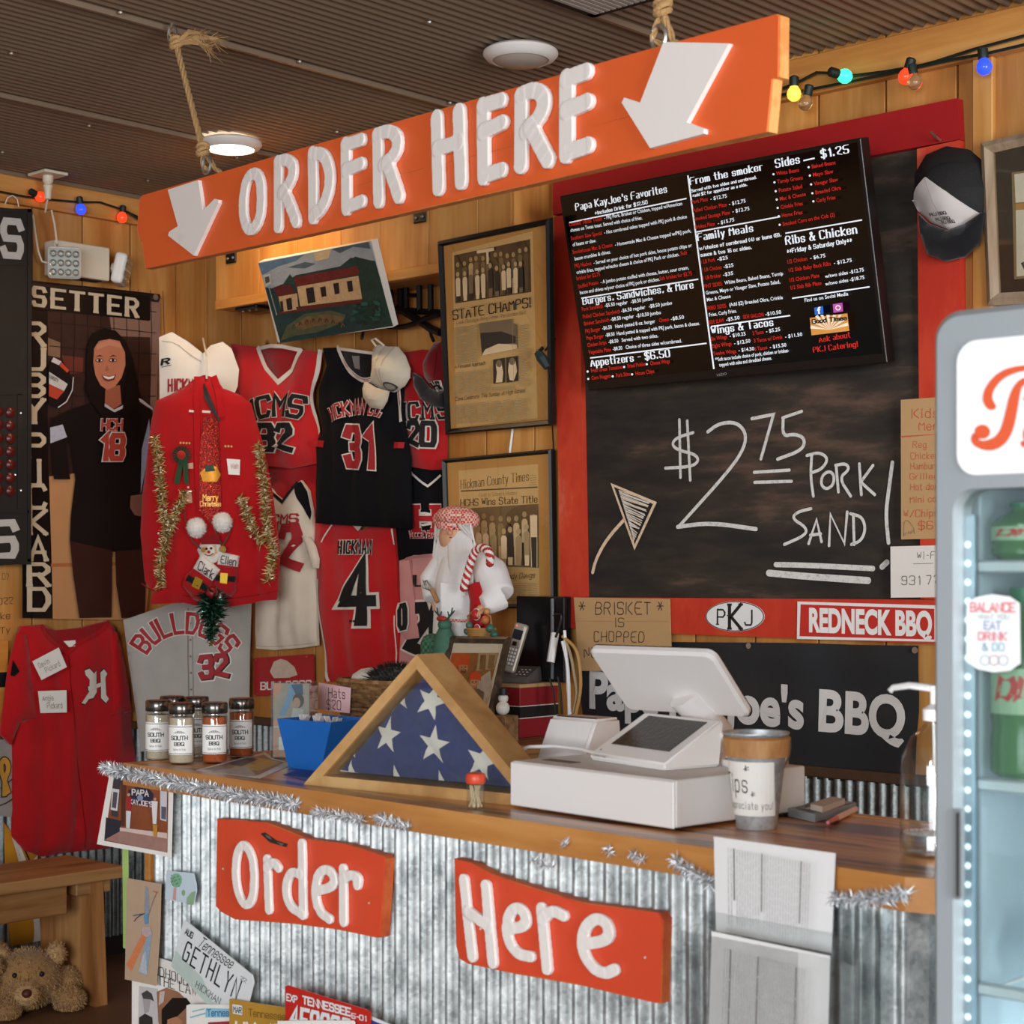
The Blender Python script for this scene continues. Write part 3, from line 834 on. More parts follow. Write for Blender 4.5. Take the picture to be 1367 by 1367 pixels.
# ---- string lights
BULB = {'red': 'ff3a1c', 'blue': '2a44ff', 'yellow': 'ffc24a', 'green': '3cffb0'}
def bulb(parent, p, colour, r=.021, lit=True, up=None):
    up = V(up) if up else UP
    q = up.to_track_quat('Z', 'Y').to_matrix().to_4x4(); T = Matrix.Translation(p) @ q
    mb = MB(); mb.lathe([(.0001, -r), (r*.5, -r*.88), (r*.86, -r*.5), (r, 0), (r*.9, r*.45), (r*.6, r*.95), (r*.42, r*1.35)],
                        mat(BULB[colour], rough=.15, emit=1.5 if lit else 0, var=.1) if colour in BULB else CLEARB, 16, T, caps=False)
    o = mb.build('bulb', parent, True)
    s = MB(); s.lathe([(r*.62, r*1.05), (r*.66, r*1.2), (r*.66, r*2.3), (r*.4, r*2.5)], mat('16211a', rough=.5), 10, T); s.build('socket', o, True)
    if lit and colour in BULB:
        f_ = MB(); f_.ball(p, (r*.3, r*.3, r*.45), mat('fff4d8' if colour != 'blue' else 'cfd8ff', emit=14, var=.01), 8); f_.build('filament', o)
CLEARB = mat('e8d7ae', rough=.05, trans=.9, var=.05)
CORD = mat('15201a', rough=.5, var=.2)
st = thing('string_lights', 'strand of red and blue party bulbs along the top of the wall with the scoreboard', 'string lights', L(90, 270, .06))
mb = MB()
mb.tube([L(px, py, .05) for px, py in [(-40, 252), (0, 256), (35, 263), (60, 266), (105, 270), (133, 270), (160, 279), (185, 290), (200, 298)]], .0042, CORD, 6)
mb.tube([L(px, py, .056) for px, py in [(160, 279), (172, 284), (186, 294), (200, 303)]], .0042, CORD, 6)
mb.build('wire', st, True)
for px, py, c, u in ((54, 263, 'red', (0, -.9, .3)), (108, 280, 'blue', (0, -.15, 1)), (163, 291, 'red', (0, .1, 1))): bulb(st, L(px, py, .062), c, up=u, r=.02)
st = thing('string_lights', 'strand of yellow, green, red and blue party bulbs above the chalkboard', 'string lights', B(1200, 110, .06))
mb = MB()
mb.tube([B(px, py, .05) for px, py in [(1000, 130), (1036, 121), (1062, 112), (1090, 97), (1112, 98), (1140, 101), (1180, 96), (1222, 89), (1247, 83), (1300, 66), (1367, 48), (1400, 38)]], .0042, CORD, 6)
mb.tube([B(px, py, .056) for px, py in [(1000, 134), (1036, 128), (1080, 120), (1130, 110), (1165, 103), (1222, 91), (1270, 80), (1320, 71), (1367, 60), (1400, 50)]], .0042, CORD, 6)
mb.build('wire', st, True)
for px, py, c, u, lit in ((1060, 126, 'yellow', (0, 0, 1), True), (1075, 138, 'clear', (.3, 0, 1), False), (1128, 102, 'green', (-.5, -1, .2), True), (1209, 103, 'red', (.4, 0, 1), True), (1221, 110, 'clear', (-.2, 0, 1), False), (1314, 90, 'blue', (-.1, 0, 1), True)):
    bulb(st, B(px, py, .075), c, up=u, lit=lit)

# ---- emergency light and its plug
IV = mat('d8cbb4', rough=.45, var=.03)
em = thing('emergency_light', 'cream emergency light box with two square lamp heads above the team banner', 'emergency light', L(110, 348, .04))
a, b_ = L(73, 365, .075), L(147, 331, .075)
mb = MB(); mb.rbox((.0, a.y, a.z), (.075, b_.y, b_.z), IV, .006); mb.build('housing', em)
mb = MB()
mb.box((.02, a.y+.03, a.z-.004), (.06, b_.y-.03, a.z), dk)
mb.build('bottom_vent', em)
def head(c, yaw, name):
    M_ = Matrix.Translation(c) @ Matrix.Rotation(yaw, 4, 'Z') @ Matrix.Rotation(math.radians(12), 4, 'Y')
    mb = MB(); mb.rbox((-.035, -.062, -.06), (.012, .062, .06), mat('e4dfd6', rough=.35, var=.03), .014, M_)
    mb.lathe([(.02, -.05), (.02, .0)], IV, 12, M_ @ Matrix.Rotation(pi/2, 4, 'Y')); h = mb.build(name, em)
    l_ = MB()
    for r in range(3):
        for q in range(4):
            T = M_ @ Matrix.Translation((.0125, -.041+q*.0275, -.034+r*.034)) @ Matrix.Rotation(pi/2, 4, 'Y')
            l_.lathe([(.0135, .004), (.0115, .003), (.004, -.002), (.0025, .002), (.0001, .003)], mat('e9e9e6', rough=.12, metal=.85, var=.1), 10, T, caps=False)
    l_.build('reflector', h)
    g_ = MB(); g_.rbox((.013, -.056, -.054), (.018, .056, .054), CLEAR, .002, M_, seg=1); g_.build('lens', h)
head(L(86, 351, .12), math.radians(-32), 'lamp_head')
head(L(166, 361, .085), math.radians(45), 'lamp_head')
pl = G(64, 233, CEIL-.006)
t = thing('plug_cord', 'cream power cord hanging from a ceiling outlet to the emergency light', 'power cord', pl)
mb = MB(); mb.rbox((pl.x-.06, pl.y-.05, CEIL-.012), (pl.x+.06, pl.y+.05, CEIL-.001), IV, .003); mb.build('outlet_plate', t)
mb = MB(); mb.lathe([(.012, -.095), (.014, -.06), (.02, -.045), (.013, -.038), (.02, -.03), (.02, -.008)], IV, 12, Matrix.Translation((pl.x, pl.y, CEIL-.004))); mb.build('plug', t, True)
mb = MB()
mb.tube([V((pl.x, pl.y, CEIL-.09)), V((pl.x-.05, pl.y+.02, CEIL-.14)), L(69, 281, .14), L(73, 300, .11), L(76, 325, .095), L(76, 329, .07)], .0038, IV, 6)
mb.tube([L(44, 287, .045), L(47, 310, .05), L(51, 335, .05), L(56, 349, .06), L(66, 352, .08)], .0038, IV, 6); mb.build('cable', t, True)

# ---- black hinges on the boxed header
BK = mat('161514', rough=.4, metal=.3, var=.15)
for px, py, lab in ((310, 341, 'black steel hinge plate under the left end of the hanging sign'), (562, 286, 'black steel hinge plate on the header above the empty wall by the tall frame')):
    c = B(px, py, .2); mb = MB(); mb.rbox((c.x-.03, -.209, c.z-.03), (c.x+.03, -.2015, c.z+.05), BK, .003, seg=1)
    for dx in (-.016, .016): mb.ball((c.x+dx, -.2095, c.z-.012), .006, STEEL, 8)
    tag(mb.build('hinge_plate'), lab, 'hinge')
c = B(332, 416, .17); mb = MB(); mb.rbox((c.x-.06, -.19, hz-.012), (c.x+.07, -.10, hz-.0005), BK, .003, seg=1)
for dx in (-.04, .0, .04): mb.ball((c.x+dx, -.165, hz-.013), .006, STEEL, 8)
tag(mb.build('hinge_plate'), 'black steel hinge plate flat beneath the pine header box', 'hinge')

# ================================================================= things on the back wall
RED_T = mat('d0281e', rough=.5, var=.05, emit=.25); WHT_T = mat('e6ecf2', rough=.5, var=.02, emit=.45)
HEAD = dict(tv=.21, th=.07, serif=.12, gap=.28, wf=.85, smooth=1)
def rng(S, z, txt, x0, y0, x1, y1, h, m, lean=-.14, **kw):
    a, b, c = z(x0, y0, x1, y1, x0+lean*h, y0-h); S.fit(txt, a, b, c, m, **kw)

# ---- chalkboard in its red frame
cb = thing('chalkboard', 'large chalkboard in a red painted board frame with chalked price and arrow', 'chalkboard', B(1000, 700, .01))
SLATE = patchy('slate', '1b1714', '62493a', '32291f', scale=3.0, thr=.54, rough=.75, stretch=(.5, 1, 2.4), bump=.04)
S = BACK(.012); S.slab(S.px([(768, 240), (1230, 170), (1232, 803), (776, 800)]), .01, SLATE); S.build('slate', cb)
def rb(pts, m, off=.032, th=.03):
    S = BACK(off); S.slab(S.px(pts), th, m); return S.build('frame_board', cb)
rb([(739, 290), (772, 283), (781, 797), (748, 797)], REDP)
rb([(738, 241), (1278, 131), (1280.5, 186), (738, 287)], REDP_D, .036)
rb([(1224, 199), (1281, 187), (1283, 802), (1229, 799)], REDP)
rb([(734, 797), (1290, 801), (1290, 861), (900, 846), (736, 837)], REDP, .034)
CHALK = patchy('chalk', 'd8d4cc', '8d8a84', 'c2beb6', scale=90, thr=.62, rough=.9, bump=0)
CHALK_P = patchy('chalk_peach', 'e2c4a4', '94836f', 'ccb090', scale=90, thr=.62, rough=.9, bump=0)
z = zoom(740, 500, 2.68); S = BACK(.012)
def ch(*c, w=4.2, m=None, sm=2): S.stroke(z(*c), w, m or CHALK, smooth=sm)
ch(497, 208, 440, 225, 420, 248, 440, 270, 505, 285, 518, 310, 490, 330, 398, 335); ch(448, 162, 452, 368, sm=0); ch(476, 166, 487, 378, sm=0)
ch(550, 205, 590, 175, 650, 170, 686, 205, 682, 260, 630, 340, 445, 545, w=4.8); ch(442, 545, 560, 530, 722, 553, w=5.5)
ch(708, 158, 785, 143, 740, 302, sm=0, w=4.6); ch(886, 132, 818, 155, sm=0); ch(820, 155, 818, 222, 860, 212, 898, 228, 890, 270, 800, 303, w=4.6)
ch(716, 350, 842, 342, sm=0); ch(718, 386, 850, 382, sm=0)
ch(922, 292, 918, 365, 928, 435); ch(905, 290, 950, 278, 982, 300, 960, 338, 920, 352)
ch(985, 345, 960, 360, 955, 395, 975, 412, 1000, 395, 1003, 360, 985, 345); ch(1010, 330, 1018, 420, sm=0); ch(1008, 325, 1045, 318, 1058, 340, 1020, 370, 1062, 435)
ch(1093, 320, 1100, 430, sm=0); ch(1142, 325, 1098, 385, 1148, 430, sm=0)
ch(920, 480, 870, 492, 852, 515, 905, 548, 900, 575, 825, 608); ch(912, 605, 940, 520, 958, 598, sm=0); ch(918, 575, 955, 570, sm=0)
ch(985, 612, 990, 500, 1040, 605, 1050, 492, sm=0); ch(1072, 500, 1075, 608, sm=0); ch(1062, 498, 1105, 510, 1116, 555, 1100, 595, 1065, 608)
ch(1212, 315, 1198, 420, 1188, 500, 1198, 602, w=5.5); ch(1175, 688, 1192, 672, w=8)
ch(795, 680, 900, 682, 1142, 694, w=7); ch(770, 710, 900, 722, 1125, 737, w=9)
ch(210, 395, 290, 618, 363, 460, 210, 395, w=4.4, m=CHALK_P, sm=0); ch(252, 520, 190, 590, 152, 660, 140, 708, w=5, m=CHALK_P)
R_ = random.Random(3)
for i in range(34):
    t_ = i/34; a = (230+t_*55, 415+t_*170); b = (350-t_*55, 455+t_*140)
    ch(a[0]+4, a[1], b[0]-6, b[1]+R_.uniform(-8, 8), w=1.3, m=CHALK if i % 3 else CHALK_P, sm=0)
S.build('chalk_drawing', cb)
# smears of wiped chalk keep their own shapes
SM = mat('47423d', rough=.9, var=.3, scale=20, stretch=(1, 1, 6)); S = BACK(.0118)

# ---- menu screen
tv = thing('menu_screen', 'wide black menu screen tilted forward over the chalkboard', 'menu screen', B(960, 400, .15))
T_ = tilted((747, 265), (785, 522), .10)
TVC = T_.px([(747, 265), (1148, 180), (1184, 480), (785, 522)])
x0, x1_, y0, y1 = TVC[3].x, (TVC[1].x+TVC[2].x)/2, 0, (TVC[0].y+TVC[1].y)/2
mb = MB(); FM = Matrix(((T_.U.x, T_.W.x, T_.N.x, T_.O.x), (T_.U.y, T_.W.y, T_.N.y, T_.O.y), (T_.U.z, T_.W.z, T_.N.z, T_.O.z), (0, 0, 0, 1)))
mb.rbox((x0, y0, -.045), (x1_, y1, 0), mat('17120f', rough=.35, var=.1), .004, FM)
mb.rbox((x0+.3, y0+.2, -.075), (x1_-.3, y1-.1, -.04), BLACKM, .01, FM)
mb.build('casing', tv)
S = Surf(T_.O, T_.U, T_.W, T_.N, .0)
bz = .011
S.slab([V((x0+bz, y0+.028)), V((x1_-bz, y0+.028)), V((x1_-bz, y1-bz)), V((x0+bz, y1-bz))], .002, mat('060606', rough=.16, var=.1), .0008)
S.layer = 6
z = zoom(730, 170, 2.972)
for a in ((92, 378, 553, 283), (140, 678, 600, 603), (175, 915, 633, 857), (597, 415, 925, 355), (655, 790, 965, 747), (950, 420, 1250, 368), (977, 678, 1280, 633)):
    S.stroke(z(*a), 1.7, WHT_T, smooth=0, rnd=False)
S.stroke(z(562, 195, 664, 955), 2.6, WHT_T, smooth=0, rnd=False)
S.stroke(z(1022, 132, 1062, 123), 1.9, WHT_T, smooth=0, rnd=False)
for tx, a in (("Papa KayJoe's Favorites", (118, 330, 478, 258, 27)), ('Burgers, Sandwiches, & More', (147, 703, 583, 638, 27)), ('Appetizers - $6.50', (178, 948, 490, 910, 28)),
              ('From the smoker', (572, 228, 857, 170, 27)), ('Family Meals', (603, 450, 820, 413, 28)), ('Wings & Tacos', (658, 820, 900, 786, 28)), ('Sides', (912, 160, 1005, 142, 32)),
              ('$1.25', (1093, 122, 1200, 101, 31)), ('Ribs & Chicken', (953, 465, 1232, 420, 32))):
    rng(S, z, tx, *a, WHT_T, **HEAD)
SH = dict(tv=.22, th=.12, serif=.1, gap=.25, wf=.85)
for tx, a in (('*Includes Drink for $12.50', (195, 347, 402, 303, 13)), ('Served with two sides and cornbread.', (577, 258, 835, 203, 11)), ('*add $2 for appetizer as a side.', (582, 277, 798, 232, 11)),
              ('w/choice of cornbread (4) or buns (8),', (610, 487, 932, 432, 13)), ('sauce & two 16 oz sides.', (615, 513, 816, 482, 13)), ('**Friday & Saturday Only**', (957, 500, 1213, 455, 16))):
    rng(S, z, tx, *a, WHT_T, **SH)
for tx, a in (('Ask about', (1085, 852, 1207, 832, 20)), ('PKJ Catering!', (1062, 892, 1238, 868, 20))): rng(S, z, tx, *a, RED_T, **HEAD)
W_ = [("- PKJ Pork, Brisket or Chicken, topped w/American", 232, 366, 541, 308), ("cheese on Texas toast. Served with choice of fries.", 98, 415, 383, 365), ("- Hot cornbread cakes topped with PKJ pork & choice", 232, 424, 560, 360),
 ("of beans or slaw.", 107, 472, 200, 455), ("- Homemade Mac & Cheese topped w/PKJ pork,", 275, 472, 577, 416), ("bacon crumbles & chives.", 115, 528, 258, 500), ("- Served on your choice of hot pork skins, house potato chips or", 190, 544, 580, 474),
 ("crinkle fries, topped w/nacho cheese & choice of PKJ Pork or chicken.", 123, 582, 530, 510), ("- A jumbo potato stuffed with cheese, butter, sour cream,", 218, 620, 568, 562), ("bacon and chives w/your choice of PKJ pork or chicken.", 136, 662, 453, 608),
 ("-$5.50 regular   -$8.50 jumbo", 235, 713, 425, 685), ("-$6.50 regular   -$8.50 jumbo", 300, 734, 502, 702), ("-$8.50 regular  -$10.50 jumbo", 258, 768, 458, 740), ("-$6.50   Hand patted 8 oz. burger", 225, 803, 435, 775), ("-$8.50", 497, 766, 550, 758),
 ("-$8.50  Hand patted & topped with PKJ pork, bacon & cheese.", 238, 830, 612, 783), ("-$8.50   Served with two sides.", 250, 857, 447, 832), ("-$8.50   Choice of three sides w/cornbread.", 267, 885, 541, 852),
 ("- $12.75", 655, 290, 720, 278), ("- $12.75", 728, 311, 795, 297), ("- $12.75", 742, 340, 810, 328), ("- $15.75", 684, 387, 750, 372), ("-$25", 682, 529, 725, 522), ("-$25", 707, 559, 747, 552), ("-$35", 705, 591, 746, 584),
 ("White Beans, Baked Beans, Turnip", 712, 623, 944, 585), ("Greens, Mayo or Vinegar Slaw, Potato Salad,", 637, 663, 932, 618), ("Mac & Cheese", 641, 690, 736, 675), ("(Add $2) Breaded Okra, Crinkle", 730, 710, 943, 680), ("Fries, Curly Fries.", 650, 750, 760, 733),
 ("-$5.50", 718, 769, 772, 760), ("-$10.50", 874, 747, 937, 738), ("- $10.25", 732, 833, 796, 824), ("- $5.25", 876, 815, 933, 806), ("- $12.50", 750, 862, 815, 852), ("- $11.50", 952, 836, 1021, 826), ("- $14.50", 768, 890, 830, 883), ("- $15.50", 892, 877, 958, 868),
 ("**Soft tacos include choice of pork, chicken or brisket-", 676, 927, 968, 890), ("topped with salsa and shredded cheese.", 692, 948, 900, 920), ("- $6.75", 1052, 524, 1113, 514), ("- $12.75", 1146, 544, 1218, 532), ("w/two sides -$12.75", 1112, 597, 1266, 570), ("w/two sides -$18.75", 1113, 627, 1268, 600), ("Find us on Social Media", 1030, 692, 1204, 665)]
for tx, a, b_, c, d in W_: rng(S, z, tx, a, b_, c, d, 14, WHT_T, font=True, bold=.012)
R_T = [("Loaded Texas Toast", 97, 392, 228, 368), ("Southern Slaw Special", 104, 447, 228, 425), ("Smokehouse Mac & Cheese", 111, 502, 270, 472), ("PKJ Nachos", 119, 556, 186, 545), ("Sub", 540, 507, 565, 502), ("brisket for $2.75", 127, 606, 220, 588), ("Stuffed Potato", 133, 638, 214, 620), ("Sub brisket for $2.75", 457, 606, 585, 585),
 ("Pork Sandwich", 148, 728, 232, 714), ("Pulled Chicken Sandwich", 152, 757, 300, 735), ("Brisket Sandwich", 157, 785, 257, 768), ("PKJ Burger", 162, 815, 222, 805), ("Cheese", 455, 772, 495, 766), ("Papa Burger", 167, 842, 236, 832), ("Chicken Strips", 171, 870, 247, 858), ("Vegetable Plate", 176, 898, 265, 886),
 ("Fried Green Tomatoes", 185, 971, 310, 955), ("Fried Pickles", 330, 953, 402, 943), ("Cheese Wings", 420, 942, 498, 932), ("Corn Nuggets", 188, 1000, 265, 990), ("Pork Skins", 285, 990, 342, 982), ("House Chips", 362, 982, 437, 972),
 ("Pork Plate", 585, 303, 650, 290), ("Pulled Chicken Plate", 590, 337, 725, 312), ("Smoked Sausage Plate", 594, 370, 738, 343), ("Brisket Plate", 598, 402, 678, 388), ("1 LB Pork", 620, 541, 680, 530), ("1 LB Chicken", 625, 572, 705, 560), ("1 LB Brisket", 629, 604, 703, 592), ("PINT SIDES:", 633, 637, 708, 625), ("FRIED SIDES:", 646, 724, 725, 712),
 ("SIDE SLAW", 654, 780, 716, 770), ("SIDE GALLON", 790, 758, 872, 748), ("Six Wings", 662, 845, 727, 835), ("2 Tacos", 828, 822, 872, 816), ("Eight Wings", 667, 873, 745, 862), ("3 Tacos w/ Drink", 833, 852, 947, 836), ("Twelve Wings", 671, 903, 763, 892), ("6 Tacos", 835, 885, 887, 877),
 ("White Beans", 923, 190, 1013, 175), ("Turnip Greens", 927, 222, 1028, 205), ("Potato Salad", 932, 257, 1025, 240), ("Mac & Cheese", 936, 290, 1040, 270), ("Crinkle Fries", 940, 323, 1028, 307), ("Home Fries", 944, 356, 1027, 342), ("Smoked Corn on the Cob (2)", 948, 390, 1155, 352), ("Baked Beans", 1063, 162, 1158, 145), ("Mayo Slaw", 1068, 195, 1150, 180), ("Vinegar Slaw", 1073, 230, 1168, 212), ("Breaded Okra", 1078, 265, 1180, 245), ("Curly Fries", 1082, 297, 1158, 283),
 ("1/2 Chicken", 965, 540, 1047, 525), ("1/2 Slab Baby Back Ribs", 970, 573, 1140, 545), ("1/2 Chicken Plate", 974, 612, 1095, 592), ("1/2 Slab Rib Plate", 978, 642, 1103, 622)]
for tx, a, b_, c, d in R_T:
    rng(S, z, tx, a, b_, c, d, 15, RED_T, font=True, bold=.015)
for tx, a, b_, c, d in R_T:
    if tx in ("White Beans", "Turnip Greens", "Potato Salad", "Crinkle Fries", "Home Fries", "Baked Beans", "Mayo Slaw", "Vinegar Slaw", "Breaded Okra", "Curly Fries") or a in (936, 948, 185, 330, 420, 188, 285, 362):
        S.poly(S.px(circ(*z(a-10, b_-5)[0], 1.5, n=8)), WHT_T)
S.pp(z(1075, 713, 1110, 706, 1112, 736, 1078, 742), mat('2a62b8', emit=.5, var=.03)); S.fit('f', *z(1090, 737, 1104, 734), z(1086, 712)[0], WHT_T, font=True, bold=.03)
S.pp(z(1149, 699, 1187, 693, 1190, 727, 1152, 733), mat('b04a9a', emit=.5, var=.3, scale=40)); S.pp(circ(*z(1170, 713)[0], 3.6), WHT_T); S.pp(circ(*z(1170, 713)[0], 2.4), mat('c05a90', emit=.4))
lg = z(1058, 753, 1207, 735, 1215, 804, 1065, 822); S.pp(lg, mat('c98a3e', emit=.45, var=.1))
cx, cy = z(1137, 800)[0]
for k in range(9):
    a0 = pi*(1.02+k*.107); a1 = a0+.17
    pts = [(cx, cy)]
    for a in (a0, a1):
        r_ = 26
        qx, qy = cx+math.cos(a)*r_, cy+math.sin(a)*r_
        pts.append((max(lg[0][0]+1, min(lg[2][0]-1, qx)), max(lg[1][1]+2, qy)))
    S.pp(pts, mat('e8dcc8', emit=.4))
S.fit('Good Times', *z(1070, 775, 1205, 760), z(1068, 760)[0], mat('2a1c12'), tv=.25)
S.fit('VIZIO', *z(690, 985, 730, 978), z(689, 975)[0], mat('9a9a9a'), font=True)
S.build('menu_display', tv)

# ---- cards, stickers and signs on the red frame and the board
def card(name, label, cat, S, pts, m, th=.002, draw=None, group=None):
    S.slab(S.px(pts), th, m, .0004); S.layer = 2
    if draw: draw(S)
    return tag(S.build(name), label, cat, group)
PEN = mat('4a3b30', rough=.7, var=.2); PENL = mat('6e6258', rough=.8, var=.2); PENR = mat('c4573a', rough=.8, var=.2)
HW = dict(tv=.09, smooth=1, rnd=True, gap=.3)
z = zoom(740, 500, 2.68)
def d1(S):
    for tx, a in (('BRISKET', (148, 857, 345, 858, 42)), ('IS', (215, 903, 250, 903, 32)), ('CHOPPED', (143, 955, 322, 958, 36)), ('NOT SLICED', (108, 1012, 335, 1018, 36))):
        rng(S, z, tx, *a, PEN, lean=0, jit=.03, **HW)
    for x_ in (100, 380):
        for q in range(3): S.stroke(z(x_-11*math.cos(q*1.05), 828-16*math.sin(q*1.05), x_+11*math.cos(q*1.05), 828+16*math.sin(q*1.05)), 1.3, PEN, 0)
    S.stroke(z(74, 882, 412, 884), .5, mat('a57f52'), 0)
card('cardboard_notice', 'brown cardboard notice reading BRISKET IS CHOPPED hung below the chalkboard', 'notice', BACK(.045), z(70, 797, 413, 803, 420, 1062, 88, 1060), KRAFT, .003, d1)
def d2(S):
    S.pp(circ(*z(647, 865)[0], 39, 20, 32), mat('2b2725')); S.layer = 8; S.pp(circ(*z(647, 865)[0], 37.8, 18.8, 32), mat('e8e6e2', var=.03)); 
    K_ = mat('1d1a19'); st_ = dict(tv=.16, th=.1, serif=.15)
    rng(S, z, 'P', 585, 893, 611, 894, 52, K_, lean=0, **st_); rng(S, z, 'K', 628, 908, 668, 908, 84, K_, lean=0, tv=.2, th=.12, serif=.14); rng(S, z, 'J', 683, 896, 708, 896, 52, K_, lean=0, **st_)
    S.stroke(z(620, 862, 640, 862), 1.6, K_, 0)
card('oval_sticker', 'white oval sticker with black PKJ letters on the red frame', 'sticker', BACK(.0345), circ(*z(647, 865)[0], 39.3, 20.3, 32), WHITE, .001, d2)
def d3(S):
    S.pp(z(882, 822, 1360, 838, 1360, 948, 878, 936), mat('c23028', rough=.4, var=.04)); 
    rng(S, z, 'REDNECK BBQ', 910, 917, 1352, 934, 80, mat('efe9e4', rough=.4), lean=0, font=True, bold=.045)
card('slogan_sign', 'red and white sign reading REDNECK BBQ at the lower right of the chalkboard', 'sign', BACK(.037), z(870, 812, 1368, 826, 1370, 956, 868, 946), mat('ece6e2', rough=.4, var=.03), .002, d3)
z = zoom(1180, 520, 4.556)
def d4(S):
    for tx, a in (('Kids', (172, 175, 330, 170, 55)), ('Menu', (215, 248, 370, 245, 50)), ('Reg', (178, 355, 258, 355, 40)), ('Chicken', (165, 425, 330, 420, 40)), ('Hamburger', (165, 485, 380, 482, 38)), ('Grilled', (160, 548, 330, 545, 36)), ('Hot dog', (165, 612, 330, 608, 38)), ('Mini corn', (162, 690, 370, 680, 38)), ('W/Chips', (125, 778, 330, 770, 42)), ('$6', (215, 852, 300, 848, 48))):
        rng(S, z, tx, *a, PENR, lean=0, jit=.03, **HW)
    S.stroke(z(103, 290, 290, 275), 1., PENR, 0); S.stroke(z(105, 285, 400, 268), .6, PENR, 0)
    S.stroke(z(122, 890, 125, 800, 150, 795, 185, 840, 190, 880), .6, PENL); rng(S, z, 'or half', 125, 890, 185, 870, 20, PENL, lean=0, **HW)
card('menu_card', 'brown paper menu card with red handwriting pinned beside the fridge', 'menu card', BACK(.0375), z(103, 63, 420, 40, 420, 905, 105, 912), KRAFT, .001, d4)
def d5(S):
    rng(S, z, 'Wi-Fi', 203, 1032, 330, 1026, 42, PENL, lean=0, jit=.03, **HW); S.stroke(z(180, 1060, 300, 1057), .7, PENL, 0); rng(S, z, '931 729', 110, 1188, 390, 1180, 52, PENL, lean=0, jit=.03, **HW)
card('note_card', 'white paper note with a pencilled number below the brown menu card', 'note', BACK(.0375), z(40, 955, 420, 945, 420, 1262, 42, 1266), mat('e4dcd2', rough=.8, var=.03), .001, d5)
# ---- vinyl banner low on the wall
def wav(off):
    return lambda u, v: off+.006+.004*math.sin(9*u+1)+.0035*math.sin(23*u+6*v)+.002*math.sin(31*v+2*u)
BNP = [(774, 866), (900, 857), (1060, 858), (1150, 861), (1226, 862), (1227, 950), (1222, 1051), (1130, 1043), (1000, 1033), (880, 1022), (786, 1012), (778, 940)]
bn = thing('vinyl_banner', "black vinyl banner reading Papa KayJoe's BBQ low on the back wall", 'banner', B(1000, 950, .02))
S = Surf((0, 0, 0), (1, 0, 0), (0, 0, 1), (0, -1, 0), .01, wav(.006)); S.poly(S.px(BNP), mat('24272a', rough=.38, var=.15, scale=5), .0, sub=.04)
o = S.build('sheet', bn, True)
S = Surf((0, 0, 0), (1, 0, 0), (0, 0, 1), (0, -1, 0), .01, wav(.006))
S.fit("Papa KayJoe's BBQ", (788, 943), (1210, 985), (788, 896), mat('d3cfca', rough=.4, var=.04), n=.0025, font=True, bold=.035)
S.build('lettering', bn)
mb = MB()
for px, py in ((1222, 868), (782, 872), (1216, 1044), (1000, 862)): mb.lathe([(.004, .0), (.009, .002), (.009, .004)], STEEL, 12, Matrix.Translation(B(px, py, .018)) @ Matrix.Rotation(pi/2, 4, 'X'))
mb.build('grommet', bn)

# ---- framed newspaper pages
def framed(name, label, cat, S, outer, w_, th, fm, back, wm=0.):
    t = thing(name, label, cat, S.P(S.uv(*outer[0])))
    o = S.px(outer); c = sum(o, V((0, 0)))/len(o)
    inn = []
    n = len(o)
    for i in range(n):
        a = (o[i-1]-o[i]).normalized(); b = (o[(i+1) % n]-o[i]).normalized(); inn.append(o[i]+(a+b)*w_)
    for i in range(n):
        j = (i+1) % n; q = [o[i], o[j], inn[j], inn[i]]; mb = MB()
        mid = [o[i].lerp(inn[i], .45), o[j].lerp(inn[j], .45)]
        A = [S.P(o[i], 0), S.P(o[j], 0), S.P(mid[1], th*.35), S.P(inn[j], -th*.15), S.P(inn[i], -th*.15), S.P(mid[0], th*.35)]
        Bk = [S.P(o[i], -th), S.P(o[j], -th), S.P(inn[j], -th), S.P(inn[i], -th)]
        mb.add(A+Bk, [(0, 1, 2, 5), (5, 2, 3, 4), (0, 6, 7, 1), (3, 8, 9, 4), (6, 9, 8, 7), (0, 5, 4, 9, 6), (1, 7, 8, 3, 2)], fm)
        mb.build('frame_rail', t)
    mb = MB(); mb.prism([S.P(q, -th*.55) for q in inn], [S.P(q, -th*.9) for q in inn], back); mb.build('backing', t)
    g = MB(); g.prism([S.P(q, -th*.28) for q in inn], [S.P(q, -th*.34) for q in inn], PGLASS); g.build('glass', t)
    return t, inn
def column(S, z, q, n, m, wpx=.75):
    a, b, c, d = z(*q); R_ = random.Random(int(q[0]))
    for i in range(n):
        k = (i+.5)/n; p0 = (a[0]+(d[0]-a[0])*k, a[1]+(d[1]-a[1])*k); p1 = (b[0]+(c[0]-b[0])*k, b[1]+(c[1]-b[1])*k)
        e = 1 if R_.random() > .15 else R_.uniform(.4, .9)
        S.stroke([p0, (p0[0]+(p1[0]-p0[0])*e, p0[1]+(p1[1]-p0[1])*e)], wpx, m, 0, rnd=False)
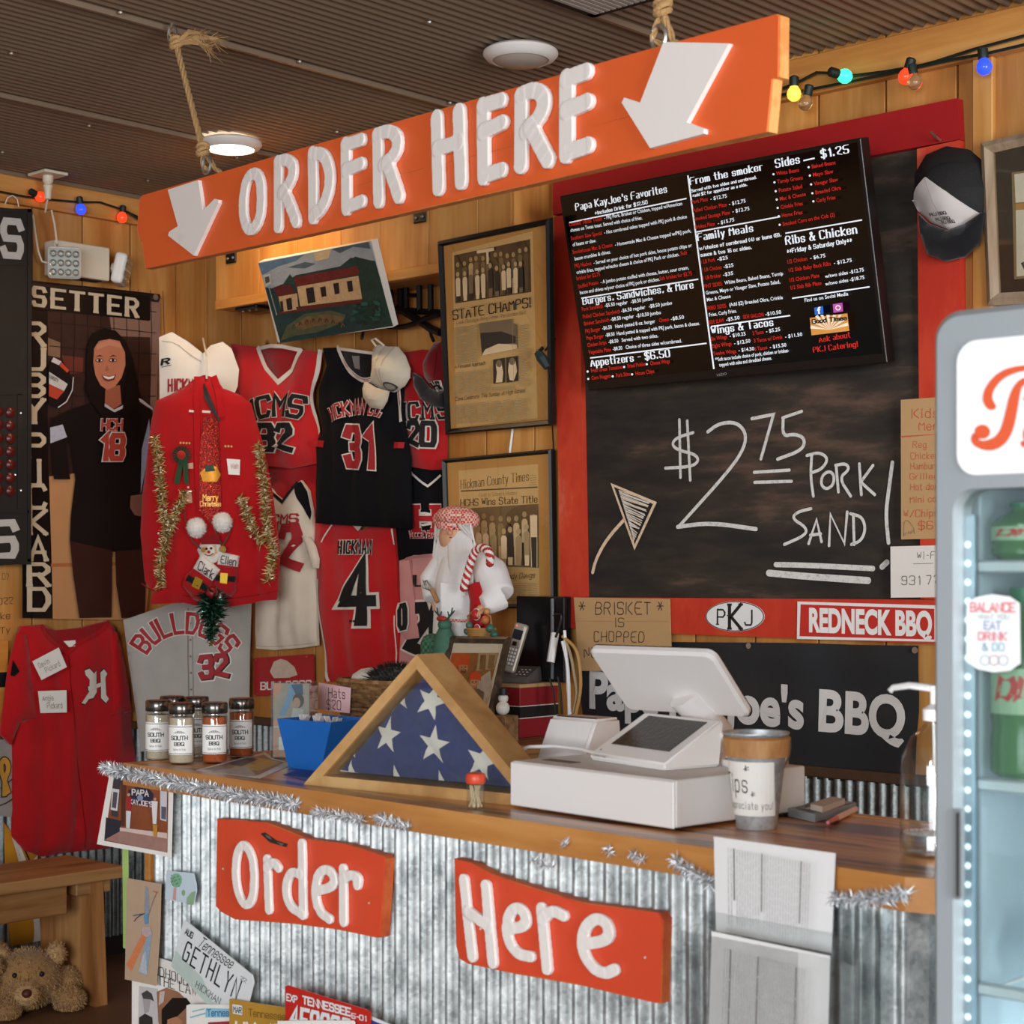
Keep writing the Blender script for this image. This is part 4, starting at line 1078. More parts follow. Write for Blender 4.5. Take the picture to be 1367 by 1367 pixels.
def crowd(S, z, q, n, rows, seed, pal):
    """A printed group picture: rows of standing figures inside a quad."""
    a, b, c, d = z(*q); R_ = random.Random(seed)
    def at(s, t): return (a[0]+(b[0]-a[0])*s+(d[0]-a[0])*t+((c[0]-d[0])-(b[0]-a[0]))*s*t, a[1]+(b[1]-a[1])*s+(d[1]-a[1])*t+((c[1]-d[1])-(b[1]-a[1]))*s*t)
    for r in range(rows):
        for i in range(n):
            s = (i+.5+R_.uniform(-.15, .15)+(.3 if r % 2 else 0))/n
            if s > .97: continue
            t0 = .22+.2*r+R_.uniform(-.04, .04); w_ = .36/n; m = R_.choice(pal)
            S.pp([at(s-w_, t0+.08), at(s-w_*.5, t0+.04), at(s+w_*.5, t0+.04), at(s+w_, t0+.08), at(s+w_*.9, min(.97, t0+.42)), at(s-w_*.9, min(.97, t0+.42))], m)
            if t0+.42 < .9: S.pp([at(s-w_*.8, t0+.42), at(s+w_*.8, t0+.42), at(s+w_*.7, .97), at(s-w_*.7, .97)], R_.choice(pal))
            hx, hy = at(s, t0-.03); S.pp(circ(hx, hy, abs(b[0]-a[0])*.28/n, abs(d[1]-a[1])*.055, 8), mat('b89a70', var=.1))
N_D, N_M, N_L, N_G = mat('3a3026', rough=.8), mat('7a664a', rough=.8), mat('e0c296', rough=.8), mat('a58c62', rough=.8)
KRB = mat('d39b58', rough=.85, var=.05, scale=9)
S = leaned((584, 323), (594.5, 580), .06, .285)
f1, _ = framed('framed_newspaper', 'framed yellowed newspaper page headed STATE CHAMPS in a thin black frame', 'framed page', S, [(584, 323), (733, 292), (736.5, 568), (594.5, 580.5)], .018, .02, BLACKM, KRB)
S.off = -.0108; z = zoom(580, 290, 4.556)
S.pp(z(108, 215, 598, 85, 628, 1222, 135, 1278), NEWSP)
S.pp(z(120, 232, 583, 133, 590, 455, 128, 525), N_D); crowd(S, z, (120, 232, 583, 133, 590, 455, 128, 525), 12, 2, 5, [N_D, N_M, N_L, N_L, mat('594a38')])
S.pp(z(268, 200, 372, 180, 374, 200, 340, 208, 342, 280, 328, 282, 326, 210, 270, 218), N_L)
rng(S, z, 'STATE CHAMPS!', 125, 620, 597, 542, 56, INK, lean=-.05, tv=.16, th=.08, serif=.09, gap=.22, smooth=1)
rng(S, z, 'Lady Bulldogs Bring Home The Golden Ball', 145, 647, 560, 585, 20, N_M, lean=.1, tv=.1, serif=.06, slant=.15)
S.pp(z(282, 642, 485, 614, 488, 640, 513, 650, 515, 795, 300, 838), N_M); S.pp(z(290, 700, 420, 690, 505, 720, 505, 760, 400, 770, 330, 800, 300, 820), N_D); S.pp(z(320, 800, 400, 765, 512, 770, 515, 795, 300, 838), N_L)
S.pp(z(368, 862, 437, 850, 440, 1000, 370, 1008), N_D); S.pp(z(447, 848, 520, 838, 522, 990, 450, 1002), N_D)
S.pp(z(385, 890, 420, 880, 430, 940, 425, 998, 385, 1002, 392, 940), N_L); S.pp(z(465, 880, 505, 870, 515, 930, 495, 990, 470, 985, 460, 930), N_L); S.pp(circ(*z(405, 885)[0], 4, 5, 10), N_M); S.pp(circ(*z(485, 872)[0], 4, 5, 10), N_M)
rng(S, z, 'A Focused Approach', 137, 915, 322, 890, 20, INK, lean=0, tv=.12, serif=.08)
rng(S, z, 'Come Celebrate This Sunday at High School', 140, 1112, 562, 1058, 22, INK, lean=0, tv=.11, serif=.07, slant=.1)
for q, n in (((130, 668, 202, 656, 210, 880, 138, 888), 26), ((208, 655, 276, 645, 280, 868, 214, 878), 26), ((528, 650, 596, 640, 606, 1010, 540, 1020), 38), ((138, 935, 206, 926, 210, 1070, 142, 1080), 18), ((214, 925, 282, 916, 284, 1062, 218, 1068), 18), ((290, 915, 362, 905, 364, 1050, 294, 1058), 18), ((372, 1020, 520, 1005, 522, 1025, 374, 1040), 3)): column(S, z, q, n, N_G)
for k in range(6): column(S, z, (142+k*79, 1128-k*9, 210+k*79, 1120-k*9, 216+k*79, 1232-k*5, 150+k*79, 1240-k*5), 15, N_G)
S.stroke(z(128, 545, 592, 470), .5, N_G, 0); S.stroke(z(522, 590, 530, 1020), .4, N_G, 0)
S.build('newspaper', f1)
S = leaned((590, 612), (596, 806), .03, .05)
f2, _ = framed('framed_newspaper', 'framed newspaper page about a state title hanging behind the white bearded doll', 'framed page', S, [(590, 613), (735.5, 599.5), (739, 812), (596, 812)], .014, .02, BLACKM, KRB)
S.off = -.0108; z = zoom(360, 600, 3.4175)
S.pp(z(862, 97, 1225, 66, 1232, 700, 1235, 715, 880, 720), mat('e6bf88', rough=.8, var=.06))
rng(S, z, 'Hickman County Times', 873, 180, 1182, 142, 40, N_D, lean=0, tv=.12, th=.05, serif=.07, gap=.22, wf=.8, smooth=1); column(S, z, (1190, 115, 1216, 112, 1218, 165, 1192, 168), 5, N_G)
S.stroke(z(875, 190, 1222, 172), 1.6, N_D, 0); rng(S, z, "First in School's History", 958, 217, 1130, 206, 16, N_M, lean=0, tv=.08)
rng(S, z, 'HCHS Wins State Title', 873, 259, 1222, 242, 30, INK, lean=0, tv=.16, th=.09, serif=.08, smooth=1)
S.pp(z(885, 270, 1228, 248, 1230, 540, 890, 528), N_M); crowd(S, z, (885, 270, 1228, 248, 1230, 540, 890, 528), 9, 2, 8, [N_D, N_L, N_G, N_L]); S.pp(z(1195, 300, 1228, 300, 1229, 538, 1200, 536), N_L); S.pp(z(1200, 400, 1226, 400, 1226, 538, 1204, 536), N_D)
rng(S, z, 'Lady Dawgs', 1083, 592, 1216, 584, 24, N_D, lean=0, tv=.1, serif=.06, slant=.15)
for k in range(4): column(S, z, (1052+k*46, 612-k*2, 1090+k*46, 610-k*2, 1092+k*46, 690, 1054+k*46, 692), 10, N_G)
S.build('newspaper', f2)
# picture cords between the two frames
mb = MB(); mb.tube([B(683, 560, .008), B(684, 575, .009), B(681, 600, .012), B(680, 640, .008)], .004, WHITE, 6); tag(mb.build('picture_wire', smooth=True), 'short white cord on the planks between the two framed newspaper pages', 'cord')
t = thing('connector_cord', 'dark cord with a green plug hanging over the edge of the tall framed page', 'cord', B(724, 480, .13))
q0 = S.O.y
mb = MB(); mb.tube([B(741, 452, .05), B(733, 460, .14), B(728, 468, .165)], .003, BLACKM, 6); mb.tube([B(731, 490, .155), B(734, 520, .14), B(737, 560, .1), B(739, 600, .06)], .0025, BLACKM, 6); mb.build('cable', t, True)
a, b_ = B(718, 470, .17), B(731, 491, .16); mb = MB(); mb.tube([a, a.lerp(b_, .4), b_], [.013, .017, .012], mat('243430', rough=.5), 6); mb.tube([a+V((.02, 0, .012)), a], [.006, .008], BLACKM, 6); mb.build('plug', t)

# ---- painting
S = leaned((345, 350), (370, 457), .19, .32)
pt = thing('canvas_painting', 'unframed canvas painting of a small red roofed diner above the jerseys', 'painting', S.P(S.uv(370, 457)))
PO = [(345, 350), (496, 322), (524, 437), (371, 457)]
S.slab(S.px(PO), .03, mat('d8d0c4', rough=.8, var=.04)); S.build('canvas', pt)
z = zoom(220, 300, 3.4175)
def pm(h, var=.35, sc=26): return mat(h, rough=.55, var=var, scale=sc, bump=.2, bscale=90)
S.pp(z(427, 176, 936, 75, 1042, 462, 528, 540), pm('1e3a38', .6, 14))
S.pp(z(427, 176, 936, 75, 960, 165, 850, 150, 800, 190, 700, 210, 600, 230, 540, 270, 490, 290, 458, 285), pm('9aa0a4', .25, 12))
S.pp(z(427, 176, 640, 134, 600, 165, 520, 190, 445, 230), pm('56708a')); S.pp(z(560, 195, 640, 170, 690, 178, 640, 200), pm('52606c')); S.pp(z(680, 130, 760, 112, 745, 155, 690, 165), pm('cdb488')); S.pp(z(760, 110, 930, 78, 940, 110, 860, 100, 800, 130), pm('4a5c66'))
S.pp(z(840, 165, 870, 145, 930, 160, 980, 230, 1042, 462, 900, 480, 890, 200), pm('1f3a30', .6)); S.pp(z(545, 265, 572, 225, 592, 250, 596, 275), pm('24403a'))
S.pp(z(590, 240, 880, 188, 890, 225, 600, 285), pm('6a2420')); S.pp(z(498, 285, 570, 272, 600, 310, 515, 330), pm('5c201e'))
S.pp(z(605, 283, 885, 232, 902, 338, 620, 372), pm('c9a67a', .3, 60)); S.pp(z(520, 328, 605, 312, 612, 385, 535, 400), pm('c3a076', .3, 60))
for q in ((645, 290, 680, 283, 690, 352, 655, 360), (710, 285, 735, 280, 740, 325, 718, 330), (770, 268, 795, 263, 800, 312, 778, 318), (832, 258, 856, 253, 862, 302, 840, 306), (555, 338, 580, 332, 585, 385, 562, 390), (528, 350, 540, 346, 545, 395, 534, 396)): S.pp(z(*q), pm('231c1e'))
S.pp(z(600, 375, 900, 338, 905, 355, 610, 395), pm('5a2620')); S.pp(z(515, 400, 615, 385, 616, 396, 518, 410), pm('5a2620'))
S.pp(z(530, 528, 560, 460, 640, 405, 760, 390, 830, 410, 815, 445, 700, 490, 600, 505), pm('4c5238', .5, 30)); S.pp(z(590, 460, 640, 420, 740, 408, 828, 420, 800, 445, 700, 460, 620, 480), pm('6b5636', .5, 40))
for k in range(16): 
    x_ = 585+k*15; y_ = 470-30*math.sin(k/16*pi)
    S.stroke(z(x_, y_, x_+6, y_-18, x_+14, y_-2), 1.2, pm('7d5c34' if k % 2 else '3a2c20'))
S.stroke(z(480, 285, 515, 408), 1.6, pm('9aa096'), 0); S.pp(z(455, 230, 485, 222, 490, 265, 462, 282), pm('b9b9ae')); S.pp(z(460, 238, 480, 232, 484, 258, 466, 268), pm('4a4a46'))
R_ = random.Random(5)
for k in range(26):
    x_, y_ = R_.uniform(840, 1000), R_.uniform(340, 450)
    S.stroke(z(x_, y_, x_+R_.uniform(8, 22), y_+R_.uniform(-8, 8)), R_.uniform(2, 5), pm(R_.choice(['2c5a50', '1a2e2c', '24483e', '16302c'])))
S.build('picture', pt)

# ---- red plate under the jerseys, framed prints on the right
z = zoom(0, 560, 3.4175)
def d6(S):
    S.pp(z(1232, 1150, 1250, 1105, 1280, 1092, 1310, 1100, 1345, 1130, 1358, 1165, 1320, 1178, 1250, 1180), mat('cdb9a4', rough=.5, var=.15, scale=60))
    rng(S, z, 'BULLDOGS', 1192, 1232, 1420, 1224, 32, mat('e4d8cc'), lean=0, tv=.22, th=.17, serif=.08)
    for c_ in ((1168, 1098), (1400, 1082), (1172, 1250)): S.pp(circ(*z(*c_)[0], 1., n=8), STEEL)
card('bulldog_plate', 'red metal plate reading BULLDOGS on the wall behind the clear stand', 'plate', BACK(.02), z(1158, 1092, 1166, 1088, 1425, 1070, 1432, 1076, 1436, 1240, 1430, 1248, 1170, 1262, 1160, 1254), mat('a8242a', rough=.35, var=.05), .002, d6)
GREYW = wood('grey_barn_wood', '6e5a46', '947c62', 'a8927a', grain=(1, 1, .1), scale=12, rough=.8)
S = leaned((1309, 191), (1318, 408), .035, .06)
f3, _ = framed('framed_prints', 'grey weathered wood frame of matted prints at the right end of the wall', 'framed prints', S, [(1309, 191), (1420, 165), (1430, 402), (1318, 408)], .032, .03, GREYW, mat('3a3029', rough=.9, var=.1))
S.off = -.0165; z = zoom(1280, 150, 5.063)
S.pp(z(358, 408, 520, 385, 545, 1110, 375, 1130), mat('8a7656')); S.pp(z(376, 420, 520, 398, 525, 600, 385, 612), mat('dcd6ce')); S.pp(z(386, 662, 525, 650, 540, 1095, 392, 1110), mat('d6d0c8')); S.pp(z(385, 620, 525, 606, 525, 648, 386, 660), mat('b98a4e'))
S.pp(z(420, 1020, 440, 1010, 470, 1050, 470, 1080, 440, 1060), mat('4a4a4c'))
S.build('print', f3)

# ---- black wrought rack under the header, seen between painting and frame
z = zoom(500, 360, 11.39)
rk = thing('wrought_rack', 'black wrought metal rack on the wall between the painting and the tall frame', 'rack', B(555, 400, .06))
mb = MB()
def rt(*c, r=.006, off=.06): mb.tube([B(px, py, off) for px, py in z(*c)], r, BK, 6)
for x_ in (245, 390, 480, 680, 850): rt(x_, 230, x_+5, 640, r=.011)
rt(200, 590, 400, 610, 700, 640, 980, 650, r=.012); rt(510, 392, 660, 390, r=.008); rt(210, 250, 980, 140, r=.008)
mb.build('bar', rk, True); mb = MB()
rt(250, 600, 450, 640, 700, 790, 860, 900, 1000, 960, r=.014, off=.075); rt(220, 870, 420, 875, 620, 820, 760, 745, 980, 680, r=.010, off=.09); rt(840, 880, 860, 1000, 900, 1090, r=.006)
mb.build('scroll', rk, True)

# ================================================================= garments and caps
def fab(h, sheen=.25, sc=900, var=.1): return mat(h, rough=.85, var=var, scale=14, bump=.12, bscale=sc, sheen=sheen)
F_RED, F_RED2, F_BLK, F_CRM, F_GRY, F_PNK = fab('b3161c'), fab('c01c20'), fab('100f12', sheen=.03), fab('d8cab6'), fab('a9a39b'), fab('cf8f88')
F_WHT, F_DRED, F_GOLD = fab('e6ddd0'), fab('8e1218'), fab('c98a22')
I_RED, I_BLK, I_WHT = mat('b0181e', rough=.7, var=.06), mat('141315', rough=.7, var=.1), mat('ded2c4', rough=.7, var=.05)
I_MAR = mat('9b1f26', rough=.7, var=.06)
def diag(px, py, d): return Surf(DP(px, py, d)*1, (.7071, .7071, 0), (0, 0, 1), (.7071, -.7071, 0))
TXT = dict(tv=.19, gap=.22, wf=.85, seg=.09)
def garment(name, label, cat, wall, outline, off, m, puff=.022, folds=(), group=None, soft=.05, crease=.0065, seed=0, step=.022):
    c = Cloth(wall, outline, off, puff, soft, folds, step, crease, seed)
    t = thing(name, label, cat, c.P(sum((V(q) for q in c.poly_), V((0, 0)))/len(c.poly_)), group)
    c.body(m, 'fabric', t); c.root = t
    return c
def arch(S, txt, cpx, r, a0, a1, h, m, outline=None, ow=.07, n=.0045, tv=.2):
    """Letters standing around a circle (photo pixels, degrees from straight up)."""
    pl, wd = text_polys(txt, 1., tv=tv, gap=.25, wf=.85, seg=.2)
    c = S.uv(*cpx); e = S.uv(cpx[0]+100, cpx[1]); sx = (e-c).length/100; sy = (S.uv(cpx[0], cpx[1]-100)-c).length/100
    def mp(q):
        a = math.radians(a0+(a1-a0)*q.x/wd); rr = r+q.y*h
        return c+V((math.sin(a)*rr*sx, math.cos(a)*rr*sy))
    if outline is not None:
        S.polys([[mp(p) for p in q] for q in text_polys(txt, 1., tv=tv+2*ow, gap=.25, wf=.85, seg=.2)[0]], outline, n); n += .0022
    S.polys([[mp(p) for p in q] for q in pl], m, n)
JG = 'team jerseys on the wall'
# plain red jersey deep behind the others
g = garment('jersey', 'plain red jersey mostly hidden behind the cream jersey with black shoulders', 'jersey', 'B', [(338, 605), (418, 602), (430, 690), (434, 770), (420, 805), (405, 800), (345, 700)], .012, F_RED, .015, group=JG)
g = garment('jersey', 'black volleyball jersey with a crossed red and white H emblem', 'jersey', 'B', [(520, 600), (587, 612), (590, 738), (560, 745), (524, 748), (522, 690)], .014, F_BLK, .018, group=JG, seed=3)
z = zoom(360, 600, 3.4175)
g.band(z(632, 72, 650, 110, 722, 168, 765, 120), 3., I_WHT, smooth=0)
g.fit('H', *z(678, 366, 752, 366), z(678, 266)[0], I_RED, n=.0045, outline=I_WHT, ow=.05, tv=.26, seg=.09, serif=.2); g.band(z(748, 300, 700, 288, 655, 305, 650, 320, 690, 348, 745, 335), 3.2, I_WHT); g.patch(z(640, 322, 672, 306, 668, 338), I_WHT)
g.fit('VOLLEYBALL', *z(640, 402, 778, 402), z(640, 374)[0], I_RED, n=.0045, outline=I_WHT, ow=.06, **TXT); g.done('emblem', g.root)
g = garment('jersey', 'red HCMS jersey number 20 half behind the tall framed page', 'jersey', 'B', [(522, 472), (560, 466), (589, 470), (590, 560), (590, 626), (570, 627), (545, 623), (536, 590), (528, 540)], .034, F_RED, .02, group=JG, seed=4)
z = zoom(360, 300, 3.4175)
g.fit('HCMS', *z(590, 893, 800, 880), z(590, 820)[0], I_BLK, n=.0045, outline=I_WHT, ow=.05, tv=.17, gap=.3, wf=.7, seg=.09, serif=.12); g.fit('20', *z(640, 1003, 745, 1005), z(640, 905)[0], I_BLK, n=.0045, outline=I_WHT, ow=.06, tv=.24, seg=.12, wf=.7)
g.band(z(612, 620, 620, 680, 650, 700), 2.2, I_WHT); g.done('print', g.root)
# pink jersey
z = zoom(360, 600, 3.4175)
g = garment('jersey', 'faded pink football jersey with black numbers behind the bearded doll', 'jersey', 'B', z(575, 508, 612, 495, 640, 482, 775, 472, 792, 480, 796, 990, 700, 1000, 600, 1015, 570, 1010, 572, 900, 580, 700), .02, F_PNK, .022, group=JG, seed=5, crease=.002)
g.band(z(612, 500, 640, 490, 790, 480), 4, fab('b97a74')); g.band(z(714, 690, 716, 900), 1.2, fab('b06f6c'), smooth=0); g.band(z(640, 690, 790, 690), .9, fab('b06f6c'), smooth=0)
g.fit('BULLDOGS', *z(612, 624, 835, 620), z(612, 578)[0], I_BLK, n=.0045, serif=.1, tv=.17, gap=.2, wf=.7, seg=.09)
g.fit('20', *z(640, 930, 830, 925), z(640, 725)[0], I_BLK, n=.0045, outline=I_WHT, ow=.05, tv=.26, seg=.07, wf=.62)
g.fit('0', *z(596, 818, 622, 812), z(592, 714)[0], I_BLK, n=.0035, outline=I_WHT, ow=.05, tv=.2, seg=.07, wf=.4); g.band(z(566, 780, 562, 900, 568, 1000), 1.6, I_WHT); g.done('print', g.root)
g2 = Cloth('B', z(583, 510, 625, 505, 640, 600, 655, 720, 672, 860, 610, 868, 594, 840, 590, 700), .046, .012, .02, step=.03, seed=6)
g2.body(F_PNK, 'sleeve', g.root); g2.fit('0', *z(596, 818, 622, 812), z(594, 716)[0], I_BLK, n=.0045, outline=I_WHT, ow=.05, tv=.22, seg=.07, wf=.42); g2.done('sleeve_number', g.root)
# red number 4
g = garment('jersey', 'long red HICKMAN jersey with a big black number 4', 'jersey', 'B', [(414, 690), (433, 694), (467, 700), (476, 709), (489, 701), (519, 702), (523, 745), (525, 790), (528, 835), (524, 900), (480, 908), (428, 911), (429, 865), (420, 825), (418, 775), (414, 735)], .03, F_RED2, .026, group=JG, seed=7, folds=[(440, 800, .008, .02), (505, 800, .006, .02)])
g.fit('HICKMAN', *z(323, 473, 466, 472), z(323, 420)[0], I_BLK, n=.0045, outline=I_WHT, ow=.05, tv=.19, gap=.25, wf=.6, seg=.09, serif=.08)
g.fit('4', *z(342, 780, 455, 778), z(345, 520)[0], I_BLK, n=.0045, outline=I_WHT, ow=.045, tv=.2, seg=.06, wf=.62)
g.band(z(418, 783, 380, 783), 3, I_BLK, smooth=0, n=.005)
g.band(z(206, 600, 208, 740, 238, 860, 252, 1050), 5.5, I_WHT, smooth=2); g.band(z(268, 345, 240, 420), 2.4, I_WHT, smooth=0); g.band(z(542, 365, 552, 430), 2.4, I_WHT, smooth=0); g.patch(z(360, 345, 410, 348, 388, 372), F_CRM); g.band(z(560, 760, 566, 900, 560, 1010), 1.4, I_WHT); g.done('print', g.root)
# cream HCMS 12
z = zoom(180, 500, 3.797)
g = garment('jersey', 'cream HCMS jersey with red numbers and black V collar beside the red sweater', 'jersey', 'B', [(325, 640), (350, 645), (362, 660), (373, 669), (385, 652), (396, 641), (406, 655), (411, 682), (413, 745), (416, 800), (418, 862), (395, 865), (360, 868), (336, 866), (335, 800), (328, 700)], .04, F_CRM, .024, group=JG, seed=8, folds=[(385, 790, .01, .018), (402, 790, .008, .014), (365, 820, .006, .02)])
g.patch([(388, 649), (397, 642), (406, 656), (411, 684), (410, 694), (403, 680), (395, 664)], F_BLK); g.band([(345, 645), (362, 660), (373, 670), (386, 652), (392, 645)], 4.6, I_BLK, smooth=0)
g.fit('HCMS', (350, 699.5), (397, 698), (350, 688), I_MAR, n=.0045, **TXT); g.fit('12', (360, 757), (397, 756), (360, 706), I_MAR, n=.0045, tv=.24, wf=.62, seg=.1); g.band([(336, 862), (360, 864), (395, 861), (417, 858)], .8, fab('b9a890')); g.done('print', g.root)
f_ = Cloth('B', zoom(360, 600, 3.4175)(132, 395, 160, 398, 188, 438, 205, 500, 202, 542, 180, 545, 165, 490, 150, 440), .07, .016, .02, step=.02, seed=9); f_.body(F_CRM, 'sleeve', g.root)
# red HCMS 32
g = garment('jersey', 'red HCMS jersey number 32 with a white V collar', 'jersey', 'B', [(303, 458), (340, 463), (353, 492), (368, 511), (384, 494), (398, 466), (424, 470), (420, 495), (411, 522), (412, 545), (420, 575), (417, 618), (380, 625), (345, 621), (300, 600), (300, 500)], .055, F_RED2, .024, group=JG, seed=10, folds=[(400, 590, .008, .02)])
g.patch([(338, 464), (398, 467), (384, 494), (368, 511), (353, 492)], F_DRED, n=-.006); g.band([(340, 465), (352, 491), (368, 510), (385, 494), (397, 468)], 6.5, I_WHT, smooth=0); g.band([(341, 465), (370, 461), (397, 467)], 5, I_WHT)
z = zoom(0, 200, 3.4175)
arch(g, 'HCMS', (367, 640), 86, -25, 22, 26, I_BLK, I_WHT, .035, tv=.21); g.fit('32', *z(1185, 1366, 1328, 1368), z(1185, 1258)[0], I_BLK, n=.0045, outline=I_WHT, ow=.04, tv=.24, seg=.07, wf=.72)
g.band([(424, 471), (421, 495), (413, 522), (414, 545), (424, 574)], 9, F_WHT, smooth=2, n=.004); g.band([(428, 471), (425, 497), (417, 524), (418, 545), (428, 575)], 1.2, I_BLK, smooth=2, n=.0055); g.done('trim_and_numbers', g.root)
# black 31
z = zoom(360, 300, 3.4175)
g = garment('jersey', 'black sleeveless HICKMAN CO. jersey number 31 with striped collar', 'jersey', 'B', [(426, 464), (446, 463), (456, 490), (470, 505), (486, 511), (502, 503), (514, 478), (527, 480), (531, 500), (529, 545), (534, 575), (540, 610), (541, 660), (542, 706), (500, 704), (465, 702), (433, 700), (415, 698), (416, 640), (416, 590), (425, 574), (419, 545), (420, 518), (430, 488)], .072, F_BLK, .026, group=JG, seed=11, folds=[(440, 660, .012, .02), (470, 660, .01, .02), (500, 660, .012, .02), (523, 650, .01, .016)])
g.patch([(446, 463), (514, 478), (502, 503), (486, 511), (470, 505), (456, 490)], fab('0e0d10'), n=-.008); g.patch(z(365, 598, 405, 598, 402, 660, 370, 652), mat('8b8782', rough=.7), n=-.003)
for w_, m, n in ((6.5, I_WHT, .003), (3.2, I_MAR, .0042), (1.3, I_WHT, .0052)): g.band([(447, 464), (457, 489), (470, 503), (486, 509), (502, 501), (513, 479)], w_, m, n=n, smooth=2)
g.band([(447, 465), (470, 468), (500, 472)], 4, I_WHT)
for w_, m, n in ((5.5, I_WHT, .003), (1.6, I_MAR, .0042)): g.band([(523, 482), (528, 500), (527, 530), (531, 560)], w_, m, n=n, smooth=2)
arch(g, 'HICKMAN CO.', (476, 640), 88, -22.5, 22.5, 17, I_MAR, I_WHT, .05, tv=.19); g.fit('31', *z(358, 1093, 470, 1100), z(358, 930)[0], I_MAR, n=.0045, outline=I_WHT, ow=.035, tv=.22, seg=.08, wf=.62)
g.band(z(192, 995, 235, 1000), 9, I_RED, smooth=0); g.band(z(565, 1005, 590, 1005), 8, I_RED, smooth=0); g.done('trim_and_numbers', g.root)

# garments across the corner
D1 = diag(247, 900, 6.80)
g = garment('baseball_jersey', 'grey button baseball jersey lettered BULLDOGS behind the spice jars', 'jersey', D1, [(163, 828), (245, 800), (335, 805), (333, 870), (332, 955), (322, 1000), (260, 1004), (186, 1004), (180, 950), (171, 890)], .0, F_GRY, .03, group=JG, seed=12, folds=[(285, 940, .012, .02), (205, 930, .006, .03)])
arch(g, 'BULLDOGS', (247, 905), 61, -57, 58, 25, I_MAR, I_WHT, .05, tv=.2); z = zoom(0, 560, 3.4175)
g.fit('32', *z(922, 1180, 1040, 1170), z(918, 1085)[0], I_BLK, n=.0026, outline=I_WHT, ow=.06, tv=.26, wf=.75, seg=.1); g.fit('32', *z(918, 1176, 1034, 1166), z(914, 1085)[0], I_MAR, n=.0078, tv=.24, wf=.75, seg=.1)
g.band([(251, 812), (252, 880), (254, 1000)], 1.4, fab('7d776f'), smooth=0); g.band([(257, 812), (258, 880), (260, 1000)], .8, fab('8c867e'), smooth=0)
for k in range(5): g.poly(g.px(circ(254.5+k*.4, 832+k*22, 1.4, n=8)), mat('8a4a44'), .004)
g.done('print', g.root)
D0 = diag(275, 480, 6.72)
g = garment('jersey', 'cream jersey slung in the corner above the red sweater', 'jersey', D0, [(211, 449), (228, 442), (250, 455), (270, 471), (280, 460), (296, 455), (308, 464), (318, 492), (316, 515), (308, 535), (290, 560), (212, 560)], .0, F_WHT, .03, group=JG, seed=13, crease=.007, folds=[(250, 480, .01, .02), (292, 500, .012, .015)])
z = zoom(0, 200, 3.4175)
g.fit('HICKMAN', *z(768, 1100, 930, 1096), z(768, 1050)[0], I_MAR, n=.0045, tv=.2, wf=.6, seg=.09, serif=.1); g.fit('R', *z(735, 980, 768, 976), z(740, 955)[0], I_BLK, n=.0045, tv=.26, serif=.1, seg=.09); g.band(z(735, 990, 780, 983), .9, I_BLK, smooth=0); g.band(z(735, 870, 800, 880, 860, 930, 915, 965), .9, fab('a89a86')); g.done('print', g.root)

D2 = diag(280, 650, 6.48)
sw = garment('sweater', 'bright red sweater on a hanger trimmed with gold tinsel and a glitter tie', 'sweater', D2, [(259, 503), (271, 499), (286, 503), (296, 517), (317, 525), (334, 537), (342, 566), (350, 592), (363, 658), (373, 737), (371, 784), (368, 801), (349, 802), (333, 806), (306, 810), (267, 810), (243, 805), (198, 807), (202, 790), (191, 776), (185, 711), (188, 658), (196, 592), (200, 560), (206, 534), (241, 518)], .0, fab('b01318', sheen=.3), .045, folds=[(226, 680, .028, .012), (345, 700, .028, .012), (250, 720, .012, .02), (322, 720, .012, .02)], seed=14, soft=.04, crease=.008)
z = zoom(180, 500, 3.797)
for pts, w_ in ((z(310, 20, 318, 250, 322, 500, 330, 690), 8), (z(400, 20, 425, 90, 440, 200), 9)): sw.band(pts, w_, fab('b01219'), n=.006)
sw.patch(z(345, 55, 360, 60, 425, 215, 405, 215, 350, 120), mat('3a1512'), n=.004)
sw.band(z(350, 50, 372, 110, 430, 235), 2.6, BLACKM, n=.008, smooth=0)
sw.band(z(282, 186, 308, 188), 3, I_WHT, n=.006, smooth=0); sw.band(z(348, 188, 378, 190), 3, I_WHT, n=.006, smooth=0)
for x_, y_ in ((235, 348), (250, 348), (265, 349), (280, 350), (462, 365), (477, 365), (492, 366)): sw.poly(sw.px(circ(*z(x_, y_)[0], 1.5, n=8)), mat('d8a060'), .005)
sw.patch(z(468, 428, 534, 432, 532, 510, 478, 508), PAPER, n=.006); sw.fit('Wish', *z(490, 480, 525, 476), z(490, 455)[0], mat('b8504a'), n=.008, tv=.1, seg=.2)
sw.patch(z(262, 452, 298, 448, 298, 478, 270, 478), fab('d8a890')); sw.patch(z(250, 590, 288, 585, 292, 650, 268, 652), fab('c99a80')); sw.band(z(30, 1060, 80, 1098, 135, 1092), 1.4, fab('8a0d12'), n=.004); sw.band(z(240, 1120, 400, 1140, 560, 1128, 710, 1100), 1.4, fab('8f0e14'), n=.004)
sw.done('trim', sw.root)
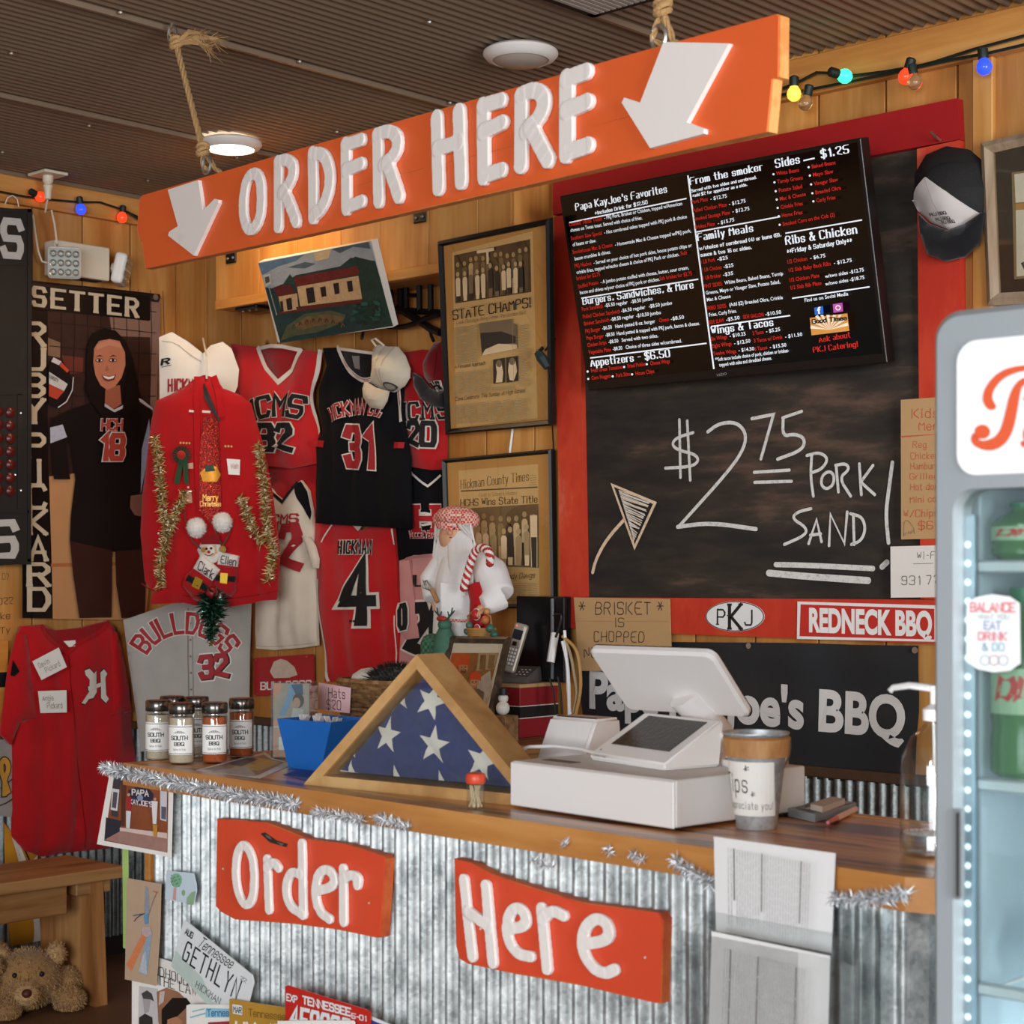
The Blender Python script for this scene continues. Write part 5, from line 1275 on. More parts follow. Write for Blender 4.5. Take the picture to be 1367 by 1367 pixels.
# glitter tie
GLIT = patchy('red_glitter', '6e0c06', 'f08a3a', 'b3240c', scale=170, thr=.6, rough=.25, metal=.7, bump=.6)
sw.poly(sw.px(z(352, 215, 402, 215, 425, 240, 430, 330, 442, 680, 392, 762, 328, 690, 332, 420, 345, 250)), GLIT, .012, sub=.03); sw.fit('Merry', *z(350, 640, 425, 640), z(350, 610)[0], mat('e0b050', rough=.4, metal=.4), n=.014, tv=.16, seg=.2); sw.fit('Christmas', *z(335, 668, 440, 668), z(335, 645)[0], mat('e0b050', rough=.4, metal=.4), n=.014, tv=.16, seg=.2)
sw.patch(z(335, 500, 375, 460, 420, 470, 440, 510, 420, 545, 350, 545), mat('d8902a', rough=.3, metal=.5, var=.4, scale=200), n=.014); sw.patch(z(358, 462, 400, 458, 410, 490, 362, 495), mat('22301c', rough=.5), n=.016); sw.done('tie', sw.root)
mb = MB(); hp = sw.px([(275, 505)])[0]; mb.tube([sw.P(hp, .01), D2.O+D2.U*hp.x*1+D2.W*(hp.y+.08)+D2.N*.02, B(271, 452, .19)], .004, I_WHT, 6); mb.build('hanger_cord', sw.root)
def tinsel(mb, pts, r, mats, dens=2600, seed=0, ln=1.0, jit=.15):
    """Foil strips bristling from a twisted core."""
    R_ = random.Random(seed); P = [V(p) for p in pts]
    for a, b in zip(P, P[1:]):
        n = int((b-a).length*dens)
        t = (b-a).normalized()
        for i in range(n):
            c = a.lerp(b, R_.random()); d = V((R_.gauss(0, 1), R_.gauss(0, 1), R_.gauss(0, 1))); d = (d-t*d.dot(t)*.6).normalized()
            l = r*R_.uniform(.5, 1.15)*ln; w_ = d.cross(V((R_.gauss(0, 1), R_.gauss(0, 1), R_.gauss(0, 1)))).normalized()*r*.06
            e = c+d*l+t*R_.uniform(-.3, .3)*l; mid = c.lerp(e, .5)+d.cross(t)*l*.1
            mb.add([c-w_, c+w_, mid+w_, e, mid-w_], [(0, 1, 2, 3, 4)], mats[i % len(mats)])
GOLD = [mat('c2a05a', rough=.3, metal=.35, var=.2), mat('eddcae', rough=.2, metal=.2, var=.1), mat('937234', rough=.3, metal=.5, var=.2)]
def on(S, pts, n): return [S.P(q, n) for q in S.px(pts)]
for k, paths in enumerate((([(206, 583), (213, 620), (215, 650), (220, 690), (224, 716), (214, 752), (216, 784)], [(250, 657), (238, 680), (232, 700), (222, 716)]), ([(344, 590), (348, 620), (354, 660), (356, 700), (366, 735), (358, 776)], [(322, 662), (328, 680), (338, 705), (352, 726)]))):
    mb = MB()
    for p in paths: tinsel(mb, on(sw, p, .022), .031, GOLD, 2300, seed=k)
    R_ = random.Random(k)
    for p in paths:
        q = on(sw, p, .03)
        for j in range(9): mb.ball(q[R_.randrange(len(q)-1)].lerp(q[R_.randrange(len(q))], R_.random()*.35)+V((R_.uniform(-.02, .02), R_.uniform(-.01, 0), R_.uniform(-.02, .02))), .004, I_WHT, 6)
    mb.build('tinsel_garland', sw.root)
for c_ in ((264, 705), (299, 698)):
    p = on(sw, [c_], .032)[0]; mb = MB(); mb.ball(p, .034, mat('e9e2da', rough=.95, var=.05), 14); R_ = random.Random(5)
    for i in range(900):
        d = V((R_.gauss(0, 1), R_.gauss(0, 1), R_.gauss(0, 1))).normalized(); w_ = d.orthogonal().normalized()*.0011
        mb.add([p+d*.03-w_, p+d*.03+w_, p+d*R_.uniform(.036, .042)], [(0, 1, 2)], mat('e9e2da', rough=.95, var=.05))
    mb.build('pompom', sw.root)
mb = MB()
for path in (z(255, 690, 270, 790, 300, 850, 340, 885), z(500, 760, 480, 820, 450, 870), z(410, 770, 420, 810, 445, 860)):
    q = on(sw, path, .02)
    for a, b_ in zip(q, q[1:]):
        for i in range(8): mb.ball(a.lerp(b_, i/8), .0032, mat('5a6c5c', rough=.2, metal=.4), 6)
mb.build('bead_string', sw.root, True)
# rosette
mb = MB(); rc = on(sw, z(240, 410), .014)[0]
for i in range(18):
    a = 2*pi*i/18; d = D2.U*math.cos(a)+D2.W*math.sin(a); e = D2.U*math.cos(a+.25)+D2.W*math.sin(a+.25)
    mb.add([rc+d*.014, rc+d*.034+D2.N*.004, rc+e*.034-D2.N*.002, rc+e*.014], [(0, 1, 2, 3)], fab('27402c'))
mb.ball(rc, (.016, .016, .016), fab('b8281c'), 12)
for s_ in (-1, 1): mb.add([rc+D2.U*s_*.004, rc+D2.U*(s_*.004+.016), rc+D2.U*(s_*.018+.01)-D2.W*.11+D2.N*.004, rc+D2.U*(s_*.018-.008)-D2.W*.10+D2.N*.004], [(0, 1, 2, 3)], fab('2c4a30'))
mb.build('rosette', sw.root)
# stockings and ornaments that hang on the sweater
def stocking(label, cuff, leg, toe, name, tp0, tp1, tph, buckle, belt, n0):
    t = thing('christmas_stocking', label, 'stocking', on(sw, [cuff[0]], .03)[0], 'small stockings on the sweater')
    def puffy(pts, n, th, m, nm):
        c = Cloth(D2, pts, 0, th, .012, (), .015, .0005); hh = c.h; base = lambda u, v: sw.h(u, v)+n
        c.h = lambda u, v: base(u, v)+max(hh(u, v), 0); c.base_off = n+.02; o = c.body(m, nm, t, 0); return c
    puffy(leg, n0, .02, fab('a8161a'), 'foot'); c = puffy(cuff, n0+.008, .016, fab('e4dad0'), 'cuff')
    c.fit(name, tp0, tp1, tph, I_BLK, n=.0045, tv=.12, smooth=1, seg=.15); c.done('name', t)
    c = puffy(belt, n0+.017, .014, fab('1b1718'), 'belt'); c.patch(buckle, mat('c9a030', rough=.35, metal=.6), n=.0045, sub=0); cx = sum(p[0] for p in buckle)/4; cy = sum(p[1] for p in buckle)/4
    c.patch([(cx+(p[0]-cx)*.45, cy+(p[1]-cy)*.5) for p in buckle], fab('2a1a18'), n=.005, sub=0); c.done('buckle', t)
stocking('small red stocking with white cuff lettered Ellen', z(440, 898, 535, 920, 528, 975, 428, 962), z(430, 960, 528, 972, 515, 1100, 490, 1125, 440, 1115, 412, 1060), None, 'Ellen', *z(446, 955, 520, 970), z(452, 918)[0], z(448, 1005, 485, 1008, 480, 1060, 445, 1055), z(428, 1015, 520, 1022, 516, 1052, 420, 1045), .012)
stocking('small red stocking with white cuff lettered Clark', z(345, 912, 445, 990, 405, 1045, 305, 982), z(308, 980, 405, 1040, 360, 1160, 300, 1140, 250, 1070, 262, 1020), None, 'Clark', *z(330, 985, 405, 1035), z(345, 945)[0], z(322, 1022, 362, 1042, 338, 1090, 300, 1072), z(285, 1015, 385, 1070, 370, 1100, 268, 1045), .024)
on_ = thing('santa_ornament', 'small felt santa face ornament between the two stockings', 'ornament', on(sw, z(380, 890), .03)[0])
c = Cloth(D2, z(320, 890, 345, 845, 400, 838, 440, 860, 450, 920, 420, 950, 390, 965, 345, 950), 0, .022, .015, (), .015, .0005); hh = c.h; c.h = lambda u, v: sw.h(u, v)+.008+max(hh(u, v), 0); c.base_off = .03
c.body(fab('e2d8cc'), 'beard', on_); c.patch(z(358, 870, 420, 866, 428, 905, 400, 925, 362, 910), fab('d8a880'), n=.0045, sub=0); c.patch(z(345, 812, 440, 812, 442, 862, 342, 862), fab('8e1a1c'), n=.004, sub=.02)
for e_ in ((374, 884, 1.8), (398, 882, 1.8)): c.poly(c.px(circ(*z(*e_[:2])[0], e_[2], n=10)), I_BLK, .006)
c.poly(c.px(circ(*z(386, 900)[0], 2.2, n=10)), I_RED, .007); c.band(z(366, 912, 385, 922, 408, 908), .8, I_BLK, n=.006); c.poly(c.px(circ(*z(356, 890)[0], 3.6, n=12)), GOLD[0], .006); c.poly(c.px(circ(*z(455, 888)[0], 5, n=12)), GOLD[0], .006); c.done('face', on_)
mb = MB(); G1, G2 = mat('1f4a38', rough=.3, metal=.5, var=.3), mat('0f2a20', rough=.3, metal=.4, var=.3)
tt, tb_ = on(sw, z(398, 1120, 395, 1345), .035)
for k in range(7):
    f0 = k/7; p0, p1 = tt.lerp(tb_, f0), tt.lerp(tb_, f0+.14); tinsel(mb, [p0, p1], .078*(1-f0*.72), [G1, G2, G1, mat('8fb8a0', rough=.2, metal=.7)], 4200, k)
tr_ = thing('tree_ornament', 'dark green tinsel tree ornament hanging below the red sweater', 'ornament', tt); mb.build('foil_branches', tr_)
mb = MB(); mb.ball(on(sw, z(400, 1108), .04)[0], .024, mat('8e1a1c', rough=.4, var=.4, scale=90), 10); mb.ball(on(sw, z(440, 1130), .05)[0], .013, STEEL, 10); mb.build('bauble', tr_, True)
mb = MB(); st_ = tb_-UP*.012
mb.add([st_+(D2.U*math.sin(2*pi*i/10)+UP*math.cos(2*pi*i/10))*(.014 if i % 2 == 0 else .006) for i in range(10)]+[st_+D2.N*.004], [(i, (i+1) % 10, 10) for i in range(10)], GOLD[2]); mb.build('star', tr_)

# ---- left wall: baseball jersey with the old-style H
z = zoom(0, 780, 3.695)
BODY = [(35, 836), (61, 834), (81, 842), (114, 838), (150, 829), (160, 838), (168, 870), (176, 910), (182, 948), (183, 985), (188, 1012), (188, 1110), (150, 1134), (117, 1137), (85, 1141), (62, 1145), (40, 1137), (23, 1117), (24, 1000), (22, 960), (24, 900), (28, 855)]
g = garment('baseball_jersey', 'red button baseball jersey with an old style white letter H', 'jersey', 'L', BODY, .03, fab('b5161c'), .04, group=JG, seed=15, soft=.05, folds=[(60, 1000, .012, .02), (102, 1000, .014, .012), (130, 1050, .01, .02), (84, 1080, .008, .02)])
g.patch(z(232, 215, 300, 228, 420, 218, 545, 190, 500, 240, 400, 275, 330, 335, 290, 300), F_DRED, n=.002)
g.band(z(225, 207, 235, 250, 290, 300, 330, 340), 5, fab('a31218'), n=.005); g.band(z(548, 190, 500, 240, 410, 275, 335, 335), 5, fab('a31218'), n=.005)
g.patch(z(320, 280, 378, 276, 376, 304, 340, 310), PAPER, n=.006, sub=0); g.band(z(335, 335, 350, 600, 380, 900, 430, 1300), 1., fab('7d0c11'), n=.003)
for P_, m, n in ((1.22, I_BLK, .003), (1., I_WHT, .005)):
    def hb_(*c):
        q = z(*c); cx = sum(p[0] for p in q)/len(q); cy = sum(p[1] for p in q)/len(q); k = .9 if P_ > 1 else 0
        uv = g.px(q); ce = sum(uv, V((0, 0)))/len(uv); g.poly([p+(p-ce).normalized()*(.004 if P_ > 1 else 0) for p in uv], m, n, sub=.03)
    hb_(408, 425, 430, 415, 455, 440, 468, 425, 472, 530, 452, 560, 430, 565, 410, 590, 392, 585, 420, 545, 432, 530, 434, 470, 412, 445)
    hb_(492, 435, 510, 418, 528, 440, 518, 460, 518, 545, 530, 565, 515, 585, 492, 560, 494, 500)
    hb_(425, 505, 510, 480, 512, 498, 428, 525)
g.done('lettering', g.root)
for pts, nm in ((z(62, 440, 75, 370, 110, 240, 150, 250, 175, 420, 205, 640, 212, 678, 120, 684, 75, 795, 24, 742), 'sleeve'), (z(575, 225, 600, 240, 630, 360, 655, 500, 672, 630, 545, 672, 560, 450), 'sleeve')):
    c = Cloth('L', pts, .055, .035, .04, (), .03, .004, 16); c.body(fab('b5161c'), nm, g.root)
    if pts[0][0] < 30: c.patch(z(66, 450, 78, 372, 100, 430, 80, 455), F_BLK)
    c.band([(p[0], p[1]-3) for p in (z(212, 672, 120, 678) if pts[0][0] < 30 else z(560, 662, 672, 622))], 1, fab('8a0d12'), smooth=0); c.done('hem', g.root)
for pts, l1, l2, lab in ((z(160, 380, 290, 312, 330, 408, 205, 472), 'Devin', 'Pickard', 'white name card pinned tilted near the collar of the red baseball jersey'), (z(188, 527, 328, 522, 330, 632, 200, 635), 'Angie', 'Pickard', 'white name card pinned level on the red baseball jersey below the tilted card')):
    S = LEFT(.112); S.slab(S.px(pts), .0015, PAPER)
    a, b_, c, d = pts; lp = lambda s, t: (a[0]+(b_[0]-a[0])*s+(d[0]-a[0])*t, a[1]+(b_[1]-a[1])*s+(d[1]-a[1])*t)
    S.layer = 4
    S.fit(l1, lp(.12, .45), lp(.5, .45), lp(.12, .2), PENL, **HW); S.fit(l2, lp(.25, .8), lp(.78, .8), lp(.25, .55), PENL, **HW); tag(S.build('name_card'), lab, 'card')
# grey jersey with the gold ribbon and the gold shorts by the bench
g = garment('jersey', 'grey jersey with a gold ribbon mark at the left edge above the bench', 'jersey', 'L', [(-60, 960), (10, 975), (22, 985), (24, 1060), (24, 1092), (5, 1090), (-60, 1080)], .018, F_GRY, .02, group=JG, seed=17)
for w_, m, n in ((11, I_BLK, .003), (8, fab('d9a23a'), .0042)): g.band(z(20, 1030, 22, 960, 45, 915, 40, 880, 20, 865, 2, 880, 0, 920, 30, 990, 40, 1020), w_, m, n=n, smooth=2)
g.band(z(0, 1090, 40, 1075, 90, 1045), 1.6, I_BLK); g.band(z(0, 1005, 40, 980, 85, 950), 1.4, I_BLK); g.done('print', g.root)
g = garment('sports_shorts', 'gold and white sports shorts hung low on the metal wainscot behind the bench', 'shorts', 'L', [(8, 1098), (20, 1112), (34, 1135), (52, 1142), (57, 1255), (40, 1260), (18, 1264), (12, 1200)], .022, F_GOLD, .02, seed=18, folds=[(28, 1230, .012, .01)])
g.patch([(42, 1150), (52, 1142), (57, 1256), (46, 1258)], F_WHT); g.patch([(18, 1118), (30, 1130), (36, 1150), (26, 1152)], F_WHT); g.band([(22, 1112), (34, 1132), (40, 1150)], 2, I_BLK, n=.005); g.done('panel', g.root)

# ---- caps
def relief_cap(name, label, wall, dome, billp, off, md, mbill, puff, extra):
    c = Cloth(wall, dome, off, puff, .05, (), .018, .001, 3); t = thing(name, label, 'cap', c.P(c.uv(*dome[0])))
    c.body(md, 'crown', t)
    b = Cloth(wall, billp, off+.035, puff*.55, .045, (), .018, .0005, 4); b.body(mbill, 'bill', t)
    extra(c, b, t); return t
z = zoom(360, 300, 3.4175)
def ex(c, b, t):
    c.band(z(470, 550, 480, 640, 470, 740), .8, fab('a8977e'), n=.003); c.band(z(515, 550, 500, 640, 478, 740), .8, fab('a8977e'), n=.003)
    c.poly(c.px(circ(*z(505, 735)[0], 7.5, 6)), fab('3d3a33'), .004, sub=.02); c.poly(c.px(circ(*z(505, 735)[0], 5, 3.6)), fab('8a8272'), .005, sub=.02); c.done('patch', t)
    mb = MB(); mb.tube([B(483, 452, .15), B(485, 444, .09), B(480, 438, .075)], .006, BK, 6); mb.tube(on(c, z(430, 548, 425, 520, 445, 515, 462, 545), .0), .004, fab('cfc2ac'), 6); mb.build('strap', t, True)
relief_cap('baseball_hat', 'worn cream cap hanging by its strap over the black jersey', 'B', z(416, 545, 440, 540, 470, 548, 515, 548, 548, 590, 570, 650, 568, 690, 545, 728, 500, 758, 440, 740, 398, 715, 412, 660), z(398, 712, 440, 738, 502, 756, 492, 800, 470, 838, 425, 832, 392, 785, 388, 745), .102, fab('cbbda6'), fab('c4b59c'), .08, ex)
def ex(c, b, t):
    c.fit('H', *z(710, 752, 745, 745), z(706, 722)[0], I_BLK, n=.005, outline=I_WHT, ow=.09, tv=.25, seg=.2); c.band(z(735, 525, 740, 600, 730, 720), .8, fab('5e0f14'), n=.003); c.done('emblem', t)
relief_cap('baseball_hat', 'dark red cap with a black bill hanging left of the tall framed page', 'B', z(690, 535, 735, 520, 768, 540, 770, 748, 740, 768, 690, 742, 650, 692, 645, 620), z(620, 672, 650, 690, 690, 740, 740, 766, 770, 748, 770, 834, 725, 830, 655, 792, 625, 735), .062, fab('74161c'), fab('1a181a'), .075, ex)
MESHM = patchy('black_cap_mesh', '100f10', '3a2a24', '1c1615', scale=300, thr=.62, rough=.8)
z = zoom(967, 0, 3.4175)
def ex(c, b, t):
    p = Cloth('B', z(790, 895, 850, 845, 905, 805, 1000, 870, 1115, 965, 1060, 1010, 980, 1038, 880, 1000, 820, 945), .05, .098, .05, (), .018, .0005, 6); p.h = lambda u, v: c.h(u, v)+.008; p.base_off = .06; p.body(fab('ded6d0'), 'front_panel', t)
    p.band(z(905, 810, 925, 880, 960, 1030), .7, fab('b8aea6'), n=.003)
    for k, (x_, y_) in enumerate(((895, 975), (915, 995), (940, 1008))): p.fit('PKJ BBQ', *z(x_, y_, x_+90-k*14, y_-6), z(x_, y_-11)[0], fab('4a4644'), n=.004, tv=.2, seg=.3)
    p.done('print', t); c.band(z(860, 690, 880, 770, 905, 805), 1.2, I_BLK, n=.003); c.band(z(905, 800, 980, 740, 1060, 730), 1.2, I_BLK, n=.003); c.done('seam', t)
    mb = MB(); mb.tube([B(*z(945, 605)[0], .06), B(*z(965, 625)[0], .075), B(*z(985, 640)[0], .04)], .004, STEEL, 6); mb.build('nail', t)
relief_cap('trucker_hat', 'black mesh trucker cap with a white front on the upper right corner of the chalkboard', 'B', z(800, 885, 808, 770, 858, 685, 950, 645, 1050, 660, 1120, 720, 1157, 835, 1140, 965, 1060, 1010, 980, 1035, 880, 1000), z(850, 968, 890, 1008, 980, 1040, 1060, 1012, 1140, 958, 1148, 960, 1125, 1095, 1060, 1160, 970, 1183, 890, 1152, 855, 1050), .04, MESHM, fab('19181a'), .09, ex)

# ================================================================= things on the counter
WPL = mat('ece8e4', rough=.35, var=.02, scale=4); WPL2 = mat('e4dfda', rough=.45, var=.02)
class Round(Surf):
    """Label wrapped round an upright cylinder or cone, centred on the side turned to yaw."""
    def __init__(s, base, r0, r1, h, yaw):
        s.b, s.r0, s.r1, s.hh, s.yaw = V(base), r0, r1, h, yaw; s.mb = MB(); s.layer = 0; s.h = None; s.off = 0
    def P(s, q, n=0.):
        r = s.r0+(s.r1-s.r0)*q[1]/s.hh; a = s.yaw+q[0]/r; return s.b+V((math.cos(a)*(r+n), math.sin(a)*(r+n), q[1]))
    def text(s, txt, u0, u1, v, h, m, n=.0012, **kw):
        kw.setdefault('tv', .17); pl, wd = text_polys(txt, 1., **kw)
        s.polys([[V((u0+(u1-u0)*p.x/wd, v+p.y*h)) for p in q] for q in pl], m, n)
    def wrap(s, u0, u1, v0, v1, m, n=.0006, k=14):
        for i in range(k): s.mb.add([s.P((u0+(u1-u0)*j/k, v), n) for j, v in ((i, v0), (i+1, v0), (i+1, v1), (i, v1))], [(0, 1, 2, 3)], m)
def to_cam(p): d = CAM-V(p); return math.atan2(d.y, d.x)
LID = mat('67625c', rough=.2, metal=.9, var=.15)
def spice_jar(px, py, label, fill, r=.029, h=.137, yaw=0.):
    p = G(px, py, CTOP+.0005); t = thing('spice_jar', label, 'spice jar', p, 'clear spice jars at the end of the counter'); T = Matrix.Translation(p)
    mb = MB(); mb.lathe([(r*.9, 0), (r, .004), (r, h*.76), (r*.93, h*.8), (r*.93, h*.82)], CLEAR, 28, T); mb.build('jar_body', t, True)
    mb = MB(); mb.lathe([(r*.84, .003), (r*.93, .006), (r*.93, h*.76), (.0001, h*.77)], mat(fill, rough=.9, var=.3, scale=260, bump=.3, bscale=500), 24, T); mb.build('spice', t, True)
    mb = MB(); mb.lathe([(r*.99, h*.82), (r*1.02, h*.83), (r*1.02, h*.98), (r*.95, h), (.0001, h)], LID, 32, T)
    mb.build('lid', t, True)
    S = Round(p, r, r, h, to_cam(p)+yaw); S.wrap(-.032, .032, .022, .088, mat('e6e3dd', rough=.6, var=.03), .0008); K = INK
    for v in (.024, .084): S.wrap(-.032, .032, v, v+.0012, K, .0011)
    for k in range(11): S.polys([[V((-.013+k*.0026+.0004*j, .070+.006*math.sin((k+.5)/11*pi)*i)) for i, j in ((0, 0), (0, 3), (1, 3), (1, 0))]], K, .0012)
    S.text('SOUTH', -.0185, .0185, .0555, .0085, K, tv=.2, serif=.1); S.text('BBQ', -.0105, .0105, .0425, .0075, K, tv=.2, serif=.1); S.text('Spice & Rub', -.014, .014, .032, .004, K, tv=.1)
    S.build('label', t); return t
TAN, PAP = 'c9b59c', 'b0501f'
spice_jar(230, 1006, 'spice jar with pale powder in the back row, second from the end of the counter', TAN)
spice_jar(262, 1007, 'spice jar with pale powder in the back row, half hidden between the front jars', TAN)
spice_jar(211.5, 1014, 'spice jar with pale powder standing nearest the left end of the counter', TAN, yaw=-.25)
spice_jar(242.5, 1019, 'spice jar with pale powder in the front row, next to the paprika coloured jars', TAN, yaw=-.2)
spice_jar(286.5, 1018, 'spice jar with orange red seasoning in the front row beside a pale jar', PAP, yaw=-.05)
spice_jar(322.5, 1010, 'spice jar with orange red seasoning closest to the flyers and blue box', PAP, yaw=-.15)

def flat(pts, z): return [G(px, py, z) for px, py in pts]
class Level(Surf):
    def __init__(s, z, U=CU): Surf.__init__(s, (0, 0, z), U, -CN, UP); s.off = 0
S = Level(CTOP+.0006); fl = [(262, 1028), (354, 1004), (366, 1013), (392, 1020), (347, 1039)]
S.slab(S.px(fl), .0005, PAPER, .0004); S.layer = 3
S.pp([(272, 1027), (352, 1008), (362, 1014), (380, 1018), (345, 1035)], mat('8d6a52', rough=.4, var=.5, scale=60)); S.pp([(310, 1025), (345, 1012), (375, 1018), (345, 1030)], mat('c29a3e', rough=.4, var=.4, scale=70)); S.pp([(300, 1020), (330, 1012), (345, 1014), (322, 1024)], mat('3c3230', rough=.4, var=.5, scale=70)); S.pp([(280, 1030), (330, 1024), (343, 1036), (330, 1037)], mat('a8a29e', rough=.4, var=.4, scale=80))
tag(S.build('flyer'), 'printed paper flyer lying on the counter in front of the spice jars', 'flyer')
S = Level(CTOP+.0006); S.slab(S.px([(378, 1034), (402, 1027), (432, 1033), (408, 1042)]), .0005, mat('3c3c86', rough=.4, var=.2, scale=30), .0004); tag(S.build('leaflet'), 'dark blue leaflet lying on the counter at the left foot of the flag case', 'leaflet')

# acrylic stand with a snapshot
p = G(388, 1013, CTOP); S = Surf(p, (.866, .5, 0), (0, 0, 1), (.5, -.866, 0)); st = thing('acrylic_photo_stand', 'clear acrylic stand holding a picture of a girl in jeans behind the blue box', 'photo stand', p)
mb = MB(); M_ = Matrix(((S.U.x, S.W.x, S.N.x, p.x), (S.U.y, S.W.y, S.N.y, p.y), (S.U.z, S.W.z, S.N.z, p.z), (0, 0, 0, 1)))
for a in (((-.048, .001, .0), (.048, .176, .002)), ((-.048, .001, -.05), (-.046, .176, .0)), ((.046, .001, -.05), (.048, .176, .0)), ((-.048, .001, -.05), (.048, .176, -.048)), ((-.048, .0005, -.05), (.048, .003, .0))): mb.box(a[0], a[1], CLEAR, M_)
mb.build('acrylic_box', st)
def R4(u0, v0, u1, v1): return [V((u0, v0)), V((u1, v0)), V((u1, v1)), V((u0, v1))]
S.slab(R4(-.044, .004, .044, .174), .0008, PAPER, -.004); S.off = -.0035; S.layer = 0
S.poly(R4(-.044, .09, .044, .174), mat('b9a48e', var=.3, scale=40)); S.poly(R4(-.044, .074, .044, .09), mat('e0a07c')); S.poly([V(q) for q in ((-.044, .174), (-.02, .174), (-.03, .15), (-.044, .14))], mat('e29a70'))
S.poly([V(q) for q in ((-.03, .10), (-.012, .14), (-.004, .172), (.014, .172), (.004, .14), (-.016, .098))], mat('7fa3bd', var=.2, scale=60)); S.poly([V(q) for q in ((.0, .172), (.028, .174), (.03, .15), (.016, .14))], mat('3d5a70')); S.poly([V(q) for q in circ(.018, .135, .014, .017)], mat('4a3424')); S.poly([V(q) for q in circ(.014, .130, .009, .012)], mat('c99a78')); S.poly([V(q) for q in ((.005, .118), (.03, .115), (.03, .094), (.0, .094))], mat('cfc8c0', var=.2, scale=60)); S.poly(R4(-.044, .004, .044, .072), mat('d9a488', var=.15)); S.poly(R4(-.03, .02, .03, .05), PAPER)
S.build('picture_card', st)

# blue box of white tags
b0, b1 = G(385, 1025.5, CTOP), G(428, 1029.5, CTOP); bu = (b1-b0).normalized(); bn_ = V((bu.y, -bu.x, 0)); bw = (b1-b0).length
tl = DP(370, 959.5, (b0-CAM).dot(FW)+.0); hh = tl.z-CTOP; ov = .022
bx_ = thing('blue_box', 'flared bright blue box of white tags beside the flag case', 'box', b0+bu*bw/2-bn_*.05)
BLU = mat('1a66b8', rough=.4, var=.05)
def ring(z, e, ins=0): return [b0-bu*(e-ins)+bn_*(e-ins)*.6+UP*z, b1+bu*(e+.02*z/.1-ins)+bn_*(e-ins)*.6+UP*z, b1+bu*(e+.02*z/.1-ins)-bn_*(.11+e-ins)+UP*z, b0-bu*(e-ins)-bn_*(.11+e-ins)+UP*z]
mb = MB(); o0, o1, i1, i0 = ring(.0005, 0), ring(hh, ov), ring(hh, ov, .004), ring(.004, 0, .004)
for i in range(4):
    j = (i+1) % 4; mb.add([o0[i], o0[j], o1[j], o1[i]], [(0, 1, 2, 3)], BLU); mb.add([o1[i], o1[j], i1[j], i1[i]], [(0, 1, 2, 3)], BLU); mb.add([i1[i], i1[j], i0[j], i0[i]], [(0, 1, 2, 3)], BLU)
mb.add(o0, [(3, 2, 1, 0)], BLU); mb.add(i0, [(0, 1, 2, 3)], BLU); mb.build('box_shell', bx_)
R_ = random.Random(8)
for k in range(12):
    mb = MB(); c = b0+bu*(.0+k*.0085)-bn_*(.03+R_.random()*.05)+UP*(hh*.72); a = R_.uniform(-.6, .6); d = (UP+bu*a).normalized()*.04; wv = bn_*.008
    mb.prism([c-wv, c+wv, c+wv+d, c-wv+d], [q+bu*.0015 for q in (c-wv, c+wv, c+wv+d, c-wv+d)], mat('e6e4e6', rough=.5)); tag(mb.build('white_tag'), 'white paper tag standing in the blue box on the counter', 'tag', 'white tags in the blue box')

# wicker basket of hats
p = G(490, 1010, CTOP)-V((.02, -.07, 0)); bk = thing('wicker_basket', 'brown wicker basket of hats behind the flag case', 'basket', p)
WIC = wood('wicker', '5a3c22', '7d5833', '9a744a', grain=(1, 1, 1), scale=40, rough=.7, island=.4)
mb = MB(); hw, hd, hgt = .105, .07, .172
def rr_(s, z, n=36):
    out = []
    for i in range(n):
        a = 2*pi*i/n; c, q = math.cos(a), math.sin(a); k = 1/max(abs(c)**4+abs(q)**4, 1e-6)**.25
        out.append(p+CU*(hw*s*c*k)-CN*(hd*s*q*k)+UP*z)
    return out
for r in range(15):
    z_ = .006+r*.0112; s_ = .86+.14*z_/hgt; base = rr_(s_, z_, 48)
    mb.tube([q+(q-p-UP*z_).normalized()*.004*(1 if (i//2+r) % 2 else -1) for i, q in enumerate(base)], .0062, WIC, 5, closed=True)
mb.tube(rr_(1.02, hgt, 40), .009, WIC, 6, closed=True); mb.add(rr_(.86, .004), [tuple(range(36))], WIC)
mb.build('woven_side', bk, True)
S = Surf(G(447, 1010, CTOP), (.80, .60, 0), (0, 0, 1), (.60, -.80, 0)); off_ = (p+CN*(hd+.014)-S.O).dot(S.N); S.off = off_
S = Surf(p+CN*(hd*1.08), CU, UP, CN); S.slab(S.px([(428, 911), (471, 918), (469, 952), (427, 947)]), .0012, mat('e3b8bc', rough=.8, var=.03), .006); S.off = .0063; S.layer = 1
z = zoom(160, 880, 3.597); rng(S, z, 'Hats', 1003, 182, 1082, 190, 44, PEN, lean=0, **HW); rng(S, z, '$20', 995, 238, 1062, 244, 44, PEN, lean=0, **HW)
tag(S.build('price_card'), 'pink price card reading Hats $20 on the front of the wicker basket', 'price card')
mb = MB(); mb.ball(p+UP*.165+CU*.045, (.07, .06, .045), fab('1a1613', sheen=.3), 16); R_ = random.Random(2)
for k in range(900):
    d = V((R_.gauss(0, 1), R_.gauss(0, 1), abs(R_.gauss(0, 1)))).normalized(); c = p+UP*.165+CU*.045+V((d.x*.07, d.y*.06, d.z*.045)); w_ = d.orthogonal().normalized()*.0012
    mb.add([c-w_, c+w_, c+d*.016+V((R_.uniform(-.01, .01), R_.uniform(-.01, .01), 0))], [(0, 1, 2)], fab('221c18', sheen=.3))
tag(mb.build('furry_hat'), 'dark furry hat heaped in the wicker basket', 'hat')
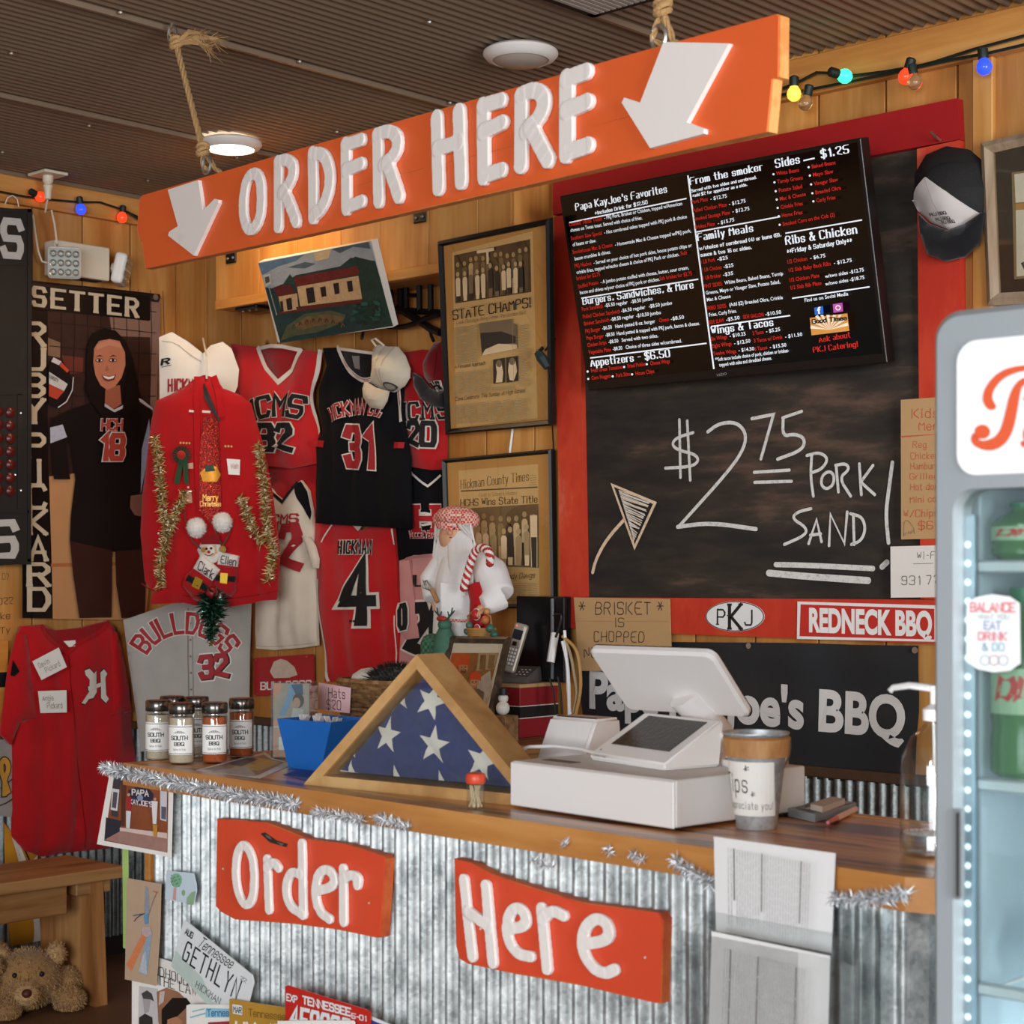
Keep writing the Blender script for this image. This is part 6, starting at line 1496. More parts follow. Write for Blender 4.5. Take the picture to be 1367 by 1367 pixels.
mb = MB(); mb.lathe([(.056, 0), (.055, .02), (.045, .045), (.025, .058), (.0001, .062)], fab('cfc4b2'), 20, Matrix.Translation(p+UP*.142-CU*.045)); tag(mb.build('cream_hat', smooth=True), 'cream hat in the wicker basket beside the furry one', 'hat')

# ---- flag case
A0, A1 = G(405, 1047, CTOP), G(681, 1074.5, CTOP); fu = (A1-A0).normalized(); fn = V((fu.y, -fu.x, 0))
FS = Surf(A0, fu, UP, fn); ap = FS.uv(556, 873.5); W2 = ap.x*2
fc = thing('flag_case', 'triangular wooden display case with a folded star flag standing on the counter', 'flag case', A0+fu*ap.x-fn*.05)
CASE = wood('case_oak', 'a67a48', 'c0925a', 'd3aa72', grain=(.3, .3, .3), scale=14, rough=.45, island=.15, coat=.2)
tri = [V((0, 0)), V((W2, 0)), V((ap.x, ap.y))]
def inset(t, d):
    out = []
    for i in range(3):
        a = (t[i-1]-t[i]).normalized(); b_ = (t[(i+1) % 3]-t[i]).normalized(); bi = (a+b_).normalized(); si = abs(a.x*bi.y-a.y*bi.x); out.append(t[i]+bi*d/si)
    return out
ti = inset(tri, .021); DEPC = .082
for i in range(3):
    j = (i+1) % 3; q = [tri[i], tri[j], ti[j], ti[i]]; mb = MB()
    mb.prism([FS.P(v, 0) for v in q], [FS.P(v, -DEPC) for v in q], CASE); mb.build('case_side', fc)
mb = MB(); mb.prism([FS.P(v, -DEPC+.012) for v in ti], [FS.P(v, -DEPC) for v in ti], mat('2a2420')); mb.build('case_back', fc)
mb = MB(); g_ = inset(tri, .0205); mb.prism([FS.P(v, -.006) for v in g_], [FS.P(v, -.008) for v in g_], PGLASS); mb.build('glass', fc)
FLG = mat('39437f', rough=.8, var=.14, scale=50, bump=.2, bscale=700, sheen=.2); FST = mat('dfe0e6', rough=.8, var=.03)
tf = inset(tri, .030)
fpol = [(v.x, v.y) for v in tf]
def fh(u, v):
    d = seg_dist(u, v, fpol); z_ = -.026+.015*(1-math.exp(-d/.025))
    return z_-.004*math.exp(-(((u-ap.x)*.72+(v-.12)*.69)/.006)**2)-.003*math.exp(-(((u-ap.x-.09)*.72+(v-.10)*.69)/.006)**2)
S = Surf(FS.O, FS.U, FS.W, FS.N, -.02, fh); S.poly(tf, FLG, 0., sub=.008)
def star(cx, cy, r, rot=0.):
    uv = S.uv(cx, cy); sc = .00172*r; out = []
    for i in range(10):
        a = rot+pi*i/5; k = sc if i % 2 == 0 else sc*.40; out.append(V((uv.x+math.sin(a)*k, uv.y+math.cos(a)*k)))
    return out
def clip(poly):
    res = poly
    for i in range(3):
        a, b_ = V(tf[i]), V(tf[(i+1) % 3]); e = b_-a; out = []
        side = lambda q: e.x*(q.y-a.y)-e.y*(q.x-a.x)
        for k in range(len(res)):
            p0, p1 = res[k-1], res[k]; s0, s1 = side(p0), side(p1)
            if (s0 >= 0) != (s1 >= 0): out.append(p0.lerp(p1, s0/(s0-s1)))
            if s1 >= 0: out.append(p1)
        res = out
        if not res: return []
    return res
for cx, cy, r, ro in ((520, 981, 22, .1), (583, 994, 23, .12), (468, 1038, 21, .05), (528, 1046, 22, .02), (588, 1054, 22, 0), (645, 1016, 22, .25), (577, 936, 22, .3), (530, 928, 22, -.2), (640, 1062, 20, .1), (462, 995, 20, -.2)):
    c = clip(star(cx, cy, r, ro))
    if len(c) > 2: S.poly(c, FST, .0022, sub=.008)
S.build('folded_flag', fc, True)

# ---- toothpick shaker, cash drawer and till
p = G(635, 1079, CTOP+.0005); T = Matrix.Translation(p); t = thing('toothpick_shaker', 'small clear toothpick shaker with a red cap before the flag case', 'toothpick shaker', p)
mb = MB(); mb.lathe([(.014, 0), (.0165, .003), (.0165, .05)], CLEAR, 20, T); mb.build('tube', t, True)
mb = MB(); mb.lathe([(.0175, .046), (.0185, .049), (.0185, .059), (.016, .064), (.008, .066), (.0001, .066)], mat('d4492a', rough=.35, var=.05), 20, T); mb.build('shaker_cap', t, True)
mb = MB(); R_ = random.Random(1)
for k in range(22): mb.tube([p+V((R_.uniform(-.01, .01), R_.uniform(-.01, .01), .003)), p+V((R_.uniform(-.01, .01), R_.uniform(-.01, .01), .042))], .0011, mat('d8bf95', rough=.8), 4)
mb.build('toothpicks', t)
d0, d1 = G(681, 1078, CTOP), G(900, 1111, CTOP); du = (d1-d0).normalized(); dn = V((du.y, -du.x, 0)); dw = (d1-d0).length; DH = .086
DM = Matrix(((du.x, -dn.x, 0, d0.x), (du.y, -dn.y, 0, d0.y), (0, 0, 1, CTOP), (0, 0, 0, 1)))     # u along the front, v back
cdw = thing('cash_drawer', 'wide white cash drawer box on the counter beside the flag case', 'cash drawer', DM @ V((dw/2, .17, 0)))
mb = MB(); mb.rbox((0, .004, .006), (dw, .34, DH), WPL2, .004, DM); mb.build('case', cdw)
mb = MB(); mb.rbox((.001, -.001, .005), (dw-.001, .006, DH-.002), WPL, .002, DM, seg=1); mb.build('drawer_front', cdw)
mb = MB()
for a, b_ in ((.03, .03), (dw-.03, .03), (.03, .31), (dw-.03, .31)): mb.lathe([(.012, 0), (.012, .007)], BLACKM, 10, DM @ Matrix.Translation((a, b_, 0)))
mb.build('rubber_feet', cdw)
mb = MB(); mb.rbox((.03, .05, DH), (.11, .075, DH+.001), mat('6b655e'), .0004, DM, seg=1); mb.build('logo_strip', cdw)
# screen turned to the staff: we see its white back
q0, q1, q3 = V((3.748, -1.80, 1.355)), V((4.039, -1.80, 1.356)), V((4.039, -1.68, 1.2345)); su_ = (q1-q0).normalized(); sw_ = (q1-q3).normalized()
SM_ = Surf(q3-su_*.291, su_, sw_, su_.cross(sw_)); TM = Matrix(((su_.x, sw_.x, SM_.N.x, SM_.O.x), (su_.y, sw_.y, SM_.N.y, SM_.O.y), (su_.z, sw_.z, SM_.N.z, SM_.O.z), (0, 0, 0, 1)))
pos = thing('till_screen', 'large white till screen on an arm seen from its back', 'till screen', V((3.92, -1.72, CTOP+DH)))
hgt_ = (q1-q3).length
def rrect(x0, y0, x1, y1, r, n=6):
    out = []
    for cx, cy, a in ((x1-r, y1-r, 0), (x0+r, y1-r, 90), (x0+r, y0+r, 180), (x1-r, y0+r, 270)):
        for i in range(n+1): b_ = math.radians(a+90*i/n); out.append(V((cx+math.cos(b_)*r, cy+math.sin(b_)*r)))
    return out
mb = MB(); o = rrect(0, 0, .291, hgt_, .018); o2 = rrect(.006, .006, .285, hgt_-.006, .015)
mb.add([SM_.P(v, 0) for v in o2]+[SM_.P(v, -.005) for v in o]+[SM_.P(v, -.014) for v in o], [tuple(range(len(o)))]+[(k*len(o)+i, k*len(o)+(i+1) % len(o), (k+1)*len(o)+(i+1) % len(o), (k+1)*len(o)+i) for k in (0, 1) for i in range(len(o))], WPL); mb.build('back_shell', pos, True)
mb = MB(); mb.prism([SM_.P(v, -.0135) for v in o], [SM_.P(v, -.016) for v in o], mat('16161a', rough=.1)); mb.build('display', pos)
mb = MB(); bs = V((3.945, -1.66, CTOP+DH)); c_ = SM_.P((.17, .055), .0)
mb.tube([bs+UP*.004, bs+UP*.05, c_.lerp(bs+UP*.05, .35), c_-SM_.N*.002], [.034, .031, .03, .034], WPL2, 20); mb.build('arm', pos, True)
mb = MB(); mb.lathe([(.06, 0), (.06, .006), (.045, .012), (.0001, .013)], WPL2, 28, Matrix.Translation(bs+UP*.0005)); mb.build('foot', pos, True)
# display for the customer
k0, k1 = V((3.80, -1.852, CTOP+DH+.001)), V((4.015, -1.904, CTOP+DH+.001)); ku = (k1-k0).normalized(); kb = V((-ku.y, ku.x, 0))
cst = thing('customer_display', 'white wedge shaped customer display with a dark screen on the cash drawer', 'customer display', k0+ku*.1+kb*.06)
mb = MB(); kw = (k1-k0).length; KM = Matrix(((ku.x, kb.x, 0, k0.x), (ku.y, kb.y, 0, k0.y), (0, 0, 1, k0.z), (0, 0, 0, 1)))
pf = [(0, 0), (.0, .012), (.128, .082), (.136, .078), (.126, .0)]
bm = bmesh.new(); fv = [bm.verts.new((0, a, b_)) for a, b_ in pf]; f0 = bm.faces.new(fv); ex_ = bmesh.ops.extrude_face_region(bm, geom=[f0]); bmesh.ops.translate(bm, vec=(kw, 0, 0), verts=[v for v in ex_['geom'] if isinstance(v, bmesh.types.BMVert)])
bmesh.ops.recalc_face_normals(bm, faces=bm.faces); bmesh.ops.bevel(bm, geom=list(bm.edges), offset=.004, segments=3, affect='EDGES'); mb.bm(bm, WPL, KM); mb.build('wedge_body', cst, True)
KS = Surf(KM @ V((0, 0, .012)), ku, (KM.to_3x3() @ V((0, .128, .07))).normalized(), ku.cross((KM.to_3x3() @ V((0, .128, .07))).normalized()))
KS.slab(R4(.026, .036, kw-.026, .134), .0012, mat('2a2724', rough=.25, var=.35, scale=35, bump=.1), .0014); KS.layer = 5
KS.poly([V(q) for q in circ(.02, .014, .0022)], mat('5a6aa0')); KS.fit('clover', *[(792, 1010), (810, 1012.5)], (791.5, 1007), mat('b0acac'), tv=.12); KS.build('screen', cst)
# printer behind the drawer
mb = MB(); pr0 = V((3.545, -1.72, CTOP+.0005)); pm_ = [(0, 0), (0, .06), (.042, .142), (.12, .142), (.13, 0)]
bm = bmesh.new(); fv = [bm.verts.new((0, a, b_)) for a, b_ in pm_]; f0 = bm.faces.new(fv); ex_ = bmesh.ops.extrude_face_region(bm, geom=[f0]); bmesh.ops.translate(bm, vec=(.122, 0, 0), verts=[v for v in ex_['geom'] if isinstance(v, bmesh.types.BMVert)])
bmesh.ops.recalc_face_normals(bm, faces=bm.faces); bmesh.ops.bevel(bm, geom=list(bm.edges), offset=.006, segments=3, affect='EDGES'); mb.bm(bm, WPL, Matrix.Translation(pr0)); pr = thing('receipt_printer', 'small white block shaped receipt printer behind the left end of the cash drawer', 'receipt printer', pr0); mb.build('casing', pr, True)
mb = MB(); mb.rbox((.012, .05, .1425), (.11, .062, .1435), mat('55524f'), .0004, Matrix.Translation(pr0), seg=1); mb.build('paper_slot', pr)
mb = MB(); mb.tube([DP(684, 1018, 3.40), DP(688, 1004, 3.40), DP(706, 997, 3.42), DP(740, 996, 3.40), DP(775, 1000, 3.36), DP(795, 1005, 3.30)], .0035, WPL, 8); mb.tube([DP(684, 1018, 3.40), DP(680, 1030, 3.44), DP(676, 1044, 3.48)], .0035, WPL, 8)
tag(mb.build('white_cable', smooth=True), 'white cable looping from the printer to the customer display', 'cable')
mb = MB(); mb.tube([DP(936, 975, 3.18), DP(948, 972, 3.16), DP(962, 977, 3.14), DP(970, 995, 3.12), DP(972, 1010, 3.10)], .0035, WPL, 8); tag(mb.build('white_cable', smooth=True), 'white cable arching out behind the customer display towards the tip bucket', 'cable')
mb = MB(); cc = DM @ V((dw-.06, .26, DH+.001)); mb.lathe([(.05, 0), (.052, .004), (.052, .012), (.046, .012), (.046, .004), (.0001, .003)], WPL2, 28, Matrix.Translation(cc)); tag(mb.build('coin_dish', smooth=True), 'small round white dish at the right back of the cash drawer', 'dish')

# ---- tip bucket
p = G(1010, 1105, CTOP+.0005); T = Matrix.Translation(p); t = thing('tip_bucket', 'galvanised tip bucket with wooden band and handwritten white label', 'bucket', p)
BG = galvanised('bucket_metal', '9aa0a2', 'd2d6d6', rough=.4, scale=60, metal=.5)
mb = MB(); mb.lathe([(.0001, .002), (.033, .0), (.034, .002), (.0535, .158), (.0555, .160), (.0555, .162), (.052, .161), (.033, .008), (.0001, .006)], BG, 36, T, caps=False); mb.build('pail', t, True)
mb = MB(); mb.lathe([(.0505, .123), (.0545, .122), (.0575, .152), (.0545, .156)], wood('bucket_band', 'a8703c', 'bf8750', 'cf9c64', grain=(1, 1, .3), scale=18, rough=.6), 36, T, caps=False); mb.build('wooden_band', t, True)
S = Round(p, .034, .0535, .158, to_cam(p)-.45); S.wrap(-.050, .052, .024, .115, PAPER, .001)
S.text('Tips', -.046, .004, .064, .03, PEN, n=.0016, **HW); S.text('We appreciate you!', -.056, .046, .036, .012, PEN, n=.0016, **HW); S.text('*', -.002, .008, .098, .014, PEN, n=.0016, **HW); S.text('*', .008, .016, .056, .012, PEN, n=.0016, **HW); S.build('label', t)
mb = MB(); q = T @ V((0, 0, 0)); mb.tube([q+V((math.cos(a)*.058, math.sin(a)*.058*.9, .150-.07*math.sin(max(0, min(pi, a-.4))))) for a in [.4+pi*i/16 for i in range(17)]], .0016, STEEL, 6); mb.build('bail_handle', t, True)
mb = MB(); q0 = G(1048, 1073, CTOP); mb.rbox((q0.x-.010, q0.y, CTOP+.001), (q0.x+.003, q0.y+.008, CTOP+.103), mat('e3d6c8', rough=.5), .002); tag(mb.build('note_holder'), 'narrow upright pale note holder just behind the tip bucket', 'note holder')
# calculators and pens
def slab_at(pts, z0, th, m, name, lab, cat):
    mb = MB(); u = flat(pts, z0+th); mb.prism(u, [v-UP*th for v in u], m); return mb
c1 = thing('calculator', 'grey desk calculator lying under a striped one on the counter', 'calculator', G(1095, 1085, CTOP))
mb = slab_at([(1052, 1079), (1088, 1087), (1143, 1071), (1106, 1065)], CTOP+.001, .014, mat('8d9294', rough=.4), '', '', ''); mb.build('case', c1)
S = Level(CTOP+.0155); S.pp([(1060, 1078), (1086, 1084), (1135, 1071), (1107, 1066.5)], mat('55585a', rough=.4)); 
for i in range(4):
    for j in range(3): S.pp([(1074+i*13+j*6, 1080-i*3+j*1.2), (1079+i*13+j*6, 1081-i*3+j*1.2), (1085+i*13+j*6, 1079-i*3+j*1.2), (1080+i*13+j*6, 1078-i*3+j*1.2)], mat('c9c8c4'))
S.build('keypad', c1)
c2 = thing('remote_control', 'pale remote control lying on top of the grey calculator', 'remote control', G(1100, 1075, CTOP))
mb = slab_at([(1082, 1073), (1098, 1077), (1128, 1066), (1110, 1063)], CTOP+.0162, .010, mat('c9b9ab', rough=.45), '', '', ''); mb.build('case', c2)
a, b_ = G(1105, 1098, CTOP+.006), G(1142, 1080, CTOP+.006); mb = MB(); mb.tube([a, a.lerp(b_, .3)], [.003, .0055], mat('d8747a', rough=.4), 8); mb.tube([a.lerp(b_, .3), b_], .0055, mat('e3c2b8', rough=.4), 8)
tag(mb.build('pen', smooth=True), 'pink pen lying on the counter in front of the calculator', 'pen')
# pump bottle
p = V((4.545, -1.915, CTOP+.0005)); T = Matrix.Translation(p); t = thing('pump_bottle', 'clear plastic pump bottle beside the fridge at the counter end', 'pump bottle', p)
PET = glassy('pet_plastic', 'f6f9f9', clear=.93, rough=.05)
mb = MB(); mb.lathe([(.02, .004), (.046, .0), (.051, .006), (.051, .03), (.049, .036), (.051, .042), (.051, .13), (.048, .15), (.036, .178), (.018, .195), (.014, .2), (.014, .212)], PET, 32, T); mb.build('bottle_body', t, True)
mb = MB(); mb.lathe([(.001, .004), (.044, .004), (.047, .01), (.047, .034), (.001, .035)], glassy('clear_gel', 'e6f0f2', clear=.80), 28, T); mb.build('gel', t, True)
mb = MB(); mb.lathe([(.017, .205), (.0175, .222), (.012, .226), (.006, .23), (.006, .25), (.010, .252), (.010, .258), (.0001, .26)], WPL, 20, T); hd_ = T @ V((0, 0, .254)); mb.tube([hd_, hd_+V((-.03, -.022, .004)), hd_+V((-.05, -.036, .0)), hd_+V((-.054, -.039, -.006))], [.006, .0055, .005, .0045], WPL, 8); mb.build('pump', t, True)
mb = MB(); mb.tube([T @ V((0, 0, .2)), T @ V((.004, .002, .012))], .003, WPL2, 8); mb.build('dip_tube', t, True)
S = Round(p, .051, .051, .2, to_cam(p)+.25); S.wrap(-.02, .06, .045, .13, glassy('label_film', 'f6f6f2', clear=.8, rough=.3), .0008); S.wrap(.006, .06, .084, .125, mat('efe9e2', rough=.5), .0012); S.build('label', t)

# ================================================================= on the counter front
z = zoom(280, 1080, 2.2048)
def plank_sign(name, label, pts, letters, w_, off=.02):
    S = FRONT(off); t = thing(name, label, 'sign', S.P(S.uv(*pts[0])))
    board(pts, 'plank', S, .021, t, CORAL, EDGE_O, .003)
    for paths, cl in letters: cut_letter(S, 'letter', paths, w_, .0015, .009, WHITEP, t, cl)
    return S, t
EDGE_O = patchy('coral_sign_edge', 'cf6a2e', 'a8401f', 'c45628', scale=12, thr=.55)
S, t = plank_sign('order_sign', 'small coral red board sign reading Order on the corrugated counter front', z(22, 28, 85, 32, 165, 38, 230, 62, 290, 88, 400, 102, 510, 136, 520, 146, 504, 378, 490, 378, 380, 355, 250, 338, 150, 330, 75, 325, 30, 300, 18, 285, 20, 150),
 [([z(108, 98, 132, 130, 141, 190, 136, 262, 118, 285, 97, 262, 84, 200, 88, 130)], True), ([z(178, 148, 183, 293), z(178, 172, 196, 152, 212, 172)], False), ([z(280, 102, 284, 308), z(276, 190, 248, 182, 232, 228, 242, 282, 282, 308)], False),
  ([z(324, 240, 376, 226, 374, 190, 348, 172, 324, 198, 318, 258, 334, 304, 362, 322)], False), ([z(402, 176, 403, 328), z(402, 205, 426, 190, 447, 200, 444, 220)], False)], .026)
S.layer = 14
for q, m in ((z(152, 72, 165, 68, 200, 92, 232, 102, 228, 112, 180, 98), mat('2e2722')), (z(165, 74, 180, 80, 186, 90, 172, 84), STEEL), (z(200, 96, 222, 102, 214, 108), STEEL)): S.pp(q, m)
for q in ((42, 175), (472, 276)): S.poly(S.px(circ(*z(*q)[0], 1.6, n=8)), mat('c9b088'))
S.stroke(z(390, 250, 450, 258, 515, 262), .7, EDGE_O); S.build('knot_hole', t)
S, t = plank_sign('here_sign', 'small coral red board sign reading Here on the corrugated counter front', z(720, 145, 770, 158, 830, 190, 900, 215, 1000, 245, 1100, 275, 1250, 295, 1325, 305, 1336, 325, 1330, 572, 1310, 570, 1200, 545, 1100, 520, 900, 485, 760, 455, 735, 440, 725, 400),
 [([z(757, 208, 782, 430), z(823, 225, 843, 448), z(772, 300, 834, 345)], False), ([z(888, 352, 942, 342, 938, 302, 910, 284, 886, 316, 885, 378, 912, 424, 955, 432)], False), ([z(986, 292, 1002, 466), z(990, 322, 1018, 294, 1052, 312)], False), ([z(1108, 396, 1186, 384, 1182, 336, 1148, 316, 1112, 346, 1104, 408, 1132, 462, 1172, 484, 1202, 470)], False)], .027)
S.layer = 14
for q in ((1284, 436), (800, 352)): S.poly(S.px(circ(*z(*q)[0], 1.6, n=8)), mat('d8d0c4'))
S.build('screw_head', t)

# photograph at the corner, drawings, plates
z = zoom(0, 960, 3.3575)
def fr_card(name, label, cat, pts, m, off, draw, th=.0015, group=None): return card(name, label, cat, FRONT(off), pts, m, th, draw, group)
PH = lambda h, v=.2, sc=60: mat(h, rough=.4, var=v, scale=sc)
def dA(S):
    S.pp(z(512, 255, 757, 285, 752, 598, 470, 545), PH('8a4a2c', .35, 25)); S.pp(z(512, 255, 545, 262, 530, 440, 500, 432), PH('3c3a44')); S.pp(z(505, 310, 537, 315, 528, 412, 498, 405), PH('d8d4d4', .1)); S.pp(z(510, 325, 530, 328, 522, 400, 503, 395), PH('55505c'))
    S.pp(z(545, 262, 570, 266, 560, 480, 545, 478), PH('5a2e20')); S.pp(z(478, 440, 545, 455, 540, 505, 470, 545), PH('2c2a38')); S.pp(z(540, 485, 752, 510, 752, 535, 540, 505), PH('d8c0b4', .1)); S.pp(z(472, 540, 545, 500, 752, 535, 752, 598), PH('a07a70', .3, 40))
    S.pp(z(578, 318, 620, 300, 665, 305, 690, 335, 690, 395, 580, 380), PH('262a40', .2)); 
    rng(S, z, 'PAPA', 596, 338, 668, 345, 24, PH('e6d8d8', .05), lean=0, tv=.22); rng(S, z, "KAYJOE'S", 586, 378, 686, 392, 20, PH('e6d0d0', .05), lean=0, tv=.22); S.pp(circ(*z(632, 352)[0], 4), PH('8a98b0'))
    S.pp(z(722, 318, 753, 322, 750, 458, 722, 450), PH('d0ccd4', .1)); S.pp(z(727, 390, 750, 393, 748, 450, 727, 445), PH('5c5a6c'))
    S.pp(z(572, 345, 592, 348, 592, 410, 572, 408), PH('a82830')); S.pp(z(570, 410, 592, 412, 586, 490, 570, 486), PH('d8d8dc', .05)); S.pp(circ(*z(582, 338)[0], 2.2, n=8), PH('c99a80')); S.pp(z(684, 365, 712, 368, 706, 470, 690, 468), PH('e4dedc', .05)); S.pp(circ(*z(700, 358)[0], 2.2, n=8), PH('c99a80')); S.pp(z(690, 470, 712, 474, 708, 528, 694, 526), PH('c28a3a'))
fr_card('photo_print', 'white bordered colour photograph of a wooden shop front at the counter corner', 'photograph', z(496, 222, 777, 240, 767, 620, 435, 560), PAPER, .032, dA)
fr_card('paper_strip', 'lime green paper strip at the left edge of the counter front', 'paper', [(163.5, 1133), (171, 1134), (171, 1268), (164.5, 1265)], mat('a8c470', rough=.8, var=.05), .006, None)
def dB(S):
    C_ = lambda h: mat(h, rough=.9, var=.3, scale=200)
    S.pp(z(655, 745, 668, 760, 672, 860, 664, 920, 650, 915, 648, 850), C_('8a9098')); S.pp(z(645, 880, 668, 870, 668, 915, 652, 920), C_('5a8cae')); S.pp(z(640, 962, 660, 975, 590, 1130, 568, 1100), C_('cf7a4c')); S.pp(z(660, 975, 682, 965, 660, 1150, 630, 1140, 640, 1060), C_('8aa0b0')); S.pp(z(640, 1060, 655, 1040, 662, 1145, 625, 1130), C_('b0b4bc'))
    S.stroke(z(668, 880, 690, 810, 708, 772), 1.2, C_('7a6a62')); S.stroke(z(650, 870, 620, 885, 605, 905), 1.6, C_('4a4a58')); S.stroke(z(690, 770, 710, 778), 1.2, C_('c0604c'), 0); S.stroke(z(600, 880, 640, 872), 1.2, C_('4a4a58'), 0); S.pp(z(640, 925, 676, 930, 686, 965, 660, 975, 642, 965), C_('b8a0a0'))
fr_card('pencil_drawing', 'tall brown paper drawing of a figure in orange and blue trousers', 'drawing', z(570, 712, 722, 738, 716, 960, 700, 1195, 630, 1180, 560, 1165), mat('b59a80', rough=.85, var=.06), .022, dB)
def dC(S):
    S.pp(circ(*z(792, 722)[0], 7.5, 9.5), mat('7fb08c', rough=.9, var=.3, scale=300)); S.pp(z(780, 755, 792, 755, 790, 812, 776, 808), mat('c99a90')); S.pp(circ(*z(824, 778)[0], 2.4, 4), mat('7fae84')); S.pp(z(838, 830, 840, 800, 860, 775, 878, 770, 868, 832), mat('8fb08c', var=.2)); 
    for k in range(14): S.poly(S.px(circ(*z(772+(k*7) % 42, 700+(k*13) % 48)[0], .8, n=6)), mat('2e5a48'))
fr_card('crayon_drawing', 'small curled crayon drawing of a green tree left of the Order sign', 'drawing', z(747, 678, 868, 690, 880, 740, 882, 770, 868, 832, 740, 805), mat('c3d3dc', rough=.8, var=.05), .018, dC)
z = zoom(160, 1200, 3.797)
def dD(S):
    rng(S, z, 'WOODHOOD', 118, 360, 345, 440, 46, INK, lean=0, tv=.1, th=.07, serif=.1, wf=.8); rng(S, z, '& THE LAW', 150, 418, 390, 490, 46, INK, lean=0, tv=.1, th=.07, serif=.1, wf=.8)
    S.pp(z(100, 440, 196, 455, 196, 640, 95, 640), PH('c8c4c2', .1)); S.pp(z(112, 478, 140, 462, 165, 480, 176, 520, 160, 510, 120, 505), PH('4a4646')); S.pp(z(118, 505, 160, 512, 150, 570, 128, 580), PH('a8a2a0', .1)); S.pp(z(100, 600, 130, 580, 168, 600, 170, 640, 100, 640), PH('35302f'))
    S.pp(z(190, 470, 240, 448, 300, 470, 350, 520, 360, 560, 345, 640, 200, 640, 195, 560), PH('9a6e52', .3, 20)); S.pp(z(215, 560, 270, 500, 340, 500, 362, 530, 330, 560, 300, 590, 240, 640, 215, 640), PH('1c1614')); S.pp(z(205, 470, 232, 465, 225, 520, 200, 540), PH('c9b4a8')); S.pp(z(245, 610, 290, 595, 320, 615, 322, 640, 244, 640), PH('b8805c'))
fr_card('paper_poster', 'white paper poster with two printed portraits near the counter foot', 'poster', z(62, 410, 180, 440, 200, 298, 520, 400, 600, 900, 60, 900), PAPER, .008, dD)
TN = mat('dfe3e2', rough=.35, var=.04); PLK = mat('25282a', rough=.4)
def plate(label, pts, m, off, draw): return fr_card('licence_plate', label, 'licence plate', pts, m, off, draw, .002, 'licence plates low on the counter front')
def dE(S):
    S.pp(z(286, 262, 420, 400, 470, 520, 640, 585, 600, 600, 470, 560, 262, 340), mat('bccac2', rough=.35, var=.15, scale=20)); 
    S.fit('Tennessee', *z(395, 235, 560, 352), z(420, 190)[0], INK, tv=.1, smooth=1, slant=.25); S.fit('GETHLYN', *z(318, 302, 590, 508), z(345, 215)[0], PLK, tv=.1, gap=.3, wf=.62); S.fit('HICKMAN', *z(385, 445, 505, 535), z(395, 415)[0], mat('6c7270'), tv=.12, wf=.7); S.fit('AUG', *z(332, 175, 368, 200), z(340, 148)[0], INK, tv=.2); S.fit('22', *z(612, 408, 640, 425), z(618, 390)[0], mat('7a7e7c'), tv=.14)
plate('white licence plate lettered GETHLYN tilted steeply below the Order sign', z(325, 108, 338, 112, 672, 385, 680, 425, 625, 640, 600, 632, 268, 345, 262, 330), TN, .03, dE)
def dF(S):
    S.stroke(z(370, 570, 430, 556), 1.6, mat('7fb8c8')); S.stroke(z(360, 600, 450, 575), 1.8, mat('7fb8c8')); S.pp(z(438, 552, 560, 556, 560, 600, 436, 600), mat('8cc4d8', rough=.4, var=.2, scale=80)); S.fit('Tennessee', *z(446, 592, 610, 592), z(446, 560)[0], mat('2a5a8a'), tv=.14); S.pp(z(450, 625, 560, 618, 600, 700, 450, 700), mat('9a3038'))
fr_card('drawn_card', 'white card with pale blue crayon marks under the tilted white plate', 'card', z(338, 540, 352, 534, 560, 534, 620, 540, 620, 820, 340, 820), PAPER, .036, dF)
def dG(S):
    S.pp(z(572, 532, 622, 540, 622, 588, 574, 580), TN); S.fit('MAR', *z(578, 572, 618, 578), z(578, 545)[0], PLK, tv=.2); S.fit('Tennessee', *z(655, 592, 840, 615), z(655, 556)[0], mat('7a5a22'), tv=.12, serif=.06); S.fit('UX 4D', *z(590, 700, 830, 720), z(592, 625)[0], mat('e8e0c8'), tv=.2)
plate('mustard gold licence plate headed Tennessee beside the red plate', z(556, 506, 568, 508, 860, 553, 880, 560, 880, 800, 556, 760), mat('b88a36', rough=.4, var=.1), .042, dG)
def dH(S):
    S.fit('EXP', *z(848, 512, 900, 526), z(848, 480)[0], TN, tv=.22); S.fit('TENNESSEE', *z(930, 528, 1170, 592), z(930, 492)[0], TN, tv=.24, serif=.05); S.fit('5-01', *z(1178, 602, 1250, 618), z(1178, 578)[0], TN, tv=.2); S.fit('4F8093', *z(868, 645, 1160, 720), z(875, 545)[0], TN, tv=.2, wf=.6)
plate('red licence plate headed TENNESSEE in white letters', z(838, 445, 852, 437, 1258, 562, 1272, 575, 1268, 760, 1255, 770, 850, 700, 840, 690), mat('c0281f', rough=.35, var=.06), .054, dH)
fr_card('paper_slip', 'blank white paper slip along the bottom over the red plate', 'paper', z(800, 618, 1000, 615, 1185, 616, 1192, 625, 1190, 760, 800, 760), PAPER, .062, None)
plate('white licence plate with a blue panel at the bottom right of the red plate', z(1245, 592, 1258, 588, 1420, 655, 1420, 820, 1240, 760), TN, .047, lambda S: S.pp(z(1262, 606, 1380, 655, 1380, 690, 1250, 690), mat('35458c', rough=.4)))

